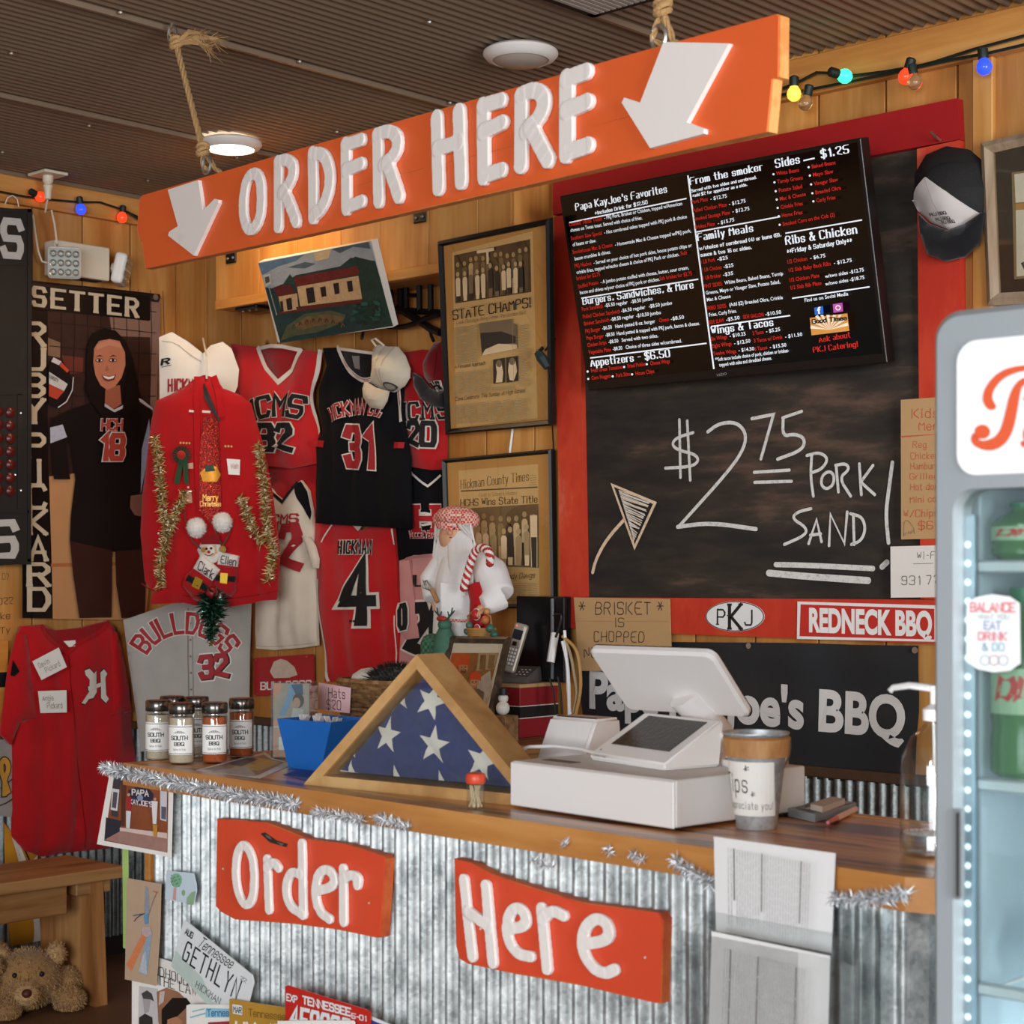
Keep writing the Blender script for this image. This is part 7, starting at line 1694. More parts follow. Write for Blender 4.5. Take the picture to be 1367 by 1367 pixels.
# ---- tinsel along the counter edge
SIL = [mat('cfd0d2', rough=.25, metal=.3, var=.1), mat('f4f5f6', rough=.2, metal=.1, var=.05), mat('a9acae', rough=.25, metal=.5, var=.1)]
EDG = lambda pts, off=.012: [FR_E.P(FR_E.uv(*p), off) for p in pts]
FR_E = Surf(C0, CU, UP, CN)
def garland(label, paths, r, dens, seed):
    mb = MB()
    for p in paths: tinsel(mb, EDG(p), r, SIL, dens, seed)
    tag(mb.build('tinsel_garland'), label, 'tinsel garland', 'silver tinsel on the counter edge')
garland('thick silver tinsel garland along the left half of the counter edge', [[(144, 1023), (165, 1029), (200, 1036), (240, 1046), (280, 1052), (320, 1062), (360, 1066), (402, 1074)]], .02, 5200, 1)
garland('thin silver tinsel on the counter edge right above the end of the Order sign', [[(424, 1084), (455, 1088), (490, 1094)]], .016, 3200, 2)
garland('thin silver tinsel on the counter edge above the gap between the two signs', [[(508, 1090), (530, 1098), (552, 1103)]], .016, 3200, 6)
for i, (pq, w_) in enumerate((([(757, 1122), (762, 1128)], 'first and leftmost tiny wisp'), ([(816, 1130), (822, 1138)], 'second tiny wisp'), ([(848, 1138), (866, 1148)], 'third, widest tiny wisp'))): garland(w_+' of silver tinsel on the edge under the cash drawer', [pq], .014, 2600, 3+i)
garland('loose silver tinsel below the counter edge above the red Here sign', [[(716, 1146), (745, 1158)]], .014, 2600, 9)
garland('silver tinsel tuft on the edge left of the brochure holder', [[(906, 1146), (922, 1160), (948, 1172), (955, 1180)]], .018, 3800, 4)
garland('silver tinsel tuft on the rounded right corner of the counter', [[(1118, 1198), (1150, 1200), (1185, 1198), (1216, 1190)]], .018, 4200, 5)

# ---- clear brochure holder with printed menus
z = zoom(600, 1100, 2.103); S1, S2 = FRONT(.035), FRONT(.095)
bh = thing('brochure_holder', 'clear tiered brochure holder fixed to the right of the counter front', 'brochure holder', S1.P(S1.uv(1030, 1300)))
CL2 = glassy('acrylic_sheet', 'fdfefe', clear=.94, rough=.05)
ua, ub = S2.uv(916, 1237).x, S2.uv(1128, 1276).x; zt1, zt2 = S1.uv(1000, 1222).y, S2.uv(1000, 1256).y
mb = MB()
def pane(u0, u1, z0, z1, n0, n1): 
    a = [C0-CN*FD+CU*u+CN*n+UP*zz for u, n, zz in ((u0, n0, z0), (u1, n0, z0), (u1, n1, z0), (u0, n1, z0), (u0, n0, z1), (u1, n0, z1), (u1, n1, z1), (u0, n1, z1))]
    mb.add(a, [(0, 1, 2, 3), (4, 5, 6, 7), (0, 1, 5, 4), (1, 2, 6, 5), (2, 3, 7, 6), (3, 0, 4, 7)], CL2)
pane(ua, ub, .62, zt1+.03, .012, .015)
for n_, zt in ((.060, zt1), (.115, zt2)): pane(ua, ub, .62, zt, n_, n_+.003)
pane(ua, ub, .618, .621, .012, .118); mb.build('pocket_panel', bh)
for u in (ua, ub):
    mb = MB(); q = [(.012, .62), (.118, .62), (.118, zt2), (.086, zt1-.035), (.056, zt1), (.012, zt1+.03)]
    mb.prism([C0-CN*FD+CU*u+CN*n+UP*zz for n, zz in q], [C0-CN*FD+CU*(u+.003)+CN*n+UP*zz for n, zz in q], CL2); mb.build('side_panel', bh)
MENT, MENB = mat('b9b7b6', rough=.8), mat('6e6c6b', rough=.8)
def menu_sheet(S, pts, label, seed):
    S.slab(S.px(pts), .0012, mat('e9e7e5', rough=.6, var=.02)); S.layer = 3; a, b_, c, d = pts; R_ = random.Random(seed)
    lp = lambda s, t: (a[0]+(b_[0]-a[0])*s+(d[0]-a[0])*t+((c[0]-d[0])-(b_[0]-a[0]))*s*t, a[1]+(b_[1]-a[1])*s+(d[1]-a[1])*t+((c[1]-d[1])-(b_[1]-a[1]))*s*t)
    for k in range(30):
        s = .12+k*.0265; head = k in (2, 12, 26)
        t_ = .1
        while t_ < .86:
            l = R_.uniform(.04, .12) if not head else R_.uniform(.1, .2)
            S.stroke([lp(s, t_), lp(s, min(.9, t_+l))], 1.9 if head else 1.0, MENB if head else MENT, 0, rnd=False); t_ += l+.02
            if head and t_ > .6: break
    return tag(S.build('paper_menu'), label, 'paper menu')
menu_sheet(FRONT(.049), z(742, 35, 1083, 82, 1072, 362, 748, 300), 'printed paper menu standing sideways in the rear pocket of the clear holder', 1)
menu_sheet(FRONT(.106), [(950, 1243), (1108, 1276), (1103, 1470), (944, 1430)], 'printed paper menu in the front pocket of the clear holder', 2)

# ================================================================= shelf at the back with phone, doll and box
sh0, sh1 = B(548, 980, .2).x, B(752, 980, .2).x; SZ = .976
shf = thing('wall_shelf', 'narrow wooden shelf along the back wall under the framed pages', 'shelf', V(((sh0+sh1)/2, -.2, SZ)))
mb = MB(); mb.rbox((sh0, -.45, SZ-.03), (sh1, -.032, SZ), BENCHW, .003, seg=1); mb.build('shelf_board', shf)
for x_ in (sh0+.05, sh1-.08):
    mb = MB(); mb.rbox((x_, -.42, SZ-.06), (x_+.03, -.032, SZ-.03), BENCHW, .002, seg=1); mb.rbox((x_, -.062, SZ-.3), (x_+.03, -.032, SZ-.03), BENCHW, .002, seg=1); mb.tube([V((x_+.015, -.36, SZ-.06)), V((x_+.015, -.05, SZ-.27))], .012, BENCHW, 6); mb.build('bracket', shf)
# red gift box with a black belt
cx = G(694, 986, SZ); bxr = thing('red_box', 'red lidded box with a black band on the shelf under the telephone', 'box', V((cx.x-.1, cx.y+.1, SZ)))
RBX = mat('8e1620', rough=.6, var=.1, bump=.1, bscale=300); x0, x1_, y0, y1 = cx.x-.21, cx.x, cx.y, cx.y+.2
y1 = min(y1, -.04); dep = y1-y0
bt = SZ+.172
mb = MB(); mb.rbox((x0, y0, SZ+.001), (x1_, y1, bt-.01), RBX, .002, seg=1); mb.build('box_body', bxr)
mb = MB(); mb.box((x0-.002, y0-.002, SZ+.065), (x1_+.002, y1, SZ+.1), mat('1a1614', rough=.7)); mb.box((x0-.0025, y0-.0025, SZ+.1), (x1_+.0025, y1, SZ+.103), mat('d9cfc2')); mb.box((x0-.0025, y0-.0025, SZ+.062), (x1_+.0025, y1, SZ+.065), mat('d9cfc2')); mb.build('band', bxr)
mb = MB(); mb.rbox((x0-.006, y0-.006, bt-.012), (x1_+.006, y1, bt), KRAFT, .002, seg=1); mb.build('box_lid', bxr)
# cordless phone
BZ = bt+.001; ph = thing('cordless_phone', 'grey cordless telephone upright in its base on the red box', 'telephone', V((cx.x-.07, y0+.06, BZ)))
PG, PL_ = mat('5b5650', rough=.4, var=.08), mat('b7aa9b', rough=.35, metal=.3, var=.05)
pu, pb = V((.95, .31, 0)).normalized(), V((-.31, .95, 0)).normalized(); po = G(672, 903, BZ)
po = V((cx.x-.125, y0+.002, BZ))
PM = Matrix(((pu.x, pb.x, 0, po.x), (pu.y, pb.y, 0, po.y), (0, 0, 1, po.z), (0, 0, 0, 1)))
bm = bmesh.new(); fv = [bm.verts.new(q) for q in ((0, 0, 0), (.13, 0, 0), (.13, .11, 0), (0, .11, 0), (0.004, .004, .018), (.126, .004, .018), (.126, .106, .05), (.004, .106, .05))]
for f_ in ((3, 2, 1, 0), (4, 5, 6, 7), (0, 1, 5, 4), (1, 2, 6, 5), (2, 3, 7, 6), (3, 0, 4, 7)): bm.faces.new([fv[i] for i in f_])
bmesh.ops.bevel(bm, geom=list(bm.edges), offset=.003, segments=2, affect='EDGES'); mb = MB(); mb.bm(bm, PG, PM); mb.build('base_station', ph, True)
HM = PM @ Matrix.Translation((.036, .045, .03)) @ Matrix.Rotation(math.radians(-14), 4, 'X') @ Matrix.Rotation(math.radians(12), 4, 'Y')
mb = MB(); mb.rbox((-.024, -.012, 0), (.024, .012, .165), PL_, .009, HM); hs = mb.build('handset', ph)
mb = MB(); mb.rbox((-.017, -.0135, .11), (.017, -.0115, .142), mat('2a2c30', rough=.15), .0008, HM, seg=1); mb.build('display', hs)
mb = MB(); mb.rbox((-.0185, -.013, .02), (.0185, -.0118, .085), mat('8f8578', rough=.4), .0005, HM, seg=1)
for i in range(3):
    for j in range(5): mb.rbox((-.0155+i*.0112, -.0148, .024+j*.012), (-.0075+i*.0112, -.0125, .032+j*.012), mat('dcd8d0', rough=.4), .0008, HM, seg=1)
mb.rbox((-.008, -.015, .088), (.008, -.0125, .102), BLACKM, .002, HM, seg=1); mb.build('keypad', hs)
mb = MB(); mb.ball(HM @ V((-.012, -.0125, .154)), .0025, mat('ff3a20', emit=3), 6); mb.build('indicator_lamp', hs)
mb = MB()
for i in range(3):
    for j in range(3): mb.lathe([(.0045, 0), (.004, .002), (.0001, .0022)], PL_, 10, PM @ Matrix.Translation((.075+i*.014, .025+j*.022, .0255+j*.0065)))
mb.build('base_buttons', ph, True)
rt0 = B(682, 905, .1); mb = MB(); mb.rbox((rt0.x, -.075, BZ), (B(746, 905, .1).x, -.04, B(700, 796, .1).z), mat('131214', rough=.25, var=.1), .004); t = thing('black_panel', 'tall glossy black box standing behind the telephone', 'router', V((rt0.x+.08, -.12, BZ))); mb.build('casing', t)
mb = MB(); mb.rbox((B(729, 800, .1).x, -.078, BZ+.01), (B(732, 800, .1).x, -.074, B(700, 797, .1).z-.004), mat('9fa4a8', rough=.2, metal=.6), .0005, seg=1); mb.build('chrome_strip', t)
# plug and cables at the right of the shelf
t = thing('power_cables', 'bundle of white, tan and black cables hanging beside the brown notice', 'cables', B(760, 860, .05)); z = zoom(560, 640, 3.797)
mb = MB(); a, b_ = B(741, 845, .13), B(735, 884, .15); mb.tube([a, b_], .013, WPL, 8); mb.build('adapter', t)
for name_, c, r, m in (('white_cable', (725, 820, 745, 900, 755, 1000, 758, 1195), .006, WPL), ('white_cable', (735, 765, 740, 830, 748, 950, 752, 1100, 765, 1190), .005, WPL), ('tan_cable', (725, 795, 790, 850, 810, 920, 820, 1060, 790, 1190), .0055, mat('b98d52', rough=.5)), ('black_cable', (680, 690, 715, 680, 722, 700, 705, 760, 690, 800), .004, BLACKM), ('black_cable', (700, 1000, 715, 1060, 722, 1190), .0035, BLACKM), ('black_cable', (660, 1010, 680, 1080, 690, 1190), .003, BLACKM), ('tan_cable', (735, 800, 770, 900, 785, 1000, 800, 1080, 780, 1180), .005, mat('a8906a', rough=.5))):
    mb = MB(); mb.tube([B(px, py, .16 if name_ != 'black_cable' or c[0] > 700 else .18) for px, py in chaikin(z(*c), 2)], r, m, 6); mb.build(name_, t, True)
# framed snapshot on a wicker tray
ty = -.40; tr0 = B(668, 960, .42); fz = B(657, 955, .44).z
tray = thing('wicker_tray', 'low orange wicker tray under the framed snapshot on the shelf', 'tray', V((tr0.x-.12, -.41, SZ)))
mb = MB(); tc = V((tr0.x-.13, -.385, SZ)); 
for k in range(7): mb.tube([tc+V((math.cos(a)*.15*(.9+.02*k), math.sin(a)*.055*(.9+.02*k), .006+k*.0105)) for a in [2*pi*i/32 for i in range(32)]], .0062, mat('c07f3a', rough=.6, var=.3, scale=90), 5, closed=True)
mb.lathe([(.0001, .0), (.05, .0), (.05, .068), (.0001, .069)], mat('8f5c28', rough=.7), 24, Matrix.Translation(tc) @ Matrix.Diagonal((2.6, .9, 1, 1)), caps=False); mb.build('woven_rim', tray, True)
z = zoom(560, 640, 3.797)
S = leaned((599, 849), (572, 960), .44, .335); OUT = z(148, 793, 455, 797, 362, 1205, 50, 1215)
SNF = wood('dark_frame', '2c2018', '3c2c20', '5a4430', grain=(1, 1, 1), scale=30, rough=.35, island=.1, coat=.3)
uv0 = S.px(OUT); zlow = min(v.y for v in uv0)
f4, _ = framed('framed_snapshot', 'snapshot of people in orange caps in a dark frame behind the flag case', 'framed picture', S, OUT, .022, .014, SNF, mat('e6e2dc', rough=.7, var=.02))
S.off = -.0075
for q, h in (((165, 880, 402, 880, 330, 1170, 100, 1170), '8a5c38'), ((165, 880, 260, 885, 240, 960, 150, 945), 'c8481c'), ((300, 880, 400, 882, 380, 960, 290, 970), 'b09a7c'), ((310, 890, 340, 890, 335, 965, 305, 965), '6a5440'), ((355, 890, 385, 890, 375, 960, 345, 960), '7a6248'), ((170, 960, 215, 945, 230, 1060, 250, 1110, 190, 1100, 140, 1060), 'a82a1c'), ((300, 1010, 360, 970, 372, 1080, 330, 1170, 290, 1080), 'b9b4b4'), ((245, 1090, 300, 1060, 330, 1080, 320, 1170, 230, 1170), '55504e'), ((325, 1170, 345, 1100, 340, 1170), 'cf9c78')): S.pp(z(*q), PH(h, .3, 50))
for cx_, cy_, fc_, r_ in ((225, 955, 'b9825c', 24), (280, 1030, 'c48e68', 22)):
    S.pp(circ(*z(cx_, cy_)[0], r_/3.8, r_*1.25/3.8), PH(fc_, .1)); S.pp(circ(*z(cx_, cy_+18)[0], r_*.62/3.8, r_*.5/3.8), PH('4a3022' if cx_ == 225 else 'b87e5a', .1)); S.pp(z(cx_-26, cy_-10, cx_-20, cy_-46, cx_+10, cy_-58, cx_+34, cy_-38, cx_+34, cy_-8, cx_, cy_-16), PH('cc3a1a', .15)); S.pp(circ(*z(cx_-8, cy_-2)[0], 1., n=6), INK); S.pp(circ(*z(cx_+9, cy_-2)[0], 1., n=6), INK); S.stroke(z(cx_-8, cy_+12, cx_+8, cy_+12), .6, PH('e4d8d0', .05), 0)
S.build('snapshot', f4)
p = B(668, 945, .40); t = thing('snowman_figure', 'tiny black and white snowman figure beside the framed snapshot', 'figurine', p-UP*.02); mb = MB(); mb.ball(p+V((.01, 0, .0)), .022, mat('e2dcd2'), 12); mb.ball(p+V((.012, 0, .03)), .016, mat('e2dcd2'), 12); mb.build('body', t, True); mb = MB(); mb.lathe([(.02, .04), (.02, .043), (.012, .043), (.012, .06), (.0001, .06)], BLACKM, 14, Matrix.Translation(p+V((.012, 0, .0)))); mb.build('black_hat', t, True)
mb = MB(); mb.rbox((p.x-.02, p.y-.03, SZ+.0005), (p.x+.05, p.y+.03, p.z-.021), WIC, .003, seg=1); tag(mb.build('wooden_block'), 'small brown block under the snowman figure', 'block')

# ---- bearded doll
KX = 5.72/2360
def sp(px, py, dz=0.): q = B(px, py, .21); return q+V((.55, -.83, 0)).normalized()*dz
CHK = mat('c0524a', rough=.9)
def gingham(key, a, b_, sc):
    m = bpy.data.materials.new(key); m.use_nodes = True; nt = m.node_tree; N = nt.nodes; b = N['Principled BSDF']; b.inputs['Roughness'].default_value = .9
    tc = N.new('ShaderNodeTexCoord'); ck = N.new('ShaderNodeTexChecker'); ck.inputs['Scale'].default_value = sc; ck.inputs[1].default_value = tuple(hexc(a))+(1,); ck.inputs[2].default_value = tuple(hexc(b_))+(1,)
    nt.links.new(tc.outputs['Object'], ck.inputs[0]); nt.links.new(ck.outputs[0], b.inputs[0]); return m
GING = gingham('red_gingham', 'c8483c', 'e2bfae', 130)
sx = sp(618, 850); doll = thing('santa_doll', 'standing bearded doll in a red checked cap and white apron', 'doll', V((sx.x, -.23, SZ)))
mb = MB(); SKN = mat('d2a07c', rough=.7, var=.05); WS = fab('e6e2de')
feet = V((sx.x, -.23, SZ+.002))
for s_ in (-1, 1):
    a = feet+V((s_*.045, 0, .02)); mb.ball(a+V((0, -.02, 0)), (.036, .06, .024), fab('241a16'), 12); mb.tube([a, a+UP*.1, sp(616, 880)+V((s_*.04, 0, 0))], [.036, .04, .05], fab('9a1a1e'), 12)
mb.tube([sp(616, 895), sp(616, 850), sp(616, 800), sp(614, 770), sp(612, 735)], [.085, .095, .09, .08, .05], WS, 16); mb.ball(sp(608, 718), (.058, .055, .06), SKN, 14)
mb.tube([sp(632, 745), sp(655, 765), sp(668, 795, .02)], [.045, .058, .052], WS, 14); mb.tube([sp(668, 795, .02), sp(655, 806, .07), sp(650, 808, .09)], [.05, .036, .03], WS, 12)
mb.tube([sp(595, 750), sp(580, 775, .02), sp(583, 800, .05)], [.045, .048, .034], WS, 14)
bd = solid(mb.build('body', doll), .006, 5)
bd.data.materials.clear(); bd.data.materials.append(WS); bd.data.materials.append(fab('9a1a1e')); bd.data.materials.append(SKN)
for p_ in bd.data.polygons:
    c = p_.center; p_.material_index = 1 if c.z < sp(616, 868).z else 2 if c.z > sp(612, 737).z else 0
def hand(c, tip, par, nm):
    """A small mitten-free hand: palm, four curled fingers and a thumb."""
    mb = MB(); d = (tip-c).normalized(); sd = d.cross(UP).normalized(); mb.ball(c, (.014, .014, .011), SKN, 10)
    for i, l in enumerate((.020, .024, .023, .018)):
        o = c+sd*(i-1.5)*.0068+d*.008; mb.tube([o, o+d*l*.6, o+d*l*.8-UP*.007, o+d*l*.6-UP*.014], [.0042, .004, .0036, .003], SKN, 6)
    mb.tube([c-sd*.010, c-sd*.017+d*.010, c-sd*.014+d*.018-UP*.006], [.0045, .004, .0033], SKN, 6); return mb.build(nm, par, True)
hand(sp(650, 811, .105), sp(646, 818, .13), doll, 'hand'); hand(sp(588, 806, .07), sp(592, 812, .10), doll, 'hand')
mb = MB(); 
for i in range(8):
    a = 2*pi*i/8; mb.ball(sp(609+math.cos(a)*17, 694+math.sin(a)*5), (.034, .04, .032), GING, 12)
mb.ball(sp(608, 689), (.068, .066, .034), GING, 16); mb.lathe([(.056, -.012), (.061, 0), (.058, .012)], GING, 24, Matrix.Translation(sp(606, 702)) @ Matrix.Rotation(.12, 4, 'Y'), caps=False); mb.build('checked_cap', doll, True)
HAIR = mat('e4ded8', rough=.9, var=.08, scale=200, sheen=.3); mb = MB(); R_ = random.Random(6)
mb.tube([sp(607, 724, .03), sp(612, 745, .05), sp(613, 770, .06), sp(610, 792, .06)], [.02, .026, .022, .008], HAIR, 14)
for k in range(620):
    a = R_.uniform(-1, 1); s0 = sp(607+a*20, 712+abs(a)*-6, .045*(1-abs(a)*.6)); s1 = sp(611+a*26, 745+R_.uniform(-6, 6), .075*(1-.4*abs(a))); s2 = sp(611+a*R_.uniform(16, 26), 775+R_.uniform(-8, 14), .088*(1-.3*abs(a))); s3 = sp(610+a*R_.uniform(8, 22), 788+R_.uniform(-4, 18)*(1-abs(a)*.6), .085)
    mb.tube([s0, s1, s2, s3], [.003, .0032, .0026, .0008], HAIR, 3)
for k in range(220):
    a = R_.choice((-1, 1)); mb.tube([sp(607+a*R_.uniform(8, 24), 700+R_.uniform(0, 6), R_.uniform(0, .05)), sp(609+a*26, 722, .03), sp(611+a*R_.uniform(24, 31), 748+R_.uniform(-8, 14), .035)], [.0026, .003, .0008], HAIR, 3)
mb.build('beard', doll)
mb = MB(); mb.ball(sp(606, 712, .062), (.008, .009, .008), mat('cf8f72', rough=.6), 8); 
for dx in (-5, 6): mb.ball(sp(605+dx, 706.5, .056), .0034, BLACKM, 8)
for dx in (-5, 6): mb.ball(sp(605+dx, 703, .056), (.008, .004, .0028), HAIR, 8)
mb.ball(sp(606, 718, .055), (.009, .004, .003), mat('a8503c', rough=.6), 8); mb.build('face_features', doll, True)
AP = Surf(sp(612, 800, .100), (.83, .55, 0), UP, (.55, -.83, 0)); AP.h = lambda u, v: .004*math.sin(40*u)+.01*math.cos(9*u)-.01
mb = MB(); AP.pp([(588, 778), (636, 782), (637, 829), (588, 828)], WS, .0, sub=.02); AP.pp([(634, 782), (638, 782), (639, 830), (635, 830)], GING, .0012, sub=.02); AP.pp([(588, 826), (638, 827), (638, 831), (588, 830)], GING, .0014, sub=.02); AP.pp([(589, 800), (606, 803), (605, 815), (590, 812)], WS, .004, sub=.02); AP.build('apron', doll, True)
mb = MB(); mb.tube([sp(640, 782, .06), sp(646, 800, .065), sp(645, 845, .06)], [.03, .034, .036], fab('a8181c'), 12); mb.build('red_trousers', doll, True)
# candy cane, whisk, basket of baubles
pts = chaikin(zoom(560, 640, 3.797)(262, 548, 280, 480, 300, 410, 320, 360, 350, 345, 385, 360, 395, 400, 392, 425), 2); cane = [sp(px, py, .125) for px, py in pts]
mb = MB(); n_ = 60; L_ = [0]
for a, b_ in zip(cane, cane[1:]): L_.append(L_[-1]+(b_-a).length)
def at_(s):
    for i in range(len(cane)-1):
        if s <= L_[i+1]: return cane[i].lerp(cane[i+1], (s-L_[i])/max(1e-9, L_[i+1]-L_[i]))
    return cane[-1]
CW, CR = mat('ece4dc', rough=.7, bump=.3, bscale=300), mat('b82a28', rough=.7, bump=.3, bscale=300)
seg_ = 14; nring = 70; vs = []
for i in range(nring+1):
    s = L_[-1]*i/nring; c = at_(s); t_ = (at_(min(L_[-1], s+.004))-at_(max(0, s-.004))).normalized(); a = t_.cross(V((.55, -.83, 0))).normalized(); b_ = t_.cross(a)
    vs += [c+(a*math.cos(2*pi*j/seg_)+b_*math.sin(2*pi*j/seg_))*.0135 for j in range(seg_)]
for i in range(nring):
    for j in range(seg_): mb.add([vs[i*seg_+j], vs[i*seg_+(j+1) % seg_], vs[(i+1)*seg_+(j+1) % seg_], vs[(i+1)*seg_+j]], [(0, 1, 2, 3)], CR if ((i*2.2+j*2) % 14) < 7 else CW)
for e_ in (cane[0], cane[-1]): mb.ball(e_, .0134, CR, 10)
tag(mb.build('candy_cane', smooth=True), 'red and white striped cloth candy cane leaning on the bearded doll', 'candy cane')
z = zoom(560, 640, 3.797); t = thing('bauble_basket', 'small basket of red and green baubles hanging from the hand of the doll', 'basket', sp(650, 845, .10))
mb = MB(); bc = sp(650, 845, .10)
for k in range(5): mb.tube([bc+V((math.cos(a)*(.042+.002*k), math.sin(a)*(.034+.002*k), -.012+k*.007)) for a in [2*pi*i/20 for i in range(20)]], .0045, mat('b0824a', rough=.7), 5, closed=True)
mb.lathe([(.0001, -.014), (.04, -.014), (.044, .0), (.0001, .0)], mat('a87840'), 16, Matrix.Translation(bc)); mb.build('woven_bowl', t, True)
mb = MB(); mb.tube([bc+V((-.046, 0, .015)), sp(632, 822, .10), sp(646, 810, .11), sp(662, 822, .10), bc+V((.046, 0, .015))], .0035, mat('b0824a', rough=.7), 6); mb.build('handle', t, True)
for i, (px, py, r, c) in enumerate(((645, 819, .017, 'b8282c'), (658, 826, .014, 'b86a3a'), (646, 838, .013, 'b8302c'), (637, 833, .012, '4a6a58'), (663, 837, .014, '3d6a5a'), (670, 845, .014, '2f5a4a'), (652, 829, .013, 'a8242a'), (634, 841, .011, '3a5f50'), (659, 815, .011, 'c08a50'))):
    mb = MB(); c_ = sp(px, py, .135 if i % 2 else .12); mb.ball(c_, r, mat(c, rough=.45, var=.1), 12)
    if i in (0, 2): mb.tube([c_+V((math.cos(a)*r*1.03, 0, math.sin(a)*r*1.03)) for a in [2*pi*k/16 for k in range(16)]], .0022, WPL, 4, closed=True)
    tag(mb.build('bauble', smooth=True), 'small %s bauble heaped at the basket of the bearded doll' % ('red and white', 'orange brown', 'red and white', 'dull green', 'teal green', 'teal green', 'plain red', 'dull green', 'tan')[i], 'bauble', 'baubles by the doll')
t = thing('reindeer_figure', 'small green reindeer figure with antlers in front of the bearded doll', 'figurine', sp(606, 862, .14)); mb = MB(); DG = mat('3f6a54', rough=.7, var=.15, scale=60)
b0_ = sp(606, 838, .15)
mb.tube([V((b0_.x, b0_.y, SZ+.002)), V((b0_.x, b0_.y, SZ+.14)), sp(606, 862, .15), sp(606, 845, .15), sp(607, 835, .155)], [.036, .034, .04, .03, .018], DG, 12); mb.ball(sp(607, 832, .16), (.022, .026, .018), DG, 10); mb.build('body', t, True); mb = MB()
for s_ in (-1, 1):
    mb.tube([sp(606+s_*3, 826, .15), sp(606+s_*9, 818, .15), sp(606+s_*10, 810, .15)], [.004, .0035, .002], mat('2f4a3c'), 5); mb.tube([sp(606+s_*8, 820, .15), sp(606+s_*13, 814, .15)], [.003, .002], mat('2f4a3c'), 5); mb.tube([sp(606+s_*6, 822, .15), sp(606+s_*4, 815, .15)], [.003, .002], mat('2f4a3c'), 5)
mb.build('antler', t, True); mb = MB(); mb.ball(sp(604, 824, .175), (.02, .014, .01), mat('a8302c', rough=.7), 8); mb.build('red_hat', t, True)
t = thing('whisk', 'small wooden handled whisk held by the bearded doll', 'whisk', sp(580, 790, .11)); mb = MB(); mb.tube([sp(586, 786, .12), sp(594, 803, .12)], .007, mat('a87848', rough=.6), 8); mb.build('handle', t, True); mb = MB()
for k in range(6):
    a = pi*k/6; o = V((math.cos(a), math.sin(a), 0))*.018; c = sp(580, 784, .12); mb.tube([sp(586, 789, .12), c+o-UP*.0, sp(576, 776, .12)+o*.6+UP*.004, c-o, sp(586, 789, .12)], .0012, STEEL, 4)
mb.build('wires', t, True)
t = thing('green_bundle', 'green checked cloth bundle half hidden behind the flag case', 'bundle', sp(588, 870, .12)); mb = MB(); gb = sp(588, 868, .12); mb.lathe([(.034, SZ+.001-gb.z), (.04, -.06), (.04, .03), (.03, .05), (.012, .058), (.0001, .06)], gingham('green_check', '2c5a3e', '4a7a5c', 90), 18, Matrix.Translation(gb)); mb.build('cloth', t, True)

# ================================================================= bench and plush bears
S = LEFT(.70); bt_ = S.P(S.uv(100, 1170)).z+.012; bn2 = thing('wooden_bench', 'rustic wooden bench below the red baseball jersey', 'bench', V((.5, -1.2, 0)))
yr = L(167, 1160, .7).y
mb = MB(); mb.rbox((.34, -2.6, bt_-.042), (.70, yr, bt_), BENCHW, .006); mb.build('seat_plank', bn2)
mb = MB(); mb.rbox((.625, -2.5, bt_-.145), (.66, L(90, 1200, .66).y, bt_-.042), BENCHW, .004, seg=1); mb.build('apron', bn2)
mb = MB(); mb.rbox((.38, L(122, 1185, .66).y-.06, bt_-.09), (.66, L(148, 1185, .66).y, bt_-.042), BENCHW, .004, seg=1); mb.build('cleat', bn2)
z = zoom(0, 1180, 7.311); S = BACK(.845); 
def leg(dy):
    q = S.px(z(395, -90, 885, -90, 890, 100, 930, 1195, 800, 1190, 640, 570, 545, 1010, 395, 1010)); q = [V((v.x, min(v.y, bt_-.042))) for v in q]
    lo = min(v.y for v in q); q = [V((v.x, 0. if v.y < .08 else v.y)) for v in q]
    mb = MB(); mb.prism([V((v.x, -.845+dy, v.y)) for v in q], [V((v.x, -.795+dy, v.y)) for v in q], BENCHV); mb.build('leg', bn2)
leg(0); leg(-1.5)
FUR = [mat(h, rough=.95, var=.25, scale=60, sheen=.4) for h in ('ad8352', 'cda46e', '93693e', 'bc935c')]
def furry(mb, c, r, n, ln, R_, T=None):
    for k in range(n):
        d = V((R_.gauss(0, 1), R_.gauss(0, 1), R_.gauss(0, 1))).normalized(); p = V(c)+V((d.x*r[0], d.y*r[1], d.z*r[2])); t_ = (d+V((R_.gauss(0, .5), R_.gauss(0, .5), R_.gauss(0, .5)-.25))).normalized(); w_ = t_.orthogonal().normalized()*.0016
        if p.z < .004: continue
        e = p+t_*ln*R_.uniform(.6, 1.2); e.z = max(e.z, .002)
        mb.add([p-w_, p+w_, e], [(0, 1, 2)], FUR[k % 4])
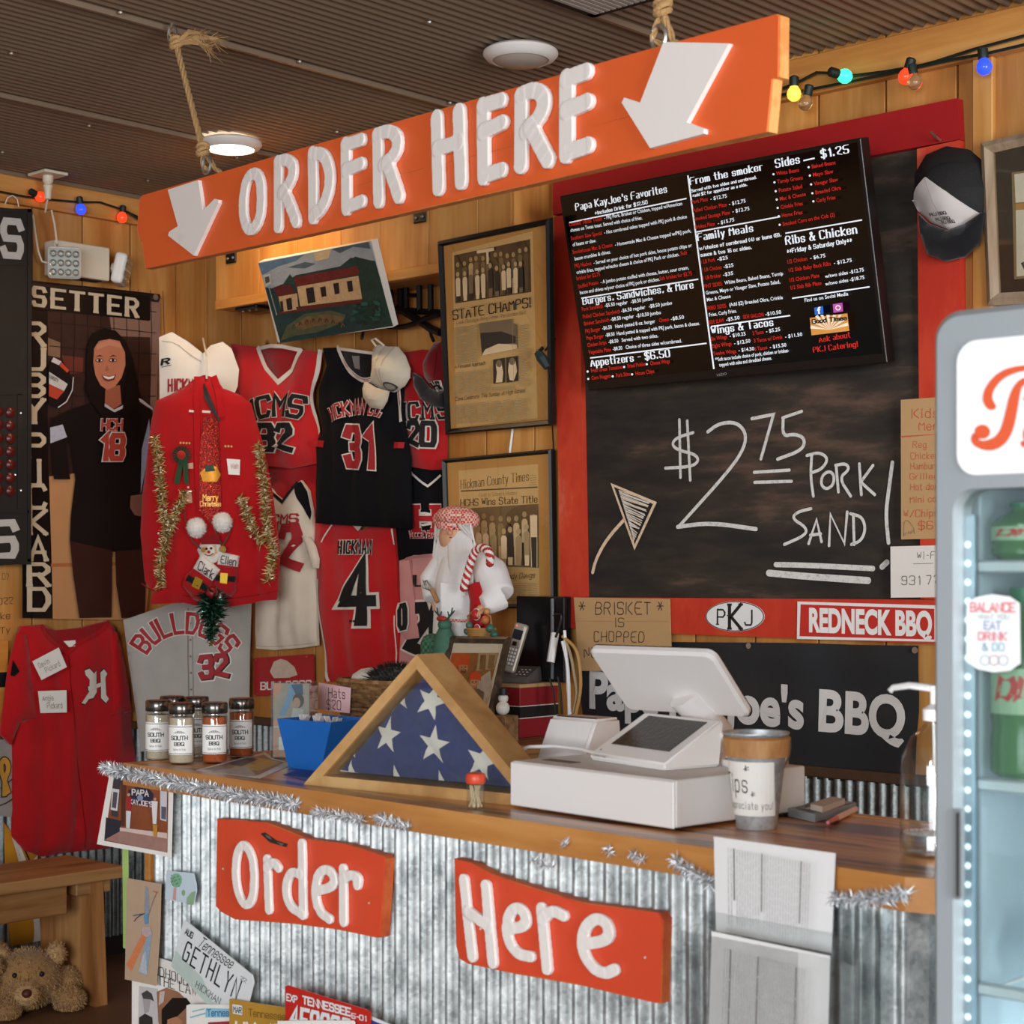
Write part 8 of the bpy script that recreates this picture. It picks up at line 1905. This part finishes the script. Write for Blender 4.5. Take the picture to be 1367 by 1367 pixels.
def bear(label, c, sc, noseh, seed):
    R_ = random.Random(seed); t = thing('teddy_bear', label, 'teddy bear', V((c.x, c.y, 0)), 'plush bears under the bench'); f = V((CAM.x-c.x, CAM.y-c.y, 0)).normalized(); r_ = V((-f.y, f.x, 0)); q = lambda a, b_, z_: V((c.x, c.y, 0))+f*a*sc+r_*b_*sc+UP*z_*sc
    lumps = [(q(0, 0, .1), (.105*sc, .105*sc, .098*sc)), (V((c.x-.17*sc, c.y-.05*sc, .105*sc)), (.12*sc, .095*sc, .105*sc)), (q(.07, -.01, .075), (.06*sc, .06*sc, .055*sc)), (q(.06, .13, .036), (.05*sc, .05*sc, .036*sc)), (q(.06, -.13, .036), (.05*sc, .05*sc, .036*sc)), (q(-.03, .12, .07), (.05*sc, .05*sc, .05*sc)), (q(-.03, -.12, .07), (.05*sc, .05*sc, .05*sc))]
    mb = MB()
    for p, r in lumps: mb.ball(p, r, FUR[0], 14)
    o = solid(mb.build('body', t), .008, 3); fb = MB()
    for p, r in lumps: furry(fb, p, r, 1500, .012*sc, R_)
    fb.build('fur', t)
    for s_ in (-1, 1):
        mb = MB(); e = q(-.005, s_*.088, .175); mb.ball(e, (.032*sc, .032*sc, .034*sc), FUR[1], 12); furry(mb, e, (.032*sc, .032*sc, .034*sc), 350, .014*sc, R_); mb.build('ear', t)
        mb = MB(); mb.ball(q(.088, s_*.042, .13), .009*sc, BLACKM, 8); mb.build('eye', t, True)
    mb = MB(); mz = q(.115, -.005, .072); mb.ball(mz, (.042*sc, .042*sc, .034*sc), FUR[1], 12); furry(mb, mz, (.042*sc, .042*sc, .034*sc), 350, .010*sc, R_); mb.build('muzzle', t)
    mb = MB(); mb.ball(q(.155, -.005, .085), (.016*sc, .016*sc, .014*sc), mat(noseh, rough=.5), 12); mb.build('nose', t, True)
c = G(43, 1355, 0); bear('brown plush bear with a reddish nose lying on the floor by the bench leg', V((c.x-.09, c.y+.04, 0)), 1.05, '5a2a20', 1)
c = G(-34, 1366, 0); bear('brown plush bear with a shiny black nose at the left edge of the floor', V((c.x-.08, c.y+.02, 0)), .95, '14100e', 2)

# ================================================================= scoreboard, team banner, plaque on the left wall
SB = patchy('scoreboard_black', '17130f', '2c241c', '1d1813', scale=7, thr=.62, rough=.6)
t = thing('scoreboard', 'old black scoreboard with worn white letter S hung on the left wall', 'scoreboard', L(10, 500, .05)); S = LEFT(.09)
pts = [(-160, 262), (43, 281), (41.5, 752), (-160, 766)]; S.slab(S.px(pts), .085, SB); S.build('casing', t)
z = zoom(0, 260, 2.633); S = LEFT(.09); WB = mat('bdb8b0', rough=.6, var=.12, scale=60)
def mtl(*c, m=SB, n=.004, th=.004):
    S.slab(S.px(z(*c)), th, m, n)
for c in ((-300, 45, 108, 50, 108, 62, -300, 58), (-300, 236, 98, 240, 98, 250, -300, 246), (95, 50, 108, 52, 108, 1290, 95, 1290), (-300, 1275, 108, 1280, 108, 1300, -300, 1296), (-300, 1100, 100, 1108, 100, 1120, -300, 1112), (60, 700, 78, 702, 78, 1105, 60, 1103), (-300, 690, 85, 694, 85, 704, -300, 700)): mtl(*c)
S.build('frame_strip', t)
S = LEFT(.0912); S.fit('S', *z(12, 212, 72, 216), z(12, 92)[0], WB, tv=.21, wf=.8); S.fit('S', *z(-20, 1272, 52, 1268), z(-20, 1155)[0], WB, tv=.21, wf=.8); S.build('lettering', t)
mb = MB(); S = LEFT(.0905)
for r in range(7):
    for q in (0, 1):
        p = S.P(S.uv(*z(36-q*42, 765+r*46-q*2)[0])); mb.lathe([(.020, 0), (.019, .006), (.010, .011), (.0001, .013)], mat('5a1712', rough=.3, var=.3), 14, Matrix.Translation(p) @ Matrix.Rotation(pi/2, 4, 'Y'))
mb.build('indicator_lamps', t, True)
mb = MB()
for q in ((70, 768), (50, 985), (70, 1040)): mb.ball(S.P(S.uv(*z(*q)[0]), .006), .006, STEEL, 8)
mb.build('bolts', t); mb = MB(); mb.tube([L(px, py, .05) for px, py in ((7, 272), (10, 264), (17, 261), (23, 266), (25, 276))], .002, WPL2, 5); mb.build('hanging_wire', t)
# team banner: a flat vinyl print
bnr = thing('player_banner', 'tall vinyl team banner headed SETTER with a printed volleyball player', 'banner', L(120, 600, .03))
bh_ = lambda u, v: .034+.006*math.sin(5*v+1)+.004*math.sin(11*u+2*v)
S = Surf((0, 0, 0), (0, 1, 0), UP, (1, 0, 0), .034, bh_); BP = [(28, 373), (120, 383), (213, 393), (209, 450), (207, 600), (200, 740), (191, 829), (120, 826), (28, 825)]
S.poly(S.px(BP), mat('0f0c0b', rough=.3, var=.2), 0., sub=.05); z = zoom(40, 370, 5.943); n_ = [.001]
def pr_(c, h, v=.12, sc=18, sub=.05, rough=.32):
    n_[0] += .00035; S.poly(S.px(c), mat(h, rough=rough, var=v, scale=sc), n_[0], sub=sub)
pr_(z(138, 250, 940, 345, 1025, 330, 1010, 1500, 140, 1500), '3a241d', .3); pr_([(63, 412), (207, 428), (206, 640), (63, 640)], '3b251e', .3)
pr_(z(620, 318, 1025, 350, 1010, 480, 640, 470), '8a6858', .1); pr_(z(945, 150, 1030, 160, 1005, 1100, 955, 1080), '8a6a5c', .15); pr_(z(140, 480, 240, 520, 240, 640, 140, 620), '84654f', .2); pr_(z(250, 620, 420, 640, 420, 760, 300, 770), '6a3226', .2)
pr_([(66, 636), (206, 620), (200, 740), (192, 828), (68, 826)], 'c08a5c', .08); pr_([(66, 752), (200, 750), (199, 754), (66, 757)], 'b06a40', .05)
NET = '241612'
for k in range(9): 
    x_ = 80+k*17; n_[0] += .0001; S.polys(ribbon([tuple(q) for q in S.px([(x_, 384+k*.6), (x_+2, 445), (x_, 560)])], .003, seg=.03), mat(NET, rough=.4), n_[0])
for k in range(6): n_[0] += .0001; S.polys(ribbon([tuple(q) for q in S.px([(66, 398+k*32), (130, 406+k*31), (207, 417+k*28)])], .003, seg=.03), mat(NET, rough=.4), n_[0])
pr_([(30, 376), (213, 396), (210, 404), (30, 384)], '2a1c18', .2); pr_(z(-70, 62, 940, 150, 935, 350, -70, 245), '0e0b0a', .1); pr_([(42, 432), (63, 435), (66, 824), (40, 824)], '100c0b', .1)
BK_L = mat('c9b79a', rough=.35, var=.05)
def bl_(tx, a, b_, c, **kw): n_[0] += .0006; S.fit(tx, a, b_, c, BK_L, n=n_[0], tv=.21, th=.16, serif=.12, seg=.1, **kw)
bl_('SETTER', z(18, 222)[0], z(832, 315)[0], z(18, 82)[0], gap=.34, wf=.7)
for chx, (ya, yb, xa, xb) in zip('RUBY', ((432, 461, 33, 57), (466, 493, 33, 57), (500, 529, 33, 57), (534, 564, 33, 57))): bl_(chx, (xa, yb), (xb, yb), (xa, ya))
for chx, (ya, yb) in zip('PICKARD', ((580, 610), (615, 644), (648, 678), (682, 712), (718, 747), (753, 781), (786, 814))): bl_(chx, (46 if chx == 'I' else 37 if yb < 750 else 35, yb), (51 if chx == 'I' else 58 if yb < 750 else 60, yb), (46 if chx == 'I' else 37 if yb < 750 else 35, ya))
# printed player
pr_(z(165, 640, 230, 670, 300, 745, 330, 850, 300, 960, 210, 1040, 140, 1000, 140, 690), '151112', .1); pr_(z(175, 638, 240, 672, 218, 700, 155, 672), 'cfc8c2', .1); pr_(z(240, 680, 300, 742, 285, 760, 220, 702), 'c8492c', .1); pr_(z(140, 752, 290, 850, 262, 905, 140, 848), 'c9c4be', .1); pr_(z(140, 850, 262, 908, 205, 972, 140, 945), 'b8442c', .1)
n_[0] += .0004; S.fit('VARSITY', z(140, 800)[0], z(212, 838)[0], z(142, 775)[0], mat('2a2422'), n=n_[0], tv=.2, seg=.3); n_[0] += .0004; S.polys(ribbon([tuple(q) for q in S.px(z(332, 800, 325, 900, 280, 990, 215, 1035))], .004, seg=.03), mat('cfc8c4'), n_[0])
pr_([(118, 538), (140, 528), (165, 530), (200, 548), (206, 600), (196, 660), (190, 735), (168, 742), (146, 736), (90, 724), (92, 690), (99, 640), (92, 590), (70, 595), (66, 560), (90, 548)], '14100f', .12); pr_([(66, 588), (86, 584), (92, 640), (70, 640)], '171211', .1)
pr_([(90, 722), (146, 735), (145, 824), (102, 825), (94, 770)], '3a1e18', .1); pr_([(150, 736), (191, 733), (188, 824), (158, 825), (151, 780)], '3a1e18', .1); pr_(z(148, 1195, 250, 1170, 285, 1270, 150, 1320), 'b4b2c0', .2, 60); pr_([(171, 662), (186, 660), (188, 690), (176, 688), (170, 678)], '8a5a48', .1); pr_([(186, 600), (196, 560), (198, 590), (184, 660)], 'a8a4b4', .2, 60)
pr_(z(430, 560, 470, 450, 560, 410, 650, 430, 735, 520, 790, 660, 830, 840, 850, 960, 800, 1100, 700, 1060, 560, 1060, 470, 960, 430, 780), '140e0c', .15)
pr_(z(580, 870, 690, 860, 705, 1010, 640, 1052, 575, 1000), '9a5840', .1); pr_(z(484, 570, 520, 512, 600, 495, 680, 512, 724, 600, 730, 700, 702, 800, 650, 872, 592, 897, 540, 862, 498, 780, 480, 680), 'b87456', .08); pr_(z(500, 540, 600, 500, 690, 530, 700, 570, 600, 545, 505, 580), 'c48468', .05)
for ex_ in (525, 628):
    pr_(z(ex_-32, 640, ex_, 622, ex_+32, 634, ex_, 632), '2c1812', .05, sub=0); pr_(circ(*z(ex_, 664)[0], 5.2, 2.6), '3a201a', .05, sub=0); pr_(circ(*z(ex_, 664)[0], 4.2, 1.7), 'c9b4a8', .03, sub=0); pr_(circ(*z(ex_, 664)[0], 1.9, 1.8), '1c100c', .03, sub=0)
pr_(z(565, 742, 582, 700, 600, 742, 582, 752), 'a8644a', .05, sub=0); pr_(z(540, 778, 600, 792, 655, 775, 640, 818, 595, 832, 560, 818), '7a3028', .05, sub=0); pr_(z(550, 785, 600, 796, 645, 783, 630, 806, 595, 814, 568, 806), 'e4dcd4', .03, sub=0)
pr_(z(565, 1000, 590, 1018, 640, 1055, 720, 1015, 718, 1040, 645, 1075, 570, 1030), 'b8b0b4', .1, sub=0); pr_(z(430, 780, 480, 900, 570, 1000, 560, 1120, 470, 1000, 420, 880), '120d0b', .15); pr_(z(760, 700, 850, 960, 800, 1120, 700, 1090, 730, 900), '120d0b', .15); pr_(z(835, 965, 860, 975, 945, 1040, 950, 1058, 900, 1030, 840, 990), 'b4aeb4', .1, sub=0)
n_[0] += .0006; S.fit('HCH', z(545, 1212)[0], z(700, 1212)[0], z(548, 1135)[0], mat('a83a2c'), n=n_[0], outline=mat('cfc4bc'), ow=.05, tv=.24, seg=.1); n_[0] += .003; S.fit('18', z(530, 1440)[0], z(700, 1440)[0], z(540, 1258)[0], mat('a83a2c'), n=n_[0], outline=mat('cfc4bc'), ow=.04, tv=.24, seg=.1, wf=.7); n_[0] += .003
S.build('printed_sheet', bnr, True)
mb = MB(); mb.lathe([(.005, 0), (.012, .002), (.012, .005)], STEEL, 12, Matrix.Translation(L(207, 397, .044)) @ Matrix.Rotation(pi/2, 4, 'Y')); mb.build('corner_grommet', bnr)
# plaque and scribbles at the far left
S = LEFT(.02); S.slab(S.px([(-60, 856), (11, 855), (10, 975), (-60, 985)]), .018, wood('orange_plaque', 'b86a22', 'd0842f', 'dc9544', grain=(1, .1, 1), scale=8)); S.layer = 2; S.pp([(-60, 900), (10.6, 897), (10.4, 917), (-60, 921)], BLACKM); tag(S.build('wooden_plaque'), 'orange wooden plaque with a black band at the left edge', 'plaque')
S = LEFT(.0006); 
for tx, a in (('Jeff', (-12, 748, 12, 750, 8)), ('Kay 07', (-14, 772, 12, 774, 8)), ('2022', (-10, 808, 17, 806, 9)), ('Mike', (-12, 828, 13, 826, 9)), ('Ty', (0, 846, 13, 844, 8))):
    S.fit(tx, a[:2], a[2:4], (a[0], a[1]-a[4]), PEN, tv=.09, smooth=1)
struct(S.build('trim_9'))

# ================================================================= drinks fridge
FRO = 2.36; S = BACK(FRO); fu0, fu1 = S.uv(1243, 800).x, S.uv(1272, 900).x; ftop, fopen = S.uv(1290, 412).y, S.uv(1310, 652).y; FWD = .66; fR = fu0+FWD; fb_ = .1
GRY = mat('a3aaad', rough=.38, metal=.35, var=.03, scale=5); INT = mat('c9d6e0', rough=.5, var=.02); DGR = mat('4e5a58', rough=.35, var=.1)
fg = thing('drinks_fridge', 'tall grey glass door drinks fridge with a white script logo panel', 'fridge', V(((fu0+fR)/2, -2.05, 0)))
def ringo(r): return rrect(fu0, fb_, fR, ftop, r, 8)
mb = MB(); ou = ringo(.035); st_ = fu1-fu0; inn = rrect(fu1, .22, fR-st_, fopen, .028, 8)
n_o = len(ou)
def loop(l, n): return [S.P(q, n) for q in l]
o_f = rrect(fu0+.008, fb_+.008, fR-.008, ftop-.008, .03, 8)
V0 = loop(o_f, 0)+loop(inn, 0)+loop(ou, -.010)+loop(ou, -.05)+loop(inn, -.045); F0 = []
for i in range(n_o):
    j = (i+1) % n_o; F0 += [(i, j, n_o+j, n_o+i), (2*n_o+i, 2*n_o+j, j, i), (3*n_o+i, 3*n_o+j, 2*n_o+j, 2*n_o+i), (n_o+i, n_o+j, 4*n_o+j, 4*n_o+i)]
mb.add(V0, F0, GRY); mb.build('door_frame', fg, True)
mb = MB(); bo = [(fu0, fR)]; x0, x1_ = fu0+.004, fR-.004; yf, yb_ = -FRO+.052, -FRO+.64
for lo, hi, m in (((x0, yf, .1), (x0+.03, yb_, ftop-.01), GRY), ((x1_-.03, yf, .1), (x1_, yb_, ftop-.01), GRY), ((x0, yb_-.03, .1), (x1_, yb_, ftop-.01), GRY), ((x0, yf, fopen+.02), (x1_, yb_, ftop-.01), GRY), ((x0, yf, .1), (x1_, yb_, .22), GRY), ((x0+.01, yf+.02, .0), (x1_-.01, yb_, .1), BLACKM)): mb.box(lo, hi, m)
mb.build('cabinet', fg)
mb = MB(); xi0, xi1 = x0+.0305, x1_-.0305
for lo, hi in (((xi0, yf+.004, .2205), (xi0+.004, yb_-.03, fopen+.019)), ((xi1-.004, yf+.004, .2205), (xi1, yb_-.03, fopen+.019)), ((xi0, yb_-.036, .2205), (xi1, yb_-.031, fopen+.019)), ((xi0, yf+.004, .2205), (xi1, yb_-.031, .2245))): mb.box(lo, hi, INT)
mb.build('liner', fg)
mb = MB(); g_ = rrect(fu1-.004, .214, fR-st_+.004, fopen+.004, .03, 8); mb.prism(loop(g_, -.024), loop(g_, -.028), glassy('door_glass', 'f2f7f6', clear=.92, rough=.02)); mb.build('door_glass', fg)
mb = MB(); hq = rrect(S.uv(1273.5, 1140).x, S.uv(1280, 1200).y, S.uv(1285.5, 1140).x, S.uv(1280, 1079).y, .005, 5); mb.prism(loop(hq, .004), loop(hq, -.004), mat('8b9294', rough=.35, metal=.4)); hd_ = mb.build('door_handle', fg)
hq = rrect(S.uv(1278.5, 1140).x, S.uv(1280, 1196).y, S.uv(1283, 1140).x, S.uv(1280, 1084).y, .0015, 3); mb = MB(); mb.prism(loop(hq, .0046), loop(hq, .003), mat('3a332e')); mb.build('grip_slot', hd_)
mb = MB(); lp_ = rrect(S.uv(1279, 550).x, S.uv(1310, 634).y, fR-(S.uv(1279, 550).x-fu0), S.uv(1320, 453).y, .026, 8); mb.prism(loop(lp_, .003), loop(lp_, -.004), mat('eceeef', rough=.3, var=.01, emit=.03)); lg = mb.build('logo_panel', fg, True)
S = BACK(FRO+.0032); z = zoom(1230, 380, 4.555); LR = mat('d85a34', rough=.35, var=.03)
def var_stroke(c, ws):
    uv = [(q.x, q.y) for q in S.px(chaikin(z(*c), 2))]; n = len(uv); sc = .0041/4.555*.22
    sc = (S.uv(1300, 550)-S.uv(1300, 560)).length/10/4.555; lf, rg = [], []
    for i in range(n):
        t_ = i/(n-1)*(len(ws)-1); k = min(int(t_), len(ws)-2); wv = (ws[k]*(1-t_+k)+ws[k+1]*(t_-k))*sc*.72
        d = V(uv[min(i+1, n-1)])-V(uv[max(i-1, 0)]); d = d.normalized(); nn = V((-d.y, d.x)); lf.append(V(uv[i])+nn*wv); rg.append(V(uv[i])-nn*wv)
    S.polys([[lf[i], rg[i], rg[i+1], lf[i+1]] for i in range(n-1)], LR, .0004)
var_stroke((395, 905, 345, 925, 325, 915, 318, 945, 350, 972, 410, 980, 475, 955, 520, 890, 545, 790, 570, 660, 600, 600, 660, 570, 740, 600, 760, 680, 700, 720, 620, 690), (20, 26, 26, 30, 34, 50, 56, 56, 50, 34, 24, 40, 44, 24, 8))
S.poly(S.px(circ(*z(372, 895)[0], 48/4.555, 44/4.555)), LR, .0005); var_stroke((455, 748, 420, 735, 398, 690, 420, 620, 490, 545, 600, 508, 700, 505), (4, 40, 46, 40, 34, 24, 14)); var_stroke((605, 960, 640, 975, 690, 960, 720, 880, 690, 840, 650, 870, 640, 930, 690, 970), (10, 30, 40, 40, 20, 36, 40, 10))
S.build('script_logo', lg)
mb = MB(); ls = BACK(FRO-.035); lx = ls.uv(1294, 900).x
mb.rbox((lx-.008, -FRO+.0315, .26), (lx+.008, -FRO+.041, fopen-.03), mat('9fb4c4', rough=.3, metal=.3), .002, seg=1); led = mb.build('lamp_strip', fg)
mb = MB()
for k in range(54): mb.ball(V((lx, -FRO+.031, .29+k*.0235)), (.0042, .002, .0042), mat('eaf6ff', emit=1.3, var=.01), 8)
mb.build('lamp_bead', led)
for px_ in (xi0+.03, xi1-.03):
    l = bpy.data.lights.new('fridge_lamp', 'AREA'); l.shape = 'RECTANGLE'; l.size = .02; l.size_y = 1.1; l.energy = 5; l.color = (.85, .95, 1)
    lo = bpy.data.objects.new('fridge_lamp', l); COL.objects.link(lo); lo.location = (px_, -FRO+.07, .85); lo.rotation_euler = (V(((fu0+fR)/2, -FRO+.35, .85))-V((px_, -FRO+.07, .85))).to_track_quat('-Z', 'Z').to_euler()
mb = MB()
SHZ = [ls.uv(1330, 752).y, ls.uv(1330, 1046).y, ls.uv(1330, 1322).y]
for sz in SHZ:
    mb = MB(); mb.rbox((xi0+.004, -FRO+.043, sz-.012), (xi1-.006, -FRO+.055, sz+.004), mat('dfe7ea', rough=.35), .003, seg=1)
    for k in range(16): mb.tube([V((lx+.02+k*.033, -FRO+.055, sz-.004)), V((lx+.02+k*.033, yb_-.045, sz-.004))], .0025, WPL, 6)
    mb.build('wire_shelf', fg, True)
GB = glassy('green_bottle', '8fc49a', clear=.82, rough=.03); GLQ = mat('5f9a5a', rough=.15, trans=.35, var=.1)
def bottle(x, y, zb, h, r, label):
    p = V((x, y, zb+.0045)); T = Matrix.Translation(p); t = thing('soda_bottle', label, 'bottle', p, 'green soda bottles in the fridge')
    mb = MB(); mb.lathe([(r*.8, 0), (r, .008), (r, h*.2), (r*.95, h*.26), (r, h*.32), (r, h*.62), (r*.8, h*.74), (r*.42, h*.86), (r*.38, h*.93)], GLQ, 20, T); mb.build('bottle_body', t, True)
    mb = MB(); mb.lathe([(r*.46, h*.92), (r*.46, h), (.0001, h)], mat('1f7a4a', rough=.4), 16, T); mb.build('bottle_top', t, True)
    S = Round(p, r, r, h, to_cam(p)); S.wrap(-r*1.4, r*1.4, h*.34, h*.58, mat('a9c9a0', rough=.4, var=.1), .0008); S.text('DEW', -r*.9, r*.9, h*.42, h*.11, mat('c8392a', rough=.4), tv=.26, slant=.2); S.build('label', t)
bx0 = xi0+.046
for k in range(5):
    bottle(bx0+k*.09, -FRO+.09, SHZ[0], fopen-SHZ[0]-.02, .041, 'green soda bottle in the upper row of the fridge')
    bottle(bx0+k*.09, -FRO+.09, SHZ[1], SHZ[0]-SHZ[1]-.035, .042, 'green soda bottle in the lower row of the fridge')
    bottle(bx0+k*.09, -FRO+.18, SHZ[0], fopen-SHZ[0]-.02, .041, 'green soda bottle in the second rank of the upper fridge shelf')
    bottle(bx0+k*.09, -FRO+.18, SHZ[1], SHZ[0]-SHZ[1]-.035, .042, 'green soda bottle in the second rank of the lower fridge shelf')
mb = MB(); fz0 = SHZ[2]+.0045; fx = ls.uv(1336, 1300).x
mb.lathe([(.07, 0), (.082, .03), (.088, .034), (.088, .038), (.082, .044), (.068, .078), (.05, .084), (.0001, .085)], mat('e6eaec', rough=.7, var=.03), 4, Matrix.Translation((fx+.085, -FRO+.15, fz0)) @ Matrix.Rotation(pi/4, 4, 'Z') @ Matrix.Diagonal((1.2, 1.2, 1, 1))); tag(mb.build('foam_box'), 'white foam takeaway box on the lower fridge shelf', 'foam box')
S = BACK(FRO-.0238); z = zoom(1230, 600, 4.555); n0 = .0004
S.pp(z(278, 935, 330, 900, 430, 880, 540, 895, 600, 935, 605, 1300, 540, 1345, 440, 1355, 340, 1335, 276, 1290), mat('e6e9e9', rough=.5, var=.02), n0)
for tx, a, b_, y, h, c in (('BALANCE', 302, 572, 985, 52, 'd86a6c'), ('WHAT YOU', 345, 535, 1030, 26, 'b0b4b4'), ('EAT', 385, 485, 1092, 46, '9098b8'), ('DRINK', 350, 520, 1158, 46, 'd87c80'), ('& DO', 375, 505, 1222, 44, '9ab4c0')): S.fit(tx, *z(a, y, b_, y+2), z(a, y-h)[0], mat(c, rough=.5), n=n0+.0006, tv=.2)
for k, c in enumerate(('8aa0b0', 'c08088', '98a0a8')): S.polys(ribbon([tuple(q) for q in S.px([(x, y) for x, y in circ(*z(390+k*55, 1282)[0], 6.5, n=18)]+[circ(*z(390+k*55, 1282)[0], 6.5, n=18)[0]])], .0012), mat(c, rough=.5), n0+.0006)
tag(S.build('door_sticker'), 'white rounded sticker reading BALANCE on the fridge glass', 'sticker')
